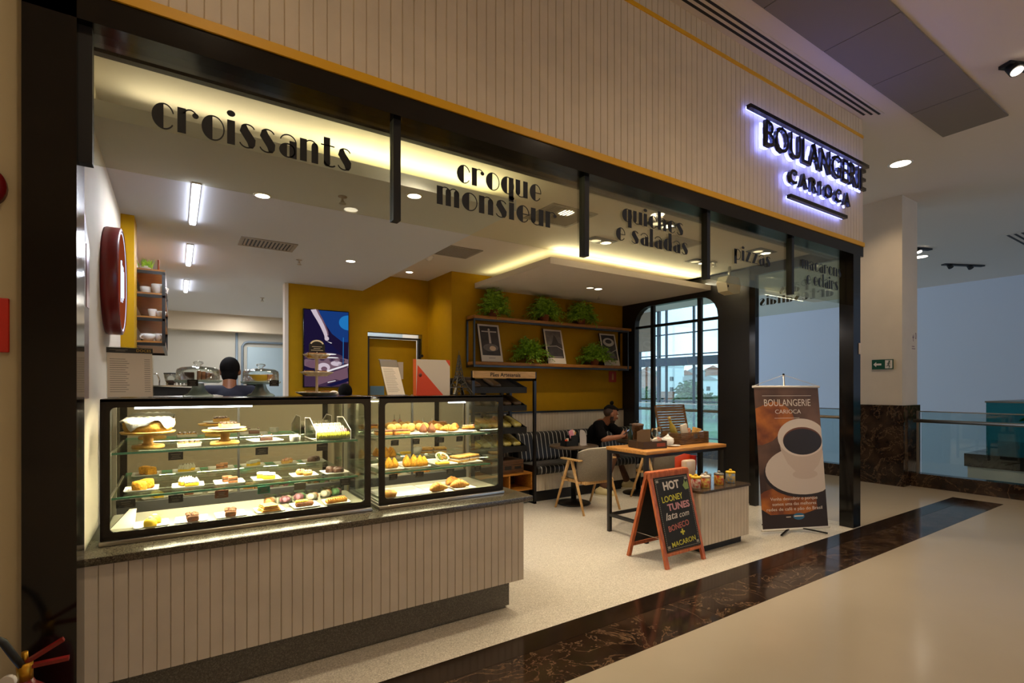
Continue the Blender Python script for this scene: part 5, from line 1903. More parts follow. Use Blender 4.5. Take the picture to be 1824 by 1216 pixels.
# armchairs with A-shaped oak legs
def armchair():
    t = thing('armchair', 'grey fabric armchair with oak legs pulled up to the left bistro table', 'chair', (0, 0, 0), 'grey armchairs')
    # faces +y; origin at floor centre
    MB().rbox(-.235, .235, -.20, .24, .385, .455, .03, 0, 3).build('seat', 'fabric', t)
    MB().rbox(-.23, .23, -.225, .235, .345, .385, .006).build('seat_frame', 'oak', t)
    b = MB()
    n = 16
    vs, fs = [], []
    for k in range(n + 1):
        s = -1 + 2 * k / n
        x = .262 * s
        y = -.235 - .02 * (1 - s * s) + .10 * abs(s) ** 5
        top = .775 - .05 * abs(s) ** 6
        for (dy, z) in ((0, .385), (-.012, .58), (-.03, top - .015), (-.022, top), (.012, top), (.02, top - .015), (.03, .58), (.035, .385)):
            vs.append((x, y + dy, z))
    for k in range(n):
        for j in range(8):
            fs.append((k * 8 + j, k * 8 + (j + 1) % 8, (k + 1) * 8 + (j + 1) % 8, (k + 1) * 8 + j))
    fs += [tuple(range(8)), tuple(n * 8 + j for j in reversed(range(8)))]
    back = b.add(vs, fs, 0, True).build('backrest', 'fabric', t)
    MB().tube([(-.262 + .524 * k / n, -.237 - .02 * (1 - (-1 + 2 * k / n) ** 2) + .10 * abs(-1 + 2 * k / n) ** 5, .777 - .05 * abs(-1 + 2 * k / n) ** 6) for k in range(n + 1)], .007).build('piping', 'piping', back)
    for sx in (-1, 1):
        MB().cyl((sx * .275, .02, .625), (sx * .29, .27, .0), .021, .013, 12).build('leg', 'oak', t)
        MB().cyl((sx * .275, -.03, .625), (sx * .29, -.27, .0), .021, .013, 12).build('leg', 'oak', t)
        MB().rbox(sx * .275 - .03, sx * .275 + .03, -.20, .16, .622, .642, .008).build('armrest', 'oak', t)
        MB().bar((sx * .235, .10, .365), (sx * .28, .12, .365), .03, .02).bar((sx * .235, -.14, .365), (sx * .28, -.15, .365), .03, .02).build('side_rail', 'oak', t)
    return t


ac1 = armchair()
ac1.location = (4.27, 4.80, 0)
dup(ac1, 'grey fabric armchair half hidden behind the display table, beside the seated man', (5.50, 4.70, 0), -.05)

# high display table
dt_ = thing('display_table', 'high wooden topped display table on black steel legs', 'table', (4.4, 3.68, 0))
TT = .885
MB().rbox(3.765, 5.03, 3.39, 3.94, TT - .035, TT, .004).build('tabletop', 'wood', dt_)
for x in (3.79, 5.005):
    for y in (3.415, 3.915):
        MB().box(x - .018, x + .018, y - .018, y + .018, 0, TT - .035).build('leg', 'black', dt_)
MB().box(3.79, 5.0, 3.40, 3.43, TT - .065, TT - .035).box(3.79, 5.0, 3.90, 3.93, TT - .065, TT - .035).box(3.775, 3.805, 3.415, 3.915, TT - .065, TT - .035).box(4.99, 5.02, 3.415, 3.915, TT - .065, TT - .035).build('apron', 'black', dt_)
MB().box(3.775, 3.805, 3.415, 3.915, .16, .19).box(4.99, 5.02, 3.415, 3.915, .16, .19).box(3.79, 5.0, 3.90, 3.93, .16, .19).build('stretcher', 'black', dt_)

# things on the display table
gb = thing('gift_box', 'open dark brown card box with a divider at the left end of the display table', 'box', (4.03, 3.62, TT))
gx = Matrix.Translation((4.04, 3.62, TT)) @ Matrix.Rotation(-.15, 4, 'Z')
w_, d__ = .15, .115
MB().box(-w_, w_, -d__, -d__ + .004, 0, .075).box(-w_, w_, d__ - .004, d__, 0, .075).box(-w_, -w_ + .004, -d__, d__, 0, .075).box(w_ - .004, w_, -d__, d__, 0, .075).box(-w_, w_, -d__, d__, 0, .004).xf(gx).build('tray', mat('brown_card', (62, 44, 26), .6), gb)
MB().ext([(-w_, -.02, .004), (.02, -.02, .004), (.02, -.02, .19), (-.09, -.02, .19), (-w_, -.02, .17)], (0, .004, 0)).xf(gx).build('divider', mat('card_brown', (112, 84, 48), .6), gb)
MB().box(.02, .13, -d__ - .0006, -d__, .02, .055).xf(gx).build('print', mat('print_rust', (140, 60, 30), .6), gb)
for k, (x, y, z, m, l) in enumerate([(.055, -.05, .05, 'paper', 'white paper packet leaning in the brown gift box'), (.11, -.03, .055, 'berry', 'reddish biscuit packet at the right of the brown gift box'), (.02, .03, .07, 'cake_white', 'pale wrapped sweet in the middle of the brown gift box')]):
    o = one(MB().rbox(-.035, .035, -.012, .012, -.04, .05, .008).xf(Matrix.Rotation(.6 * (k - .5), 4, 'Y')), 'packet', m, l, 'packet', (0, 0, 0))
    o.location = gx @ Vector((x, y, z))
tin = one(MB().lathe([(0, 0), (.065, 0), (.065, .20), (.07, .205), (.07, .225), (.03, .235), (0, .235)], (0, 0, 0), 28, 0).cyl((0, 0, .235), (0, 0, .265), .008, n=10, mi=1), 'canister', ['dark_wood', 'tagblack'], 'tall brown canister with knobbed lid behind the gift box', 'canister', (0, 0, 0))
tin.location = (4.12, 3.84, TT)
bt = thing('bottle', 'slim dark glass bottle left of the brown canister', 'bottle', (3.98, 3.80, TT))
MB().lathe([(0, 0), (.026, 0), (.026, .14), (.012, .18), (.012, .215), (0, .215)], (3.98, 3.80, TT), 20).build('body', mat('bottle_dark', (30, 44, 36), .12), bt)
MB().cyl((3.98, 3.80, TT + .215), (3.98, 3.80, TT + .235), .014).build('cap', 'matte_black', bt)
wg = one(MB().lathe([(.03, 0), (.004, .006), (.004, .07), (.03, .10), (.038, .14), (.032, .18), (.031, .18), (.036, .14), (.028, .102), (0, .078)], (0, 0, 0), 24), 'wine_glass', 'dome_glass', 'clear stemmed glass between the brown canister and the teapot', 'glass', (0, 0, 0))
wg.location = (4.26, 3.72, TT)
wg2 = again(wg, 'clear stemmed glass beside the open basket, behind the teapot', (4.42, 3.80, TT))
tpx, tpy = 4.37, 3.64
sa = one(MB().lathe([(0, 0), (.045, 0), (.075, .012), (.075, .015), (.04, .005), (0, .005)], (0, 0, 0), 28), 'saucer', 'white', 'small white saucer leaning before the teapot on the display table', 'saucer', (0, 0, 0))
sa.location = (4.345, 3.55, TT)
tp_ = thing('teapot', 'white porcelain teapot in the middle of the display table', 'teapot', (tpx, tpy, TT))
MB().lathe([(.03, 0), (.055, .012), (.066, .045), (.055, .08), (.034, .092), (0, .094)], (tpx, tpy, TT), 28).build('body', 'white', tp_)
MB().lathe([(.036, .09), (.02, .104), (.008, .108), (.012, .118), (0, .124)], (tpx, tpy, TT), 20).build('lid', 'white', tp_)
MB().tube([(tpx - .06, tpy, TT + .03), (tpx - .085, tpy, TT + .05), (tpx - .10, tpy, TT + .085)], [.014, .010, .007]).build('spout', 'white', tp_)
MB().tube([(tpx + .06, tpy, TT + .07), (tpx + .09, tpy, TT + .068), (tpx + .092, tpy, TT + .035), (tpx + .06, tpy, TT + .022)], .006).build('handle', 'white', tp_)
M['wicker'] = stretched('wicker', (122, 84, 38), (56, 36, 14), 12, (1, 1, 22), .55)
bk = thing('wicker_hamper', 'open dark wicker picnic hamper on the right half of the display table', 'hamper', (4.78, 3.72, TT))
bx0, bx1, by0, by1 = 4.50, 5.00, 3.58, 3.86
h_ = .125
mb = MB()
for k in range(8):
    z = TT + .004 + h_ * k / 8
    o_ = rrect(bx0, bx1, by0, by1, .02, 3)
    i_ = rrect(bx0 + .012, bx1 - .012, by0 + .012, by1 - .012, .015, 3)
    ringframe(mb, o_, i_, lambda a, b, z=z: (a, b, z), (0, 0, h_ / 8 - .004))
mb.box(bx0 + .008, bx1 - .008, by0 + .008, by1 - .008, TT, TT + .006)
mb.build('basket', 'wicker', bk)
lid = MB()
lm = Matrix.Translation((0, by1, TT + h_)) @ Matrix.Rotation(math.radians(-12), 4, 'X')
lid.box(bx0, bx1, 0, .02, 0, .012).box(bx0, bx1, 0, .02, .285, .30).box(bx0, bx0 + .014, 0, .02, 0, .30).box(bx1 - .014, bx1, 0, .02, 0, .30)
for k in range(9):
    lid.box(bx0 + .014, bx1 - .014, .006, .016, .016 + .030 * k, .038 + .030 * k)
lid.xf(lm).build('lid', 'wicker', bk)
MB().box(4.72, 4.78, by0 - .008, by0, TT + .06, TT + .11).build('clasp', 'steel', bk)
hb = thing('bottle', 'slanting gold green bottle in the left of the open hamper', 'bottle', (4.60, 3.72, TT + .01))
bm_ = Matrix.Translation((4.62, 3.72, TT + .02)) @ Matrix.Rotation(math.radians(-18), 4, 'Y') @ Matrix.Rotation(math.radians(-8), 4, 'X')
MB().lathe([(0, 0), (.037, 0), (.038, .14), (.03, .18), (.014, .22), (.014, .27), (0, .27)], (0, 0, 0), 22).xf(bm_).build('body', mat('bottle_gold', (150, 130, 54), .15), hb)
MB().cyl((0, 0, .25), (0, 0, .29), .016).xf(bm_).build('foil', mat('foil', (200, 176, 110), .3, .6), hb)
for k, (x, y, z, m, l, w, h) in enumerate([(4.72, 3.70, .13, 'paper', 'white printed packet standing in the open hamper', .05, .10), (4.835, 3.74, .12, 'berry', 'small red and white packet in the middle of the hamper', .03, .06), (4.93, 3.70, .13, 'pastry_pale', 'pale yellow paper packet at the right of the hamper', .07, .05), (4.95, 3.65, .115, 'bluetee', 'small light blue packet at the right front of the hamper', .03, .03)]):
    o = one(MB().rbox(-w, w, -.012, .012, -.05, h, .006).xf(Matrix.Rotation(.2 * ((k % 3) - 1), 4, 'Y')), 'packet', m, l, 'packet', (0, 0, 0))
    o.location = (x, y, TT + z - .02)

# low kiosk counter with tins
ki = thing('low_counter', 'low white boarded counter with dark top in front of the display table', 'counter', (4.3, 3.1, 0))
kx0, kx1, ky0, ky1, kz = 3.93, 4.66, 2.90, 3.36, .57
grooved(MB(), (kx0, ky0), (kx1, ky0), .075, kz - .022, .025, .05).build('front_panel', 'plank', ki)
grooved(MB(), (kx0, ky1), (kx0, ky0 + .026), .075, kz - .022, .025, .05).build('end_panel', 'plank', ki)
MB().box(kx0 + .03, kx1 - .002, ky0 + .03, ky1, .075, kz - .022).build('carcass', 'plank', ki)
MB().box(kx0 + .06, kx1 - .05, ky0 + .05, ky1 - .02, 0, .075).build('plinth', 'matte_black', ki)
tp2 = [(kx1 + .01, ky0 - .012), (kx1 + .01, ky1), (kx0 - .012, ky1)] + [(kx0 - .012 + .05 - .05 * math.cos(a), ky0 - .012 + .05 - .05 * math.sin(a)) for a in (0, .4, .8, 1.2, PI / 2)]
MB().ext([(a, b, kz - .022) for a, b in tp2], (0, 0, .022)).build('worktop', mat('brown_stone', (74, 60, 46), .25, noise=.25, nscale=60), ki)
TINM = []
for k, (c1, c2) in enumerate([((178, 40, 38), (228, 214, 190)), ((214, 170, 40), (190, 60, 50)), ((204, 70, 60), (230, 214, 120)), ((150, 60, 90), (226, 206, 150)), ((196, 44, 40), (222, 190, 80)), ((216, 176, 44), (120, 150, 180))]):
    TINM.append(mat('tin_wrap_%d' % k, c1, .25, rgb2=c2, nscale=34, detail=1.))
LIDC = ['lemon', 'lemon', 'paper', 'steel', 'steel', 'lemon']
tins = [(4.015, 3.02), (4.03, 3.13), (4.12, 3.00), (4.22, 3.06), (4.36, 3.02), (4.545, 3.02)]
tl = ['red patterned tin with yellow lid nearest the chalkboard', 'yellow patterned tin behind the one nearest the chalkboard', 'red and cream patterned tin, third from the chalkboard', 'mauve patterned tin with steel lid on the low counter', 'red and gold patterned tin with steel lid, next to the last', 'yellow tin standing alone at the right end of the low counter']
for k, ((x, y), l) in enumerate(zip(tins, tl)):
    t = thing('gift_tin', l, 'tin', (x, y, kz), 'patterned gift tins on the low counter')
    MB().lathe([(.042, 0), (.044, .003), (.044, .098), (.042, .1)], (x, y, kz), 28).build('body', TINM[k], t)
    MB().lathe([(.046, .094), (.046, .108), (.04, .112), (0, .112)], (x, y, kz), 28).build('lid', LIDC[k], t)
    MB().lathe([(.012, .112), (.016, .122), (.010, .132), (0, .134)], (x, y, kz), 16).build('knob', LIDC[k], t)
gbag = thing('gift_bag', 'clear gift bag with orange card back standing behind the tins', 'bag', (4.16, 3.22, kz))
MB().ext([(4.02, 3.26, kz), (4.25, 3.26, kz), (4.25, 3.26, kz + .27), (4.16, 3.26, kz + .285), (4.02, 3.26, kz + .26)], (0, .004, 0)).build('back_card', 'orange', gbag)
MB().rbox(4.09, 4.25, 3.19, 3.255, kz, kz + .23, .02).build('pouch', mat('frosted_bag', (206, 186, 160), .2, alpha=.5), gbag)
MB().box(4.235, 4.262, 3.20, 3.25, kz + .12, kz + .265).build('ribbon', 'red', gbag)

# chalkboard A-frame
ab = thing('chalkboard_sign', 'orange wood A-frame chalkboard with hand written offers', 'chalkboard', (3.63, 3.04, 0))
ax0, ax1 = 3.37, 3.88
zt = .765
fo, re_, mid = 2.825, 3.255, 3.03
for nm, yb, yt in (('front_leaf', fo, mid - .012), ('rear_leaf', re_, mid + .012)):
    f_ = MB()
    for x in (ax0 + .018, ax1 - .018):
        f_.bar((x, yb, 0), (x, yt, zt), .036, .024, 0, (1, 0, 0)) if False else f_.bar((x, yb, 0), (x, yt, zt), .024, .036, 0, (1, 0, 0))
    sgnn = 1 if yb > yt else -1
    yy = yt + (yb - yt) * .04
    f_.bar((ax0, yy, zt * .965), (ax1, yy, zt * .965), .03, .05, 0, (0, 0, 1))
    yy = yt + (yb - yt) * .86
    f_.bar((ax0 + .03, yy, zt * .14), (ax1 - .03, yy, zt * .14), .02, .026, 0, (0, 0, 1))
    f_.build(nm, 'red_wood', ab)
MB().rbox(ax0, ax1, mid - .03, mid + .03, zt - .008, zt + .012, .006).build('top_rail', 'red_wood', ab)
MB().bar((3.42, mid + .17, .22), (3.42, mid - .17, .22), .004, .004).bar((3.83, mid + .17, .22), (3.83, mid - .17, .22), .004, .004).build('stay_chain', 'steel', ab)
# slate plane on the front leaf
P0 = Vector((ax0, fo, 0))
uz_ = Vector((0, (mid - .012) - fo, zt)).normalized()
ux_ = Vector((1, 0, 0))
nn = ux_.cross(uz_)


def sl_(a, b, k=0.):
    return P0 + ux_ * a + uz_ * b + nn * (.013 + k)


W_ = ax1 - ax0
mb = MB().ext([sl_(.036, .13), sl_(W_ - .036, .13), sl_(W_ - .036, .745), sl_(.036, .745)], nn * .006)
slate = mb.build('slate', mat('slate', (26, 25, 24), .75, noise=.2, nscale=25), ab)
bd = MB()
for a, b in (((.05, .145), (W_ - .05, .145)), ((W_ - .05, .145), (W_ - .05, .73)), ((W_ - .05, .73), (.05, .73)), ((.05, .73), (.05, .145))):
    p_, q_ = Vector(sl_(*a, .0065)), Vector(sl_(*b, .0065))
    n_ = int((q_ - p_).length / .016)
    for k in range(n_):
        s0, s1 = k / n_, (k + .6) / n_
        bd.bar(p_ + (q_ - p_) * s0, p_ + (q_ - p_) * s1, .004, .001, 0, nn)
for a, b in ((.055, .15), (W_ - .085, .15), (.055, .695), (W_ - .085, .695)):
    bd.bar(sl_(a, b + .015, .0065), sl_(a + .03, b + .015, .0065), .022, .001, 0, nn)
bd.build('dashed_border', mat('chalk_dim', (150, 144, 132), .8), slate)
rear = MB()
P1 = Vector((ax0, re_, 0))
uz2 = Vector((0, (mid + .012) - re_, zt)).normalized()
rear.ext([P1 + ux_ * .036 + uz2 * .13, P1 + ux_ * (W_ - .036) + uz2 * .13, P1 + ux_ * (W_ - .036) + uz2 * .745, P1 + ux_ * .036 + uz2 * .745], Vector((0, .006, .003)))
rear.build('slate', bpy.data.materials['slate'], ab)
CK = dict(white=mat('chalk_w', (206, 196, 186), .85), yellow=mat('chalk_y', (196, 190, 66), .85), pink=mat('chalk_p', (196, 140, 146), .85), rose=mat('chalk_r', (178, 104, 96), .85), green=mat('chalk_g', (130, 150, 90), .85))
for (t, c, a, b, s, w, bold, rot, shear) in [
    ('HOT', 'white', .24, .635, .095, .21, .0035, .03, 0), ('LOONEY', 'yellow', .225, .535, .072, .27, .001, .05, 0), ('TUNES', 'pink', .285, .46, .078, .29, .0025, .03, 0),
        ('lata', 'white', .17, .385, .085, .15, .0005, .05, .3), ('com', 'white', .335, .39, .07, .13, 0, .05, .3), ('BONECO', 'rose', .24, .30, .066, .27, .0008, .10, 0), ('+', 'yellow', .27, .235, .09, .055, .004, 0, 0), ('MACARON', 'yellow', .265, .168, .058, .31, .0002, .06, 0)]:
    u2 = (ux_ * math.cos(rot) + uz_ * math.sin(rot))
    v2 = (uz_ * math.cos(rot) - ux_ * math.sin(rot))
    MB().text(t, s, sl_(a, b, .0062), u2, v2, .0008, 0, w, 'CENTER', bold, shear).build('chalk_word', CK[c], slate)
MB().ext([sl_(.385, .65, .0065), sl_(.41, .61, .0065), sl_(.46, .615, .0065), sl_(.462, .66, .0065), sl_(.452, .685, .0065), sl_(.43, .668, .0065), sl_(.418, .70, .0065), sl_(.405, .668, .0065)], nn * .0006).build('chalk_drawing', CK['green'], slate)


# ================================================================== SIGNS, BANNER, CEILING FITTINGS
sn = thing('shop_sign', 'backlit black letter sign BOULANGERIE CARIOCA on the boarded fascia', 'sign', (5.2, 2.5, 3.2))
M['halo'] = emis('halo_led', (128, 140, 255), 8)
FY = 2.57
MB().text('BOULANGERIE', .322, (4.225, FY - .07, 3.578), (1, 0, 0), (0, 0, 1), .03, 0, 1.88, 'LEFT', .001).build('lettering', 'gloss_black', sn)
MB().text('BOULANGERIE', .322, (4.23, FY - .034, 3.578), (1, 0, 0), (0, 0, 1), .012, 0, 1.87, 'LEFT', -.001).build('light_strip', 'halo', sn)
MB().text('C A R I O C A', .175, (4.605, FY - .07, 3.348), (1, 0, 0), (0, 0, 1), .03, 0, 1.15, 'LEFT', .005).build('lettering', 'gloss_black', sn)
MB().text('C A R I O C A', .175, (4.609, FY - .034, 3.348), (1, 0, 0), (0, 0, 1), .012, 0, 1.142, 'LEFT', .001).build('light_strip', 'halo', sn)
for x0, x1, z in ((4.04, 6.24, 3.875), (4.67, 5.75, 3.245)):
    MB().box(x0, x1, FY - .075, FY - .035, z - .016, z + .016).build('bar', 'gloss_black', sn)
    MB().box(x0 + .01, x1 - .01, FY - .034, FY - .022, z - .012, z + .012).build('light_strip', 'halo', sn)

# roll-up banner
bn = thing('banner_stand', 'brown hanging banner with a coffee cup picture beside the corner post', 'banner', (5.40, 2.83, 0))
bt_ = Matrix.Translation((5.03, 2.975, .045)) @ Matrix.Rotation(math.atan2(-.38, .925), 4, 'Z') @ Matrix.Rotation(math.radians(-5.5), 4, 'X')
BW, BH = .775, 1.47
M['ban_bg'] = mat('banner_brown', (122, 88, 68), .55, rgb2=(58, 36, 24), nscale=2.2, detail=3.)
M['ban_bread'] = mat('banner_bread', (196, 112, 32), .55, rgb2=(120, 58, 14), nscale=5, detail=5.)
M['ban_dark'] = mat('banner_dark', (40, 24, 16), .55)
M['ban_cup'] = mat('banner_cup', (228, 214, 202), .55)
M['ban_cup2'] = mat('banner_cup_side', (206, 188, 174), .55)
M['ban_saucer'] = mat('banner_saucer', (216, 202, 190), .55)
M['ban_coffee'] = mat('banner_coffee', (30, 16, 8), .5)
M['ban_crema'] = mat('banner_crema', (110, 56, 22), .5)
M['ban_text'] = mat('banner_text', (232, 220, 204), .6)
M['ban_blue'] = mat('banner_blue', (44, 110, 150), .5)
MB().box(0, BW, 0, .002, 0, BH).xf(bt_).build('cloth', 'ban_bg', bn)
pr = MB()


def bp(pts, k, mi):
    pts = [(min(max(a, .001), BW - .001), min(max(b, .001), BH - .001)) for a, b in pts]
    pr.ext([(a, -.0004 * k, b) for a, b in pts], (0, -.0003, 0), mi)


bp([(0, 1.02), (0, 1.24)] + arc(.16, 1.10, .30, .22, 80, -20, 12) + [(.28, .98), (.18, .90), (.06, .86), (0, .86)], 1, 0)
bp(rect(0, BW, 0, .36), 1, 1)
bp([(0, .20)] + arc(.28, .22, .40, .20, 170, 20, 14) + [(.66, .18), (.5, .14), (.1, .14)], 2, 0)
bp(arc(.52, .56, .47, .255, 0, 360, 40)[:-1], 3, 1)
bp(arc(.53, .585, .46, .25, 0, 360, 40)[:-1], 4, 4)
bp(arc(.54, .545, .15, .05, 0, 360, 24)[:-1], 5, 3)
bp([(.25, .92), (.27, .80), (.34, .66), (.43, .575), (.55, .55), (.64, .575), (.71, .64), (.77, .76), (.77, .92)], 6, 3)
bp(arc(.53, .93, .29, .20, 0, 360, 40)[:-1], 7, 2)
bp(arc(.535, .895, .235, .145, 0, 360, 40)[:-1], 8, 5)
bp(arc(.535, .885, .232, .137, 0, 360, 40)[:-1], 9, 6)
bp(arc(.43, .115, .068, .035, 0, 360, 24)[:-1], 4, 7)
pr.box(.09, .68, -.0008, -.0002, 1.372, 1.376, 8).box(.22, .52, -.0008, -.0002, 1.135, 1.139, 8)
pr.box(.375, .485, -.0024, -.0020, .112, .124, 8).box(.28, .335, -.0014, -.0010, .108, .116, 8)
pr.xf(bt_).build('print', ['ban_bread', 'ban_dark', 'ban_cup', 'ban_cup2', 'ban_saucer', 'ban_crema', 'ban_coffee', 'ban_blue', 'ban_text'], bn)
tx = MB()
E1, E3 = (1, 0, 0), (0, 0, 1)
tx.text('BOULANGERIE', .105, (BW * .5, -.0004, 1.265), E1, E3, .0006, 0, .56, 'CENTER')
tx.text('CARIOCA', .062, (BW * .5, -.0004, 1.185), E1, E3, .0006, 0, .31, 'CENTER')
tx.text('Venha descobrir o porque', .046, (BW * .5, -.0014, .285), E1, E3, .0006, 0, .56, 'CENTER')
tx.text('somos uma das melhores', .046, (BW * .5, -.0014, .232), E1, E3, .0006, 0, .52, 'CENTER')
tx.text('redes de café e pão do Brasil', .046, (BW * .5, -.0014, .179), E1, E3, .0006, 0, .66, 'CENTER')
tx.xf(bt_).build('lettering', 'ban_text', bn)
for z, a in ((BH, .012), (-.012, .012)):
    MB().cyl((-.015, .001, z), (BW + .015, .001, z), a, n=12).xf(bt_).build('rod', 'white', bn)
MB().cyl((BW / 2, .06, -.02), (BW / 2, .03, BH + .13), .009, n=10).xf(bt_).build('pole', 'steel', bn)
MB().tube([(0, .001, BH + .01), (BW / 2, .03, BH + .13), (BW, .001, BH + .01)], .003, 6).xf(bt_).build('cord', 'chalk', bn)
MB().sph((BW / 2, .03, BH + .135), .012, 10).xf(bt_).build('hook', 'gloss_black', bn)
fm = Matrix.Translation((5.03, 2.975, 0)) @ Matrix.Rotation(math.atan2(-.38, .925), 4, 'Z')
ft = MB()
for a, b in ((.12, -.12), (.64, -.14), (.2, .28), (.56, .28)):
    ft.bar((BW / 2, .06, .045), (a, b, .012), .02, .012)
ft.xf(fm).build('foot', 'gloss_black', bn)

# ceiling fittings
for (x, y), l in zip(SHOP_ROUND, ['round downlight behind the croque monsieur pane', 'round downlight behind the quiches pane', 'round downlight behind the pizzas pane', 'round downlight at the right end of the word monsieur']):
    round_lamp(x, y, 3.039, l, 'round shop downlights', .07)
for (x, y), l in zip(KITCHEN_DOTS, ['small downlight in the kitchen ceiling above the word croissants', 'small downlight in the kitchen ceiling left of croque monsieur', 'small downlight in the kitchen ceiling near the menu screen', 'small downlight above the staff door']):
    round_lamp(x, y, 2.799 if x < 2.1 else 3.039, l, 'small shop downlights', .045)
for (x, y, z), l in zip(SHOP_TWIN, ['recessed twin spotlight left of e saladas, seen through the glass', 'recessed twin spotlight right of e saladas, seen through the glass', 'recessed twin spotlight behind the word quiches', 'recessed twin spotlight behind the word pizzas', 'recessed twin spotlight in the lowered ceiling over the shelf']):
    z = 2.858 if y > 5 else 3.038
    t = thing('twin_spotlight', l, 'ceiling light', (x, y, z), 'recessed twin spotlights')
    MB().box(x - .16, x + .16, y - .085, y + .085, z - .006, z + .001).build('housing', 'matte_black', t)
    for k, dx in enumerate((-.075, .075)):
        MB().lathe([(.05, -.016), (.062, -.012), (.062, -.006), (.05, -.006)], (x + dx, y, z)).build('lamp_ring', 'steel', t)
        MB().lathe([(0, -.014), (.05, -.014), (.05, -.008), (0, -.008)], (x + dx, y, z)).build('lens', ['lamp2', 'lamp'][k], t)
for k, (a, b) in enumerate(LED_Y):
    t = thing('led_strip_light', '%s of the three glowing strip lights in the kitchen ceiling' % ('nearest and longest', 'middle', 'farthest and shortest')[k], 'strip light', (.11, (a + b) / 2, 2.78), 'kitchen strip lights')
    MB().box(.11 - .025, .11 + .025, a, b, 2.79, 2.80).build('channel', 'white', t)
    MB().rbox(.11 - .02, .11 + .02, a + .01, b - .01, 2.772, 2.79, .006).build('diffuser', 'ledw', t)


def grille(x, y, z, w, d, label):
    t = thing('air_grille', label, 'air vent', (x, y, z), 'ceiling air grilles')
    f_ = MB()
    ringframe(f_, rrect(x - w / 2, x + w / 2, y - d / 2, y + d / 2, .002), rrect(x - w / 2 + .03, x + w / 2 - .03, y - d / 2 + .03, y + d / 2 - .03, .001), lambda a, b: (a, b, z - .008), (0, 0, .009))
    f_.build('frame', 'grille_grey', t)
    MB().box(x - w / 2 + .02, x + w / 2 - .02, y - d / 2 + .02, y + d / 2 - .02, z - .002, z + .001).build('dark_duct', 'matte_black', t)
    s_ = MB()
    n = int((w - .06) / .03)
    for k in range(n):
        xx = x - w / 2 + .03 + (w - .06) * (k + .5) / n
        s_.obox((xx, y, z - .005), (.018, d - .06, .002), Matrix.Rotation(.6, 3, 'Y'))
    s_.build('slat', 'grille_grey', t)


M['grille_grey'] = mat('grille_grey', (150, 140, 128), .6)
grille(.70, 5.10, 2.80, .46, .30, 'grey air grille in the kitchen ceiling right of the strip lights')
grille(2.66, 5.2, 3.04, .46, .42, 'grey air grille in the ceiling left of the lowered panel')
grille(2.88, 3.6, 3.04, .5, .45, 'grey air grille in the ceiling behind the end of monsieur')
grille(4.45, 3.62, 3.04, .5, .40, 'grey air grille in the ceiling behind e saladas')


def sprinkler(x, y, z, label):
    t = thing('sprinkler', label, 'sprinkler', (x, y, z), 'ceiling sprinklers')
    MB().lathe([(.03, 0), (.03, -.004), (.008, -.008), (.008, -.03), (.012, -.034), (0, -.036)][::-1], (x, y, z), 14).build('body', 'steel', t)
    MB().lathe([(0, -.05), (.024, -.05), (.024, -.047), (0, -.047)], (x, y, z), 14).bar((x - .012, y, z - .03), (x - .004, y, z - .05), .004).bar((x + .012, y, z - .03), (x + .004, y, z - .05), .004).build('deflector', 'steel', t)


sprinkler(.95, 3.55, 2.80, 'small sprinkler head at the lower edge of the first glass pane')
sprinkler(1.05, 5.55, 2.80, 'small sprinkler head in front of the kitchen air grille')
sprinkler(1.05, 8.2, 2.80, 'small sprinkler head far back in the kitchen, left of the yellow wall')
sprinkler(5.25, 5.65, 2.86, 'small sprinkler head under the lowered ceiling panel')
sprinkler(5.55, 3.9, 3.04, 'small sprinkler head near the pizzas pane')
em = thing('emergency_light', 'faceted white emergency lamp box hanging near the dark window wall', 'lamp', (5.9, 3.93, 2.8))
pts = [(-.15, -.02), (-.11, -.13), (.02, -.16), (.13, -.14), (.16, -.02), (.12, .06), (-.10, .06)]
MB().ext([(5.87 + a, 3.86, 2.84 + b) for a, b in pts], (0, .14, 0)).build('housing', mat('warm_white_plastic', (214, 206, 176), .5), em)
MB().box(5.75, 5.76, 3.85, 3.865, 2.75, 2.78).build('indicator', 'tagblack', em)
MB().cyl((5.9, 3.93, 2.89), (5.9, 3.93, 3.04), .015).build('stem', 'steel', em)
cm = thing('dome_camera', 'small white ceiling camera left of the lowered ceiling panel', 'camera', (2.48, 5.55, 3.0))
MB().lathe([(0, -.06), (.03, -.05), (.045, -.03), (.055, -.02), (.055, 0)], (2.48, 5.55, 3.04), 20).build('body', 'white', cm)

# left wall: round light box, poster, crockery rack
ds = thing('round_lightbox_sign', 'round red light box sign sticking out from the left wall', 'sign', (-.345, 3.85, 2.13))
dm = Matrix.Translation((-.345, 3.85, 2.13)) @ Matrix.Rotation(PI / 2, 4, 'Y')
MB().lathe([(.30, 0), (.31, .0), (.315, .01), (.315, .075), (.30, .082), (.295, .07), (.295, .0)], (0, 0, 0), 56).xf(dm).build('rim', 'maroon', ds)
MB().lathe([(0, .07), (.293, .07), (.297, .076), (0, .076)], (0, 0, 0), 56).xf(dm).build('face', emis('face_glow', (170, 78, 44), .5), ds)
MB().lathe([(.283, .0765), (.291, .0765), (.291, .0785), (.283, .0785)], (0, 0, 0), 56).xf(dm).build('glow_ring', emis('ring_glow', (220, 230, 255), 1.3), ds)
lw = MB()
for y, a, b in ((-.10, -.13, .11), (-.05, -.10, .12), (0.0, -.12, .10), (.05, -.10, .10), (.10, -.08, .08)):
    lw.box(-.268, -.266, 3.85 + y - .014, 3.85 + y + .014, 2.13 + a, 2.13 + b)
lw.box(-.268, -.266, 3.85 + .0, 3.85 + .05, 2.11, 2.135).box(-.268, -.266, 3.75, 3.80, 2.10, 2.125)
lw.build('emblem', bpy.data.materials['ring_glow'], ds)
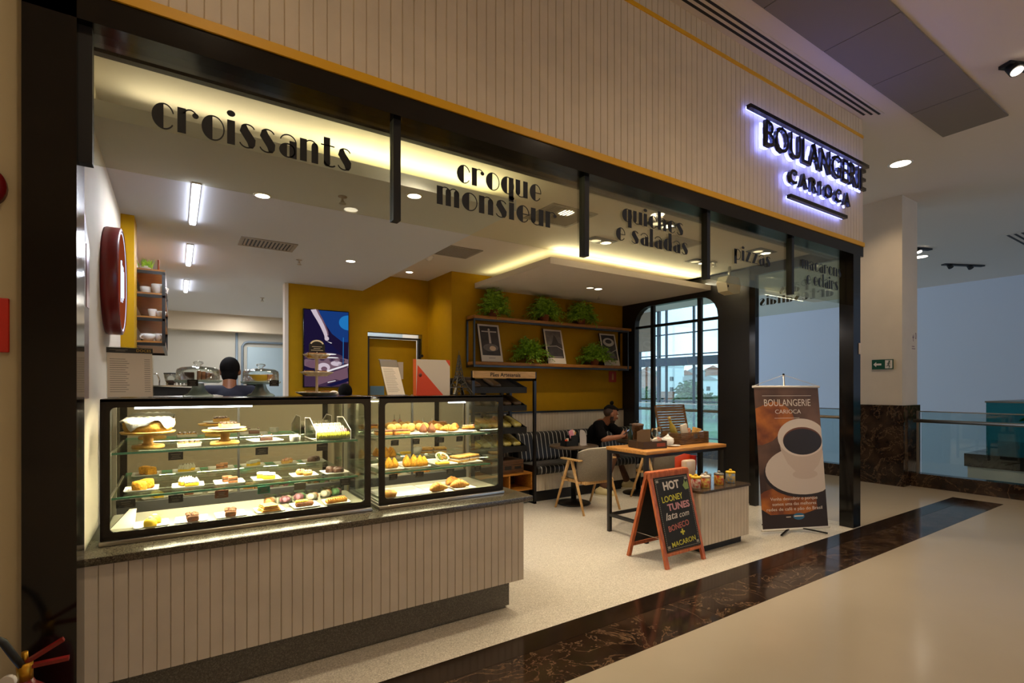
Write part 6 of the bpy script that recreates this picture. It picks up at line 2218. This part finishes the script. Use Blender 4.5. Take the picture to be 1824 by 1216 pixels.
po = thing('wall_poster', 'dark glossy poster panel on the left wall beside the black frame', 'poster', (-.34, 2.92, 1.9))
MB().ext([(-.345, 2.79, 1.45), (-.345, 3.03, 1.45), (-.345, 3.03, 2.16), (-.345, 2.90, 2.26), (-.345, 2.79, 2.26)], (.012, 0, 0)).build('panel', mat('poster_grey', (120, 104, 98), .4), po)
MB().box(-.333, -.331, 2.94, 3.03, 1.86, 2.14).build('red_print', 'maroon', po)
cr_ = thing('crockery_rack', 'black framed wall rack with wooden shelves of crockery on the left wall', 'rack', (-.2, 6.0, 1.86))
rx0, rx1, ry0, ry1, rz0, rz1 = -.318, -.075, 5.32, 6.9, 1.87, 2.48
f_ = MB()
for y in (ry0, ry1):
    for x in (rx0 + .012, rx1 - .012):
        f_.box(x - .012, x + .012, y - .012, y + .012, rz0, rz1)
    for z in (rz0, rz0 + .21, rz0 + .41, rz1):
        f_.box(rx0, rx1, y - .012, y + .012, z - .014, z + .010)
for x in (rx0 + .012, rx1 - .012):
    for z in (rz0, rz1):
        f_.box(x - .012, x + .012, ry0, ry1, z - .012, z + .012)
f_.build('frame', 'black', cr_)
for z in (rz0 + .012, rz0 + .222, rz0 + .422, rz1 + .012):
    MB().box(rx0, rx1, ry0 - .01, ry1, z, z + .014).build('shelf', 'shelf_wood', cr_)
cup0 = None
for k, (x, y, z, w) in enumerate([(-.13, 5.42, 2.306, 1.2), (-.22, 5.46, 2.306, 1.), (-.17, 5.44, 2.106, .8), (-.11, 5.44, 2.106, 1.), (-.2, 5.42, 1.896, 1.3), (-.12, 5.45, 1.896, 1.0)]):
    l = ['white teapot shaped cup at the right of the upper rack shelf', 'white cup at the left of the upper rack shelf', 'low white bowl on the middle rack shelf', 'glassy cup at the right of the middle rack shelf', 'white square jar on the bottom rack shelf', 'pale cup at the right of the bottom rack shelf'][k]
    if not cup0:
        cup0 = one(MB().lathe([(0, 0), (.025, 0), (.04, .05), (.042, .075), (.038, .075), (.022, .008), (0, .008)], (0, 0, 0), 20).tube([(.04, 0, .06), (.062, 0, .05), (.058, 0, .025), (.034, 0, .02)], .005), 'cup', 'white', l, 'cup', (0, 0, 0), 'crockery on the wall rack')
        cup0.location = (x, y, z)
        cup0.scale = (w, w, 1.2)
    else:
        q = again(cup0, l, (x, y, z), k)
        q.scale = (w, w, .8 + .1 * (k % 3))
pg = thing('herb_pot', 'small tuft of green herbs on top of the crockery rack', 'plant', (-.23, 5.45, rz1 + .026))
MB().lathe([(.035, 0), (.045, .03), (.045, .035), (0, .03)], (-.22, 5.42, rz1 + .026), 16).build('pot', 'white', pg)
mb = MB()
r_ = random.Random(3)
for k in range(70):
    a, q = r_.uniform(0, 6.28), r_.uniform(0, .06)
    p_ = Vector((-.22 + q * math.cos(a) * .9, 5.42 + q * math.sin(a), rz1 + .05))
    t_ = p_ + Vector((r_.uniform(-.03, .03), r_.uniform(-.03, .03), r_.uniform(.05, .09)))
    mb.add([p_ + Vector((.006, 0, 0)), p_ - Vector((.006, 0, 0)), t_], [(0, 1, 2)])
mb.build('foliage', 'leaf', pg)
one(MB().cyl((0, 0, 0), (0, 0, .10), .008, n=10), 'pepper_mill', 'terracotta', 'thin orange stick standing on top of the crockery rack', 'mill', (0, 0, 0)).location = (-.125, 5.40, rz1 + .026)

# kitchen behind the cases
kb = thing('back_counter', 'black back counter with steel top behind the display cases', 'counter', (.2, 4.75, 0))
MB().box(-.25, .60, 4.45, 5.05, .08, 1.36).build('body', 'matte_black', kb)
MB().rbox(-.255, .30, 4.43, 5.06, 1.36, 1.44, .006).build('steel_top', 'steel', kb)
cf = thing('coffee_machine', 'dark coffee machine with steel lip on the back counter', 'coffee machine', (-.02, 4.7, 1.44))
MB().ext([(-.16, 4.5, 1.44), (.14, 4.5, 1.44), (.16, 4.5, 1.495), (-.17, 4.5, 1.51)], (0, .35, 0)).build('body', 'matte_black', cf)
MB().box(-.17, .16, 4.49, 4.86, 1.508, 1.516).build('cup_rail', 'chrome', cf)
MB().tube([(-.10, 4.55, 1.512), (-.10, 4.55, 1.56), (-.115, 4.55, 1.60), (-.135, 4.55, 1.60)], .005).build('steam_pipe', 'chrome', cf)
hp = thing('bean_hopper', 'clear bean hopper with dark coffee on the coffee machine', 'hopper', (-.03, 4.62, 1.517))
MB().lathe([(.03, 0), (.045, .07), (.045, .085), (.043, .085), (.028, .002)], (-.03, 4.62, 1.517), 20).build('cone', 'dome_glass', hp)
MB().lathe([(0, .001), (.026, .001), (.036, .035), (0, .04)], (-.03, 4.62, 1.517), 20).build('beans', 'choc', hp)
MB().lathe([(.047, .085), (.047, .093), (0, .095)], (-.03, 4.62, 1.517), 20).build('lid', 'matte_black', hp)
gl0 = None
for k, x in enumerate((.03, .075, .12)):
    l = ['clear tumbler nearest the hopper on the coffee machine', 'clear tumbler between the two others on the coffee machine', 'clear tumbler at the right end of the coffee machine'][k]
    if not gl0:
        gl0 = one(MB().lathe([(0, 0), (.016, 0), (.02, .035), (.0185, .035), (.0145, .003), (0, .003)], (0, 0, 0), 16), 'tumbler', 'dome_glass', l, 'glass', (0, 0, 0), 'tumblers on the coffee machine')
        gl0.location = (x, 4.56, 1.517)
    else:
        again(gl0, l, (x, 4.56, 1.517))
for nm, pts, l in (('wall_conduit', [(.93, 10.57, 2.5), (.93, 10.57, 0)], 'straight grey conduit running down the kitchen back wall'), ('wall_conduit', [(1.02, 10.57, 0), (1.02, 10.57, 2.26), (1.06, 10.57, 2.32), (1.12, 10.57, 2.34), (2.9, 10.57, 2.34)], 'bent grey conduit on the kitchen back wall near the yellow wall')):
    tag(MB().tube(pts, .022).build(nm, mat('conduit', (130, 148, 168), .4)), l, 'pipe')
cd = thing('cold_room_door', 'pale blue cold room door on the kitchen back wall', 'door', (1.7, 10.58, 0))
MB().rbox(1.10, 2.5, 10.545, 10.598, 0, 2.25, .01).build('leaf', mat('door_pale_blue', (170, 196, 216), .6), cd)
MB().cyl((1.2, 10.53, 1.1), (1.2, 10.53, 1.4), .015).build('handle', 'steel', cd)
st_ = one(MB().rbox(-.02, .02, -.003, .003, -.06, .06, .002), 'door_sticker', 'chalk', 'small white sticker on the black corner post', 'sticker', (0, 0, 0))
st_.location = (6.16, 2.556, 1.92)


# ================================================================== PEOPLE
def head(mb, c, R, s=1.):
    c = Vector(c)

    def P(x, y, z):
        return c + R @ Vector((x * s, y * s, z * s))

    def E_(x, y, z, a, b, d):
        mb.sph(P(x, y, z), (a * s, b * s, d * s), 18, 0, R)
    E_(0, -.012, .022, .077, .096, .098)
    E_(0, .020, -.028, .062, .070, .080)
    E_(0, .050, -.086, .036, .034, .028)
    E_(0, .030, -.070, .054, .050, .036)
    E_(0, .074, .024, .052, .022, .014)
    E_(0, .088, -.062, .024, .013, .011)
    for q in (-1, 1):
        E_(q * .040, .062, -.020, .022, .024, .022)
        E_(q * .079, -.006, -.012, .012, .022, .033)
    rc(mb, P(0, .086, .008), P(0, .108, -.030), .009 * s, .014 * s, 10)
    return P


def hand(mb, wrist, d, n, sd, curl=.5):
    """palm, four unequal fingers and a side thumb; d along the hand, n where the palm faces, sd towards the thumb"""
    w, d, n, sd = Vector(wrist), Vector(d).normalized(), Vector(n).normalized(), Vector(sd).normalized()
    for k in range(4):
        o = .027 - .018 * k
        kn = w + d * (.088 - .006 * abs(k - 1)) + sd * o
        rc(mb, w + d * .01 + sd * o * .55, kn, .0145, .0115, 10)
        L = (.068, .076, .070, .054)[k]
        p, ang = kn, curl * .6
        for q, fr in enumerate((.45, .32, .23)):
            u = d * math.cos(ang) + n * math.sin(ang) + sd * (.02 * (1.5 - k))
            e = p + u.normalized() * L * fr
            rc(mb, p, e, .0095 - .001 * q, .0085 - .001 * q, 8)
            p = e
            ang += curl
    b = w + d * .025 + sd * .026
    t1 = b + (d * .55 + sd * .75 + n * .25).normalized() * .042
    t2 = t1 + (d * .85 + sd * .25 + n * .45).normalized() * .034
    rc(mb, w + d * .012 + sd * .012, b, .014, .013, 8)
    rc(mb, b, t1, .012, .010, 8)
    rc(mb, t1, t2, .010, .008, 8)


def eyes(P, par, s=1.):
    for q in (-1, 1):
        e = MB().sph(P(q * .030, .080, .004), .0115 * s, 12, 0).sph(P(q * .030, .0885, .003), .0055 * s, 10, 1)
        e.build('eye', ['cake_white', 'hair'], par)


def standing(name, label, x, y, H, hd, skin, shirt, trousers, pose, lean=0., bow=0., voxel=.011):
    t = thing('person', label, 'person', (x, y, 0))
    k = H / 1.75
    R = basis(hd)

    def L(a, b, c):
        v = R @ Vector((a * k, b * k, c * k))
        return Vector((x, y, 0)) + v + R @ Vector((0, lean * max(0, c - .95) * k, 0))
    b = MB()
    hc = L(0, .03 + bow * .5, 1.625 - bow * .25)
    Rh = R @ Matrix.Rotation(-bow * 1.6, 3, 'X')
    P = head(b, hc, Rh, k)
    rc(b, L(0, -.01, 1.42), L(0, .01 + bow * .25, 1.56), .060 * k, .055 * k)
    for (a, w, d, z) in ((0, .155, .10, 1.34), (0, .145, .10, 1.22), (0, .135, .095, 1.08), (0, .155, .11, .96)):
        b.sph(L(a, 0, z), (w * k, d * k, .13 * k), 18, 0, R)
    rc(b, L(-.17, 0, 1.41), L(.17, 0, 1.41), .06 * k, .06 * k)
    arms = []
    for s in (-1, 1):
        sh = L(s * .185, 0, 1.41)
        el, wr = pose[s]
        el, wr = L(*el), L(*wr)
        rc(b, sh, el, .050 * k, .040 * k)
        rc(b, el, wr, .040 * k, .028 * k)
        dd = (wr - el).normalized()
        hand(b, wr, dd, R @ Vector((-s, 0, -.3)), R @ Vector((0, 1, .2)), .45)
        arms.append((sh, el))
        rc(b, L(s * .095, 0, .92), L(s * .105, .01, .50), .085 * k, .055 * k)
        rc(b, L(s * .105, .01, .50), L(s * .105, -.01, .09), .055 * k, .036 * k)
        rc(b, L(s * .105, -.03, .045), L(s * .12, .14, .035), .04 * k, .032 * k)
    body = remesh(b, 'body', skin, t, voxel, 2)
    c = MB()
    for (w, d, z) in ((.170, .115, 1.34), (.162, .115, 1.22), (.155, .112, 1.08), (.168, .122, .98)):
        c.sph(L(0, 0, z), (w * k, d * k, .13 * k), 18, 0, R)
    rc(c, L(-.17, 0, 1.41), L(.17, 0, 1.41), .072 * k, .072 * k)
    for sh, el in arms:
        rc(c, sh, sh + (el - sh) * .72, .066 * k, .058 * k)
    remesh(c, 'shirt', shirt, t, voxel, 3)
    c = MB()
    c.sph(L(0, 0, .94), (.165 * k, .122 * k, .11 * k), 18, 0, R)
    for s in (-1, 1):
        rc(c, L(s * .095, 0, .92), L(s * .105, .01, .50), .096 * k, .068 * k)
        rc(c, L(s * .105, .01, .50), L(s * .105, -.01, .09), .068 * k, .055 * k)
    remesh(c, 'trousers', trousers, t, voxel, 3)
    for s in (-1, 1):
        c = MB()
        rc(c, L(s * .105, -.05, .05), L(s * .12, .16, .04), .048 * k, .040 * k)
        remesh(c, 'shoe', 'matte_black', t, voxel, 2)
    h = MB()
    h.sph(Vector(hc) + Rh @ Vector((0, -.022 * k, .034 * k)), (.084 * k, .098 * k, .096 * k), 20, 0, Rh)
    h.sph(Vector(hc) + Rh @ Vector((0, -.046 * k, -.04 * k)), (.070 * k, .058 * k, .078 * k), 18, 0, Rh)
    remesh(h, 'hair', 'hair', t, voxel, 2)
    eyes(P, t, k)
    return t


down = {-1: ((-.25, .02, 1.13), (-.24, .16, .92)), 1: ((.25, .02, 1.13), (.24, .16, .92))}
work = {-1: ((-.27, .0, 1.15), (-.20, .24, 1.12)), 1: ((.27, .0, 1.15), (.20, .24, 1.12))}
standing('person', 'person in a navy t-shirt seen from behind, working in the kitchen', .42, 5.45, 1.80, (.12, 1), 'skin_dark', 'navy', 'dark_trousers', work, .03, .06)
standing('person', 'person in a light blue shirt bending over, behind the right glass dome', .93, 6.5, 1.66, (-.8, .6), 'skin_dark', 'bluetee', 'dark_trousers', work, .18, .16)
standing('person', 'person with dark hair just showing above the case, left of the staff door', 1.50, 5.5, 1.54, (.1, 1), 'skin', 'navy', 'dark_trousers', down, .0, .0)


def seated_man():
    t = thing('person', 'man with a top knot and black t-shirt on the sofa, looking at a phone', 'person', (5.0, 5.5, 0))
    f = Vector((.80, -.60, 0)).normalized()
    R = basis(Vector((.50, -.87, 0)))
    pel = Vector((4.99, 5.60, .555))
    chest = Vector((5.03, 5.46, .84))
    neck = Vector((5.06, 5.34, 1.01))
    hc = Vector((5.10, 5.235, 1.13))
    Rt = Matrix.Rotation(0, 3, 'X')
    Rh = basis(Vector((.90, -.44, 0))) @ Matrix.Rotation(-.36, 3, 'X')
    rt = R @ Vector((1, 0, 0))       # his right
    shR, shL = neck + rt * .19 + Vector((-.01, .03, -.035)), neck - rt * .19 + Vector((0, .02, -.03))
    elR, wrR = Vector((4.86, 5.13, .80)), Vector((5.06, 5.02, .83))
    elL, wrL = Vector((5.37, 5.26, .80)), Vector((5.22, 5.06, .82))
    hipR, hipL = pel + rt * .095 - Vector((0, 0, .03)), pel - rt * .095 - Vector((0, 0, .03))
    knR, ftR = Vector((5.08, 5.20, .51)), Vector((4.93, 5.24, .09))
    knL, ftL = Vector((5.42, 5.50, .50)), Vector((5.62, 5.42, .09))
    b = MB()
    P = head(b, hc, Rh, 1.)
    rc(b, neck + Vector((0, .01, -.03)), hc - f * .02 - Vector((0, 0, .05)), .062, .058)
    b.sph(pel, (.165, .12, .12), 18, 0, R)
    b.sph(pel.lerp(chest, .5), (.145, .105, .15), 18, 0, R)
    b.sph(chest, (.16, .11, .15), 18, 0, R)
    b.sph(neck.lerp(chest, .35), (.165, .10, .11), 18, 0, R)
    rc(b, shR, shL, .06, .06)
    for sh, el, wr in ((shR, elR, wrR), (shL, elL, wrL)):
        rc(b, sh, el, .054, .044)
        rc(b, el, wr, .044, .030)
    ph = Vector((5.165, 5.0, .875))
    hand(b, wrR, ph - wrR, Vector((.5, .5, .5)), Vector((.3, .3, .9)), .75)
    hand(b, wrL, ph - wrL + Vector((0, 0, .0)), Vector((-.6, -.2, .3)), Vector((-.2, -.3, .9)), .75)
    for hp_, kn, ft_ in ((hipR, knR, ftR), (hipL, knL, ftL)):
        rc(b, hp_, kn, .09, .06)
        rc(b, kn, ft_, .058, .038)
        rc(b, ft_, ft_ + f * .10 - Vector((0, 0, .05)), .036, .03)
    remesh(b, 'body', 'skin', t, .0085, 2)
    c = MB()
    c.sph(pel + Vector((0, 0, .06)), (.178, .135, .10), 18, 0, R)
    c.sph(pel.lerp(chest, .5), (.165, .128, .15), 18, 0, R)
    c.sph(chest, (.178, .13, .15), 18, 0, R)
    c.sph(neck.lerp(chest, .4), (.178, .115, .10), 18, 0, R)
    rc(c, shR, shL, .072, .072)
    for sh, el in ((shR, elR), (shL, elL)):
        rc(c, sh, sh.lerp(el, .80), .070, .066)
    remesh(c, 'shirt', 'tee', t, .009, 3)
    c = MB()
    c.sph(pel, (.18, .135, .115), 18, 0, R)
    for hp_, kn, ft_ in ((hipR, knR, ftR), (hipL, knL, ftL)):
        rc(c, hp_, kn, .102, .076)
        rc(c, kn, kn.lerp(ft_, .86), .074, .056)
    remesh(c, 'trousers', 'trousers', t, .010, 3)
    for ft_, q in ((ftR, Vector((.5, -.86, 0))), (ftL, Vector((.75, -.66, 0)))):
        a = Vector((ft_.x, ft_.y, .055)) - q * .05
        c = MB()
        rc(c, a, a + q * .09, .052, .052)
        rc(c, a + q * .09, a + q * .20 - Vector((0, 0, .01)), .050, .040)
        rc(c, a, Vector((ft_.x, ft_.y, .10)), .05, .044)
        s_ = remesh(c, 'shoe', 'shoe', t, .008, 2)
        rtv = Vector((q.y, -q.x, 0))
        o_ = [a + q * (.075 + .175 * math.cos(g)) + rtv * (.05 * math.sin(g)) for g in [k * PI / 10 for k in range(20)]]
        MB().ext([(v.x, v.y, 0) for v in o_], (0, 0, .022)).build('sole', 'sole', s_)
    h = MB()
    h.sph(P(0, -.022, .060), (.071, .092, .068), 20, 0, Rh)
    h.sph(P(0, .036, .082), (.050, .046, .032), 16, 0, Rh)
    h.sph(P(0, -.085, .045), (.046, .040, .042), 16, 0, Rh)
    remesh(h, 'hair', 'hair', t, .008, 2)
    c = MB()
    c.sph(P(0, -.024, .020), (.0785, .094, .088), 20, 0, Rh)
    remesh(c, 'shaved_sides', 'beard', t, .008, 1)
    MB().sph(P(0, -.045, .148), (.027, .027, .030), 14, 0, Rh).build('hair_bun', 'hair', t)
    c = MB()
    c.sph(P(0, .040, -.084), (.052, .050, .034), 16, 0, Rh)
    c.sph(P(0, .058, -.092), (.036, .034, .027), 14, 0, Rh)
    for q in (-1, 1):
        c.sph(P(q * .058, .012, -.058), (.014, .028, .040), 12, 0, Rh)
    remesh(c, 'beard', 'beard', t, .007, 1)
    for q in (-1, 1):
        MB().sph(P(q * .030, .092, .022), (.020, .006, .005), 10, 0, Rh).build('eyebrow', 'hair', t)
    eyes(P, t)
    phn = thing('phone', 'dark mobile phone in the hands of the seated man', 'phone', tuple(ph))
    m_ = Matrix.Translation(ph + Vector((0, 0, .02))) @ Matrix.Rotation(math.atan2(f.y, f.x) - PI / 2, 4, 'Z') @ Matrix.Rotation(math.radians(35), 4, 'X')
    MB().rbox(-.037, .037, -.075, .075, -.004, .004, .003).xf(m_).build('body', 'gloss_black', phn)
    MB().box(-.033, .033, -.068, .068, .004, .0046).xf(m_).build('screen', emis('phone_screen', (170, 190, 220), .6), phn)


seated_man()

# ================================================================== OUTSIDE THE WINDOW
hill = MB()
NX = 14
vs, fs = [], []
DIRX = Vector((.82, .57, 0))
SIDE = Vector((-.57, .82, 0))
for i in range(NX + 1):
    dd = 26 + (260 - 26) * (i / NX) ** 1.6
    for j in range(NX + 1):
        ss = (-1 + 2 * j / NX) * (40 + dd * .6)
        z = -7.5 + 6.3 * min(1, max(0, (dd - 40) / 110)) + 5 * max(0, (dd - 150) / 110) + .5 * math.sin(i * 1.7 + j)
        p_ = DIRX * dd + SIDE * ss
        vs.append((p_.x, p_.y, z))
for i in range(NX):
    for j in range(NX):
        a = i * (NX + 1) + j
        fs.append((a, a + 1, a + NX + 2, a + NX + 1))
o = hill.add(vs, fs, 0, True).build('hillside', mat('hill_grass', (96, 134, 66), .9, rgb2=(64, 104, 56), nscale=.15))
struct(o, 'green grassy hillside outside the arched window', 'hill')


def dirpix(u):
    a = (u - 912) / 912.
    return Vector((.549 + .836 * a, .836 - .549 * a, 0))


def house(lab, c, w, d, h, z0, wall, roof, nwin, gable):
    t = thing('house', lab, 'house', (c.x, c.y, z0), 'houses on the hillside')
    q = Matrix.Translation((c.x, c.y, z0)) @ Matrix.Rotation(math.radians(35), 4, 'Z')
    MB().box(-w / 2, w / 2, -d / 2, d / 2, -2, h).xf(q).build('wall', wall, t)
    if gable:
        MB().ext([(-w / 2 - .3, -d / 2 - .3, h), (-w / 2 - .3, d / 2 + .3, h), (-w / 2 - .3, 0, h + d * .28)], (w + .6, 0, 0)).xf(q).build('roof', roof, t)
    else:
        MB().box(-w / 2 - .2, w / 2 + .2, -d / 2 - .2, d / 2 + .2, h, h + .35).xf(q).build('roof', roof, t)
    for i in range(nwin):
        for f_ in range(max(1, int(h / 3.2))):
            xx = -w / 2 + w * (i + .5) / nwin
            zz = 1.2 + 3 * f_
            win = MB().box(xx - .5, xx + .5, -d / 2 - .06, -d / 2, zz, zz + 1.2).box(-w / 2 - .06, -w / 2, -.5, .5, zz, zz + 1.2).xf(q)
            win.build('window', 'win_dark', t)


M['win_dark'] = mat('house_window', (70, 80, 92), .3)
hw = mat('house_white', (214, 224, 228), .8)
hb = mat('house_brick', (168, 118, 100), .8, noise=.15, nscale=2)
hg = mat('house_grey', (164, 168, 170), .8)
rt_ = mat('roof_tile', (150, 98, 80), .8)
rg_ = mat('roof_grey', (150, 152, 156), .7)
for k, (u, D, w, d, h, z0, wl_, rf_, nw, gb_, lab) in enumerate([
    (1198, 150, 7, 6, 8.6, -.8, hw, rg_, 2, False, 'tall pale house with small windows in the middle of the arched window'),
    (1146, 150, 7, 6, 6.0, -1, hb, rt_, 2, True, 'brick house seen through the left bay of the window'),
    (1170, 165, 6, 6, 5.5, -.4, hb, rg_, 2, False, 'low brick house just left of the tall pale house'),
    (1180, 120, 5, 5, 3.4, -3.2, hb, rt_, 2, False, 'small reddish house below and left of the tall pale house'),
    (1222, 170, 7, 6, 5.0, .6, hg, rt_, 2, True, 'grey house right of the tall pale house'),
    (1240, 185, 8, 6, 6.5, .8, hg, rg_, 3, True, 'wide grey house behind the right window bar'),
    (1262, 150, 7, 5, 4.2, -.6, hw, rg_, 2, True, 'white gabled house in the right bay of the window'),
    (1278, 165, 6, 5, 5.2, .2, hw, rt_, 2, True, 'pale house at the right edge of the arched window'),
    (1270, 205, 9, 6, 6.5, 2.0, hb, rt_, 3, True, 'higher brick house on the skyline at the right'),
    (1155, 205, 9, 6, 6.0, 2.0, hg, rt_, 3, True, 'higher grey house on the skyline at the left')]):
    house(lab, dirpix(u) * D, w, d, h, z0, wl_, rf_, nw, gb_)


def tree(lab, c, r, h, z0, seed):
    t = thing('tree', lab, 'tree', (c.x, c.y, z0), 'trees on the hillside')
    MB().cyl((c.x, c.y, z0 - 2), (c.x, c.y, z0 + h * .5), .25, .15, 10).build('trunk', 'dark_wood', t)
    mb = MB()
    leaves(mb, (c.x, c.y, z0 + h * .62), (r, r, h * .42), 420, 1.1, 1, .2, random.Random(seed))
    mb.build('crown', 'tree_leaf', t)


M['tree_leaf'] = mat('tree_leaf', (74, 112, 58), .8, rgb2=(44, 82, 44), nscale=.4)
for k, (u, D, r, h, z0, lab) in enumerate([(1141, 95, 2.6, 5, -4.4, 'bushy green tree low in the left bay of the window'), (1152, 110, 2.4, 4.5, -3.4, 'green tree before the brick house at the left'), (1230, 115, 2.6, 6.2, -3.4, 'dark green tree right of the tall pale house'), (1219, 98, 1.8, 4.2, -4.2, 'light green tree in front of the grey house'), (1184, 178, 4, 6, 1.0, 'distant tree on the skyline left of the tall pale house'), (1256, 105, 2.2, 3.6, -3.8, 'small green tree below the white gabled house'), (1205, 85, 2.2, 3.2, -5, 'round bush on the grass below the tall pale house'), (1276, 90, 2., 3., -4.6, 'round bush at the right edge of the window')]):
    tree(lab, dirpix(u) * D, r, h, z0, k + 20)
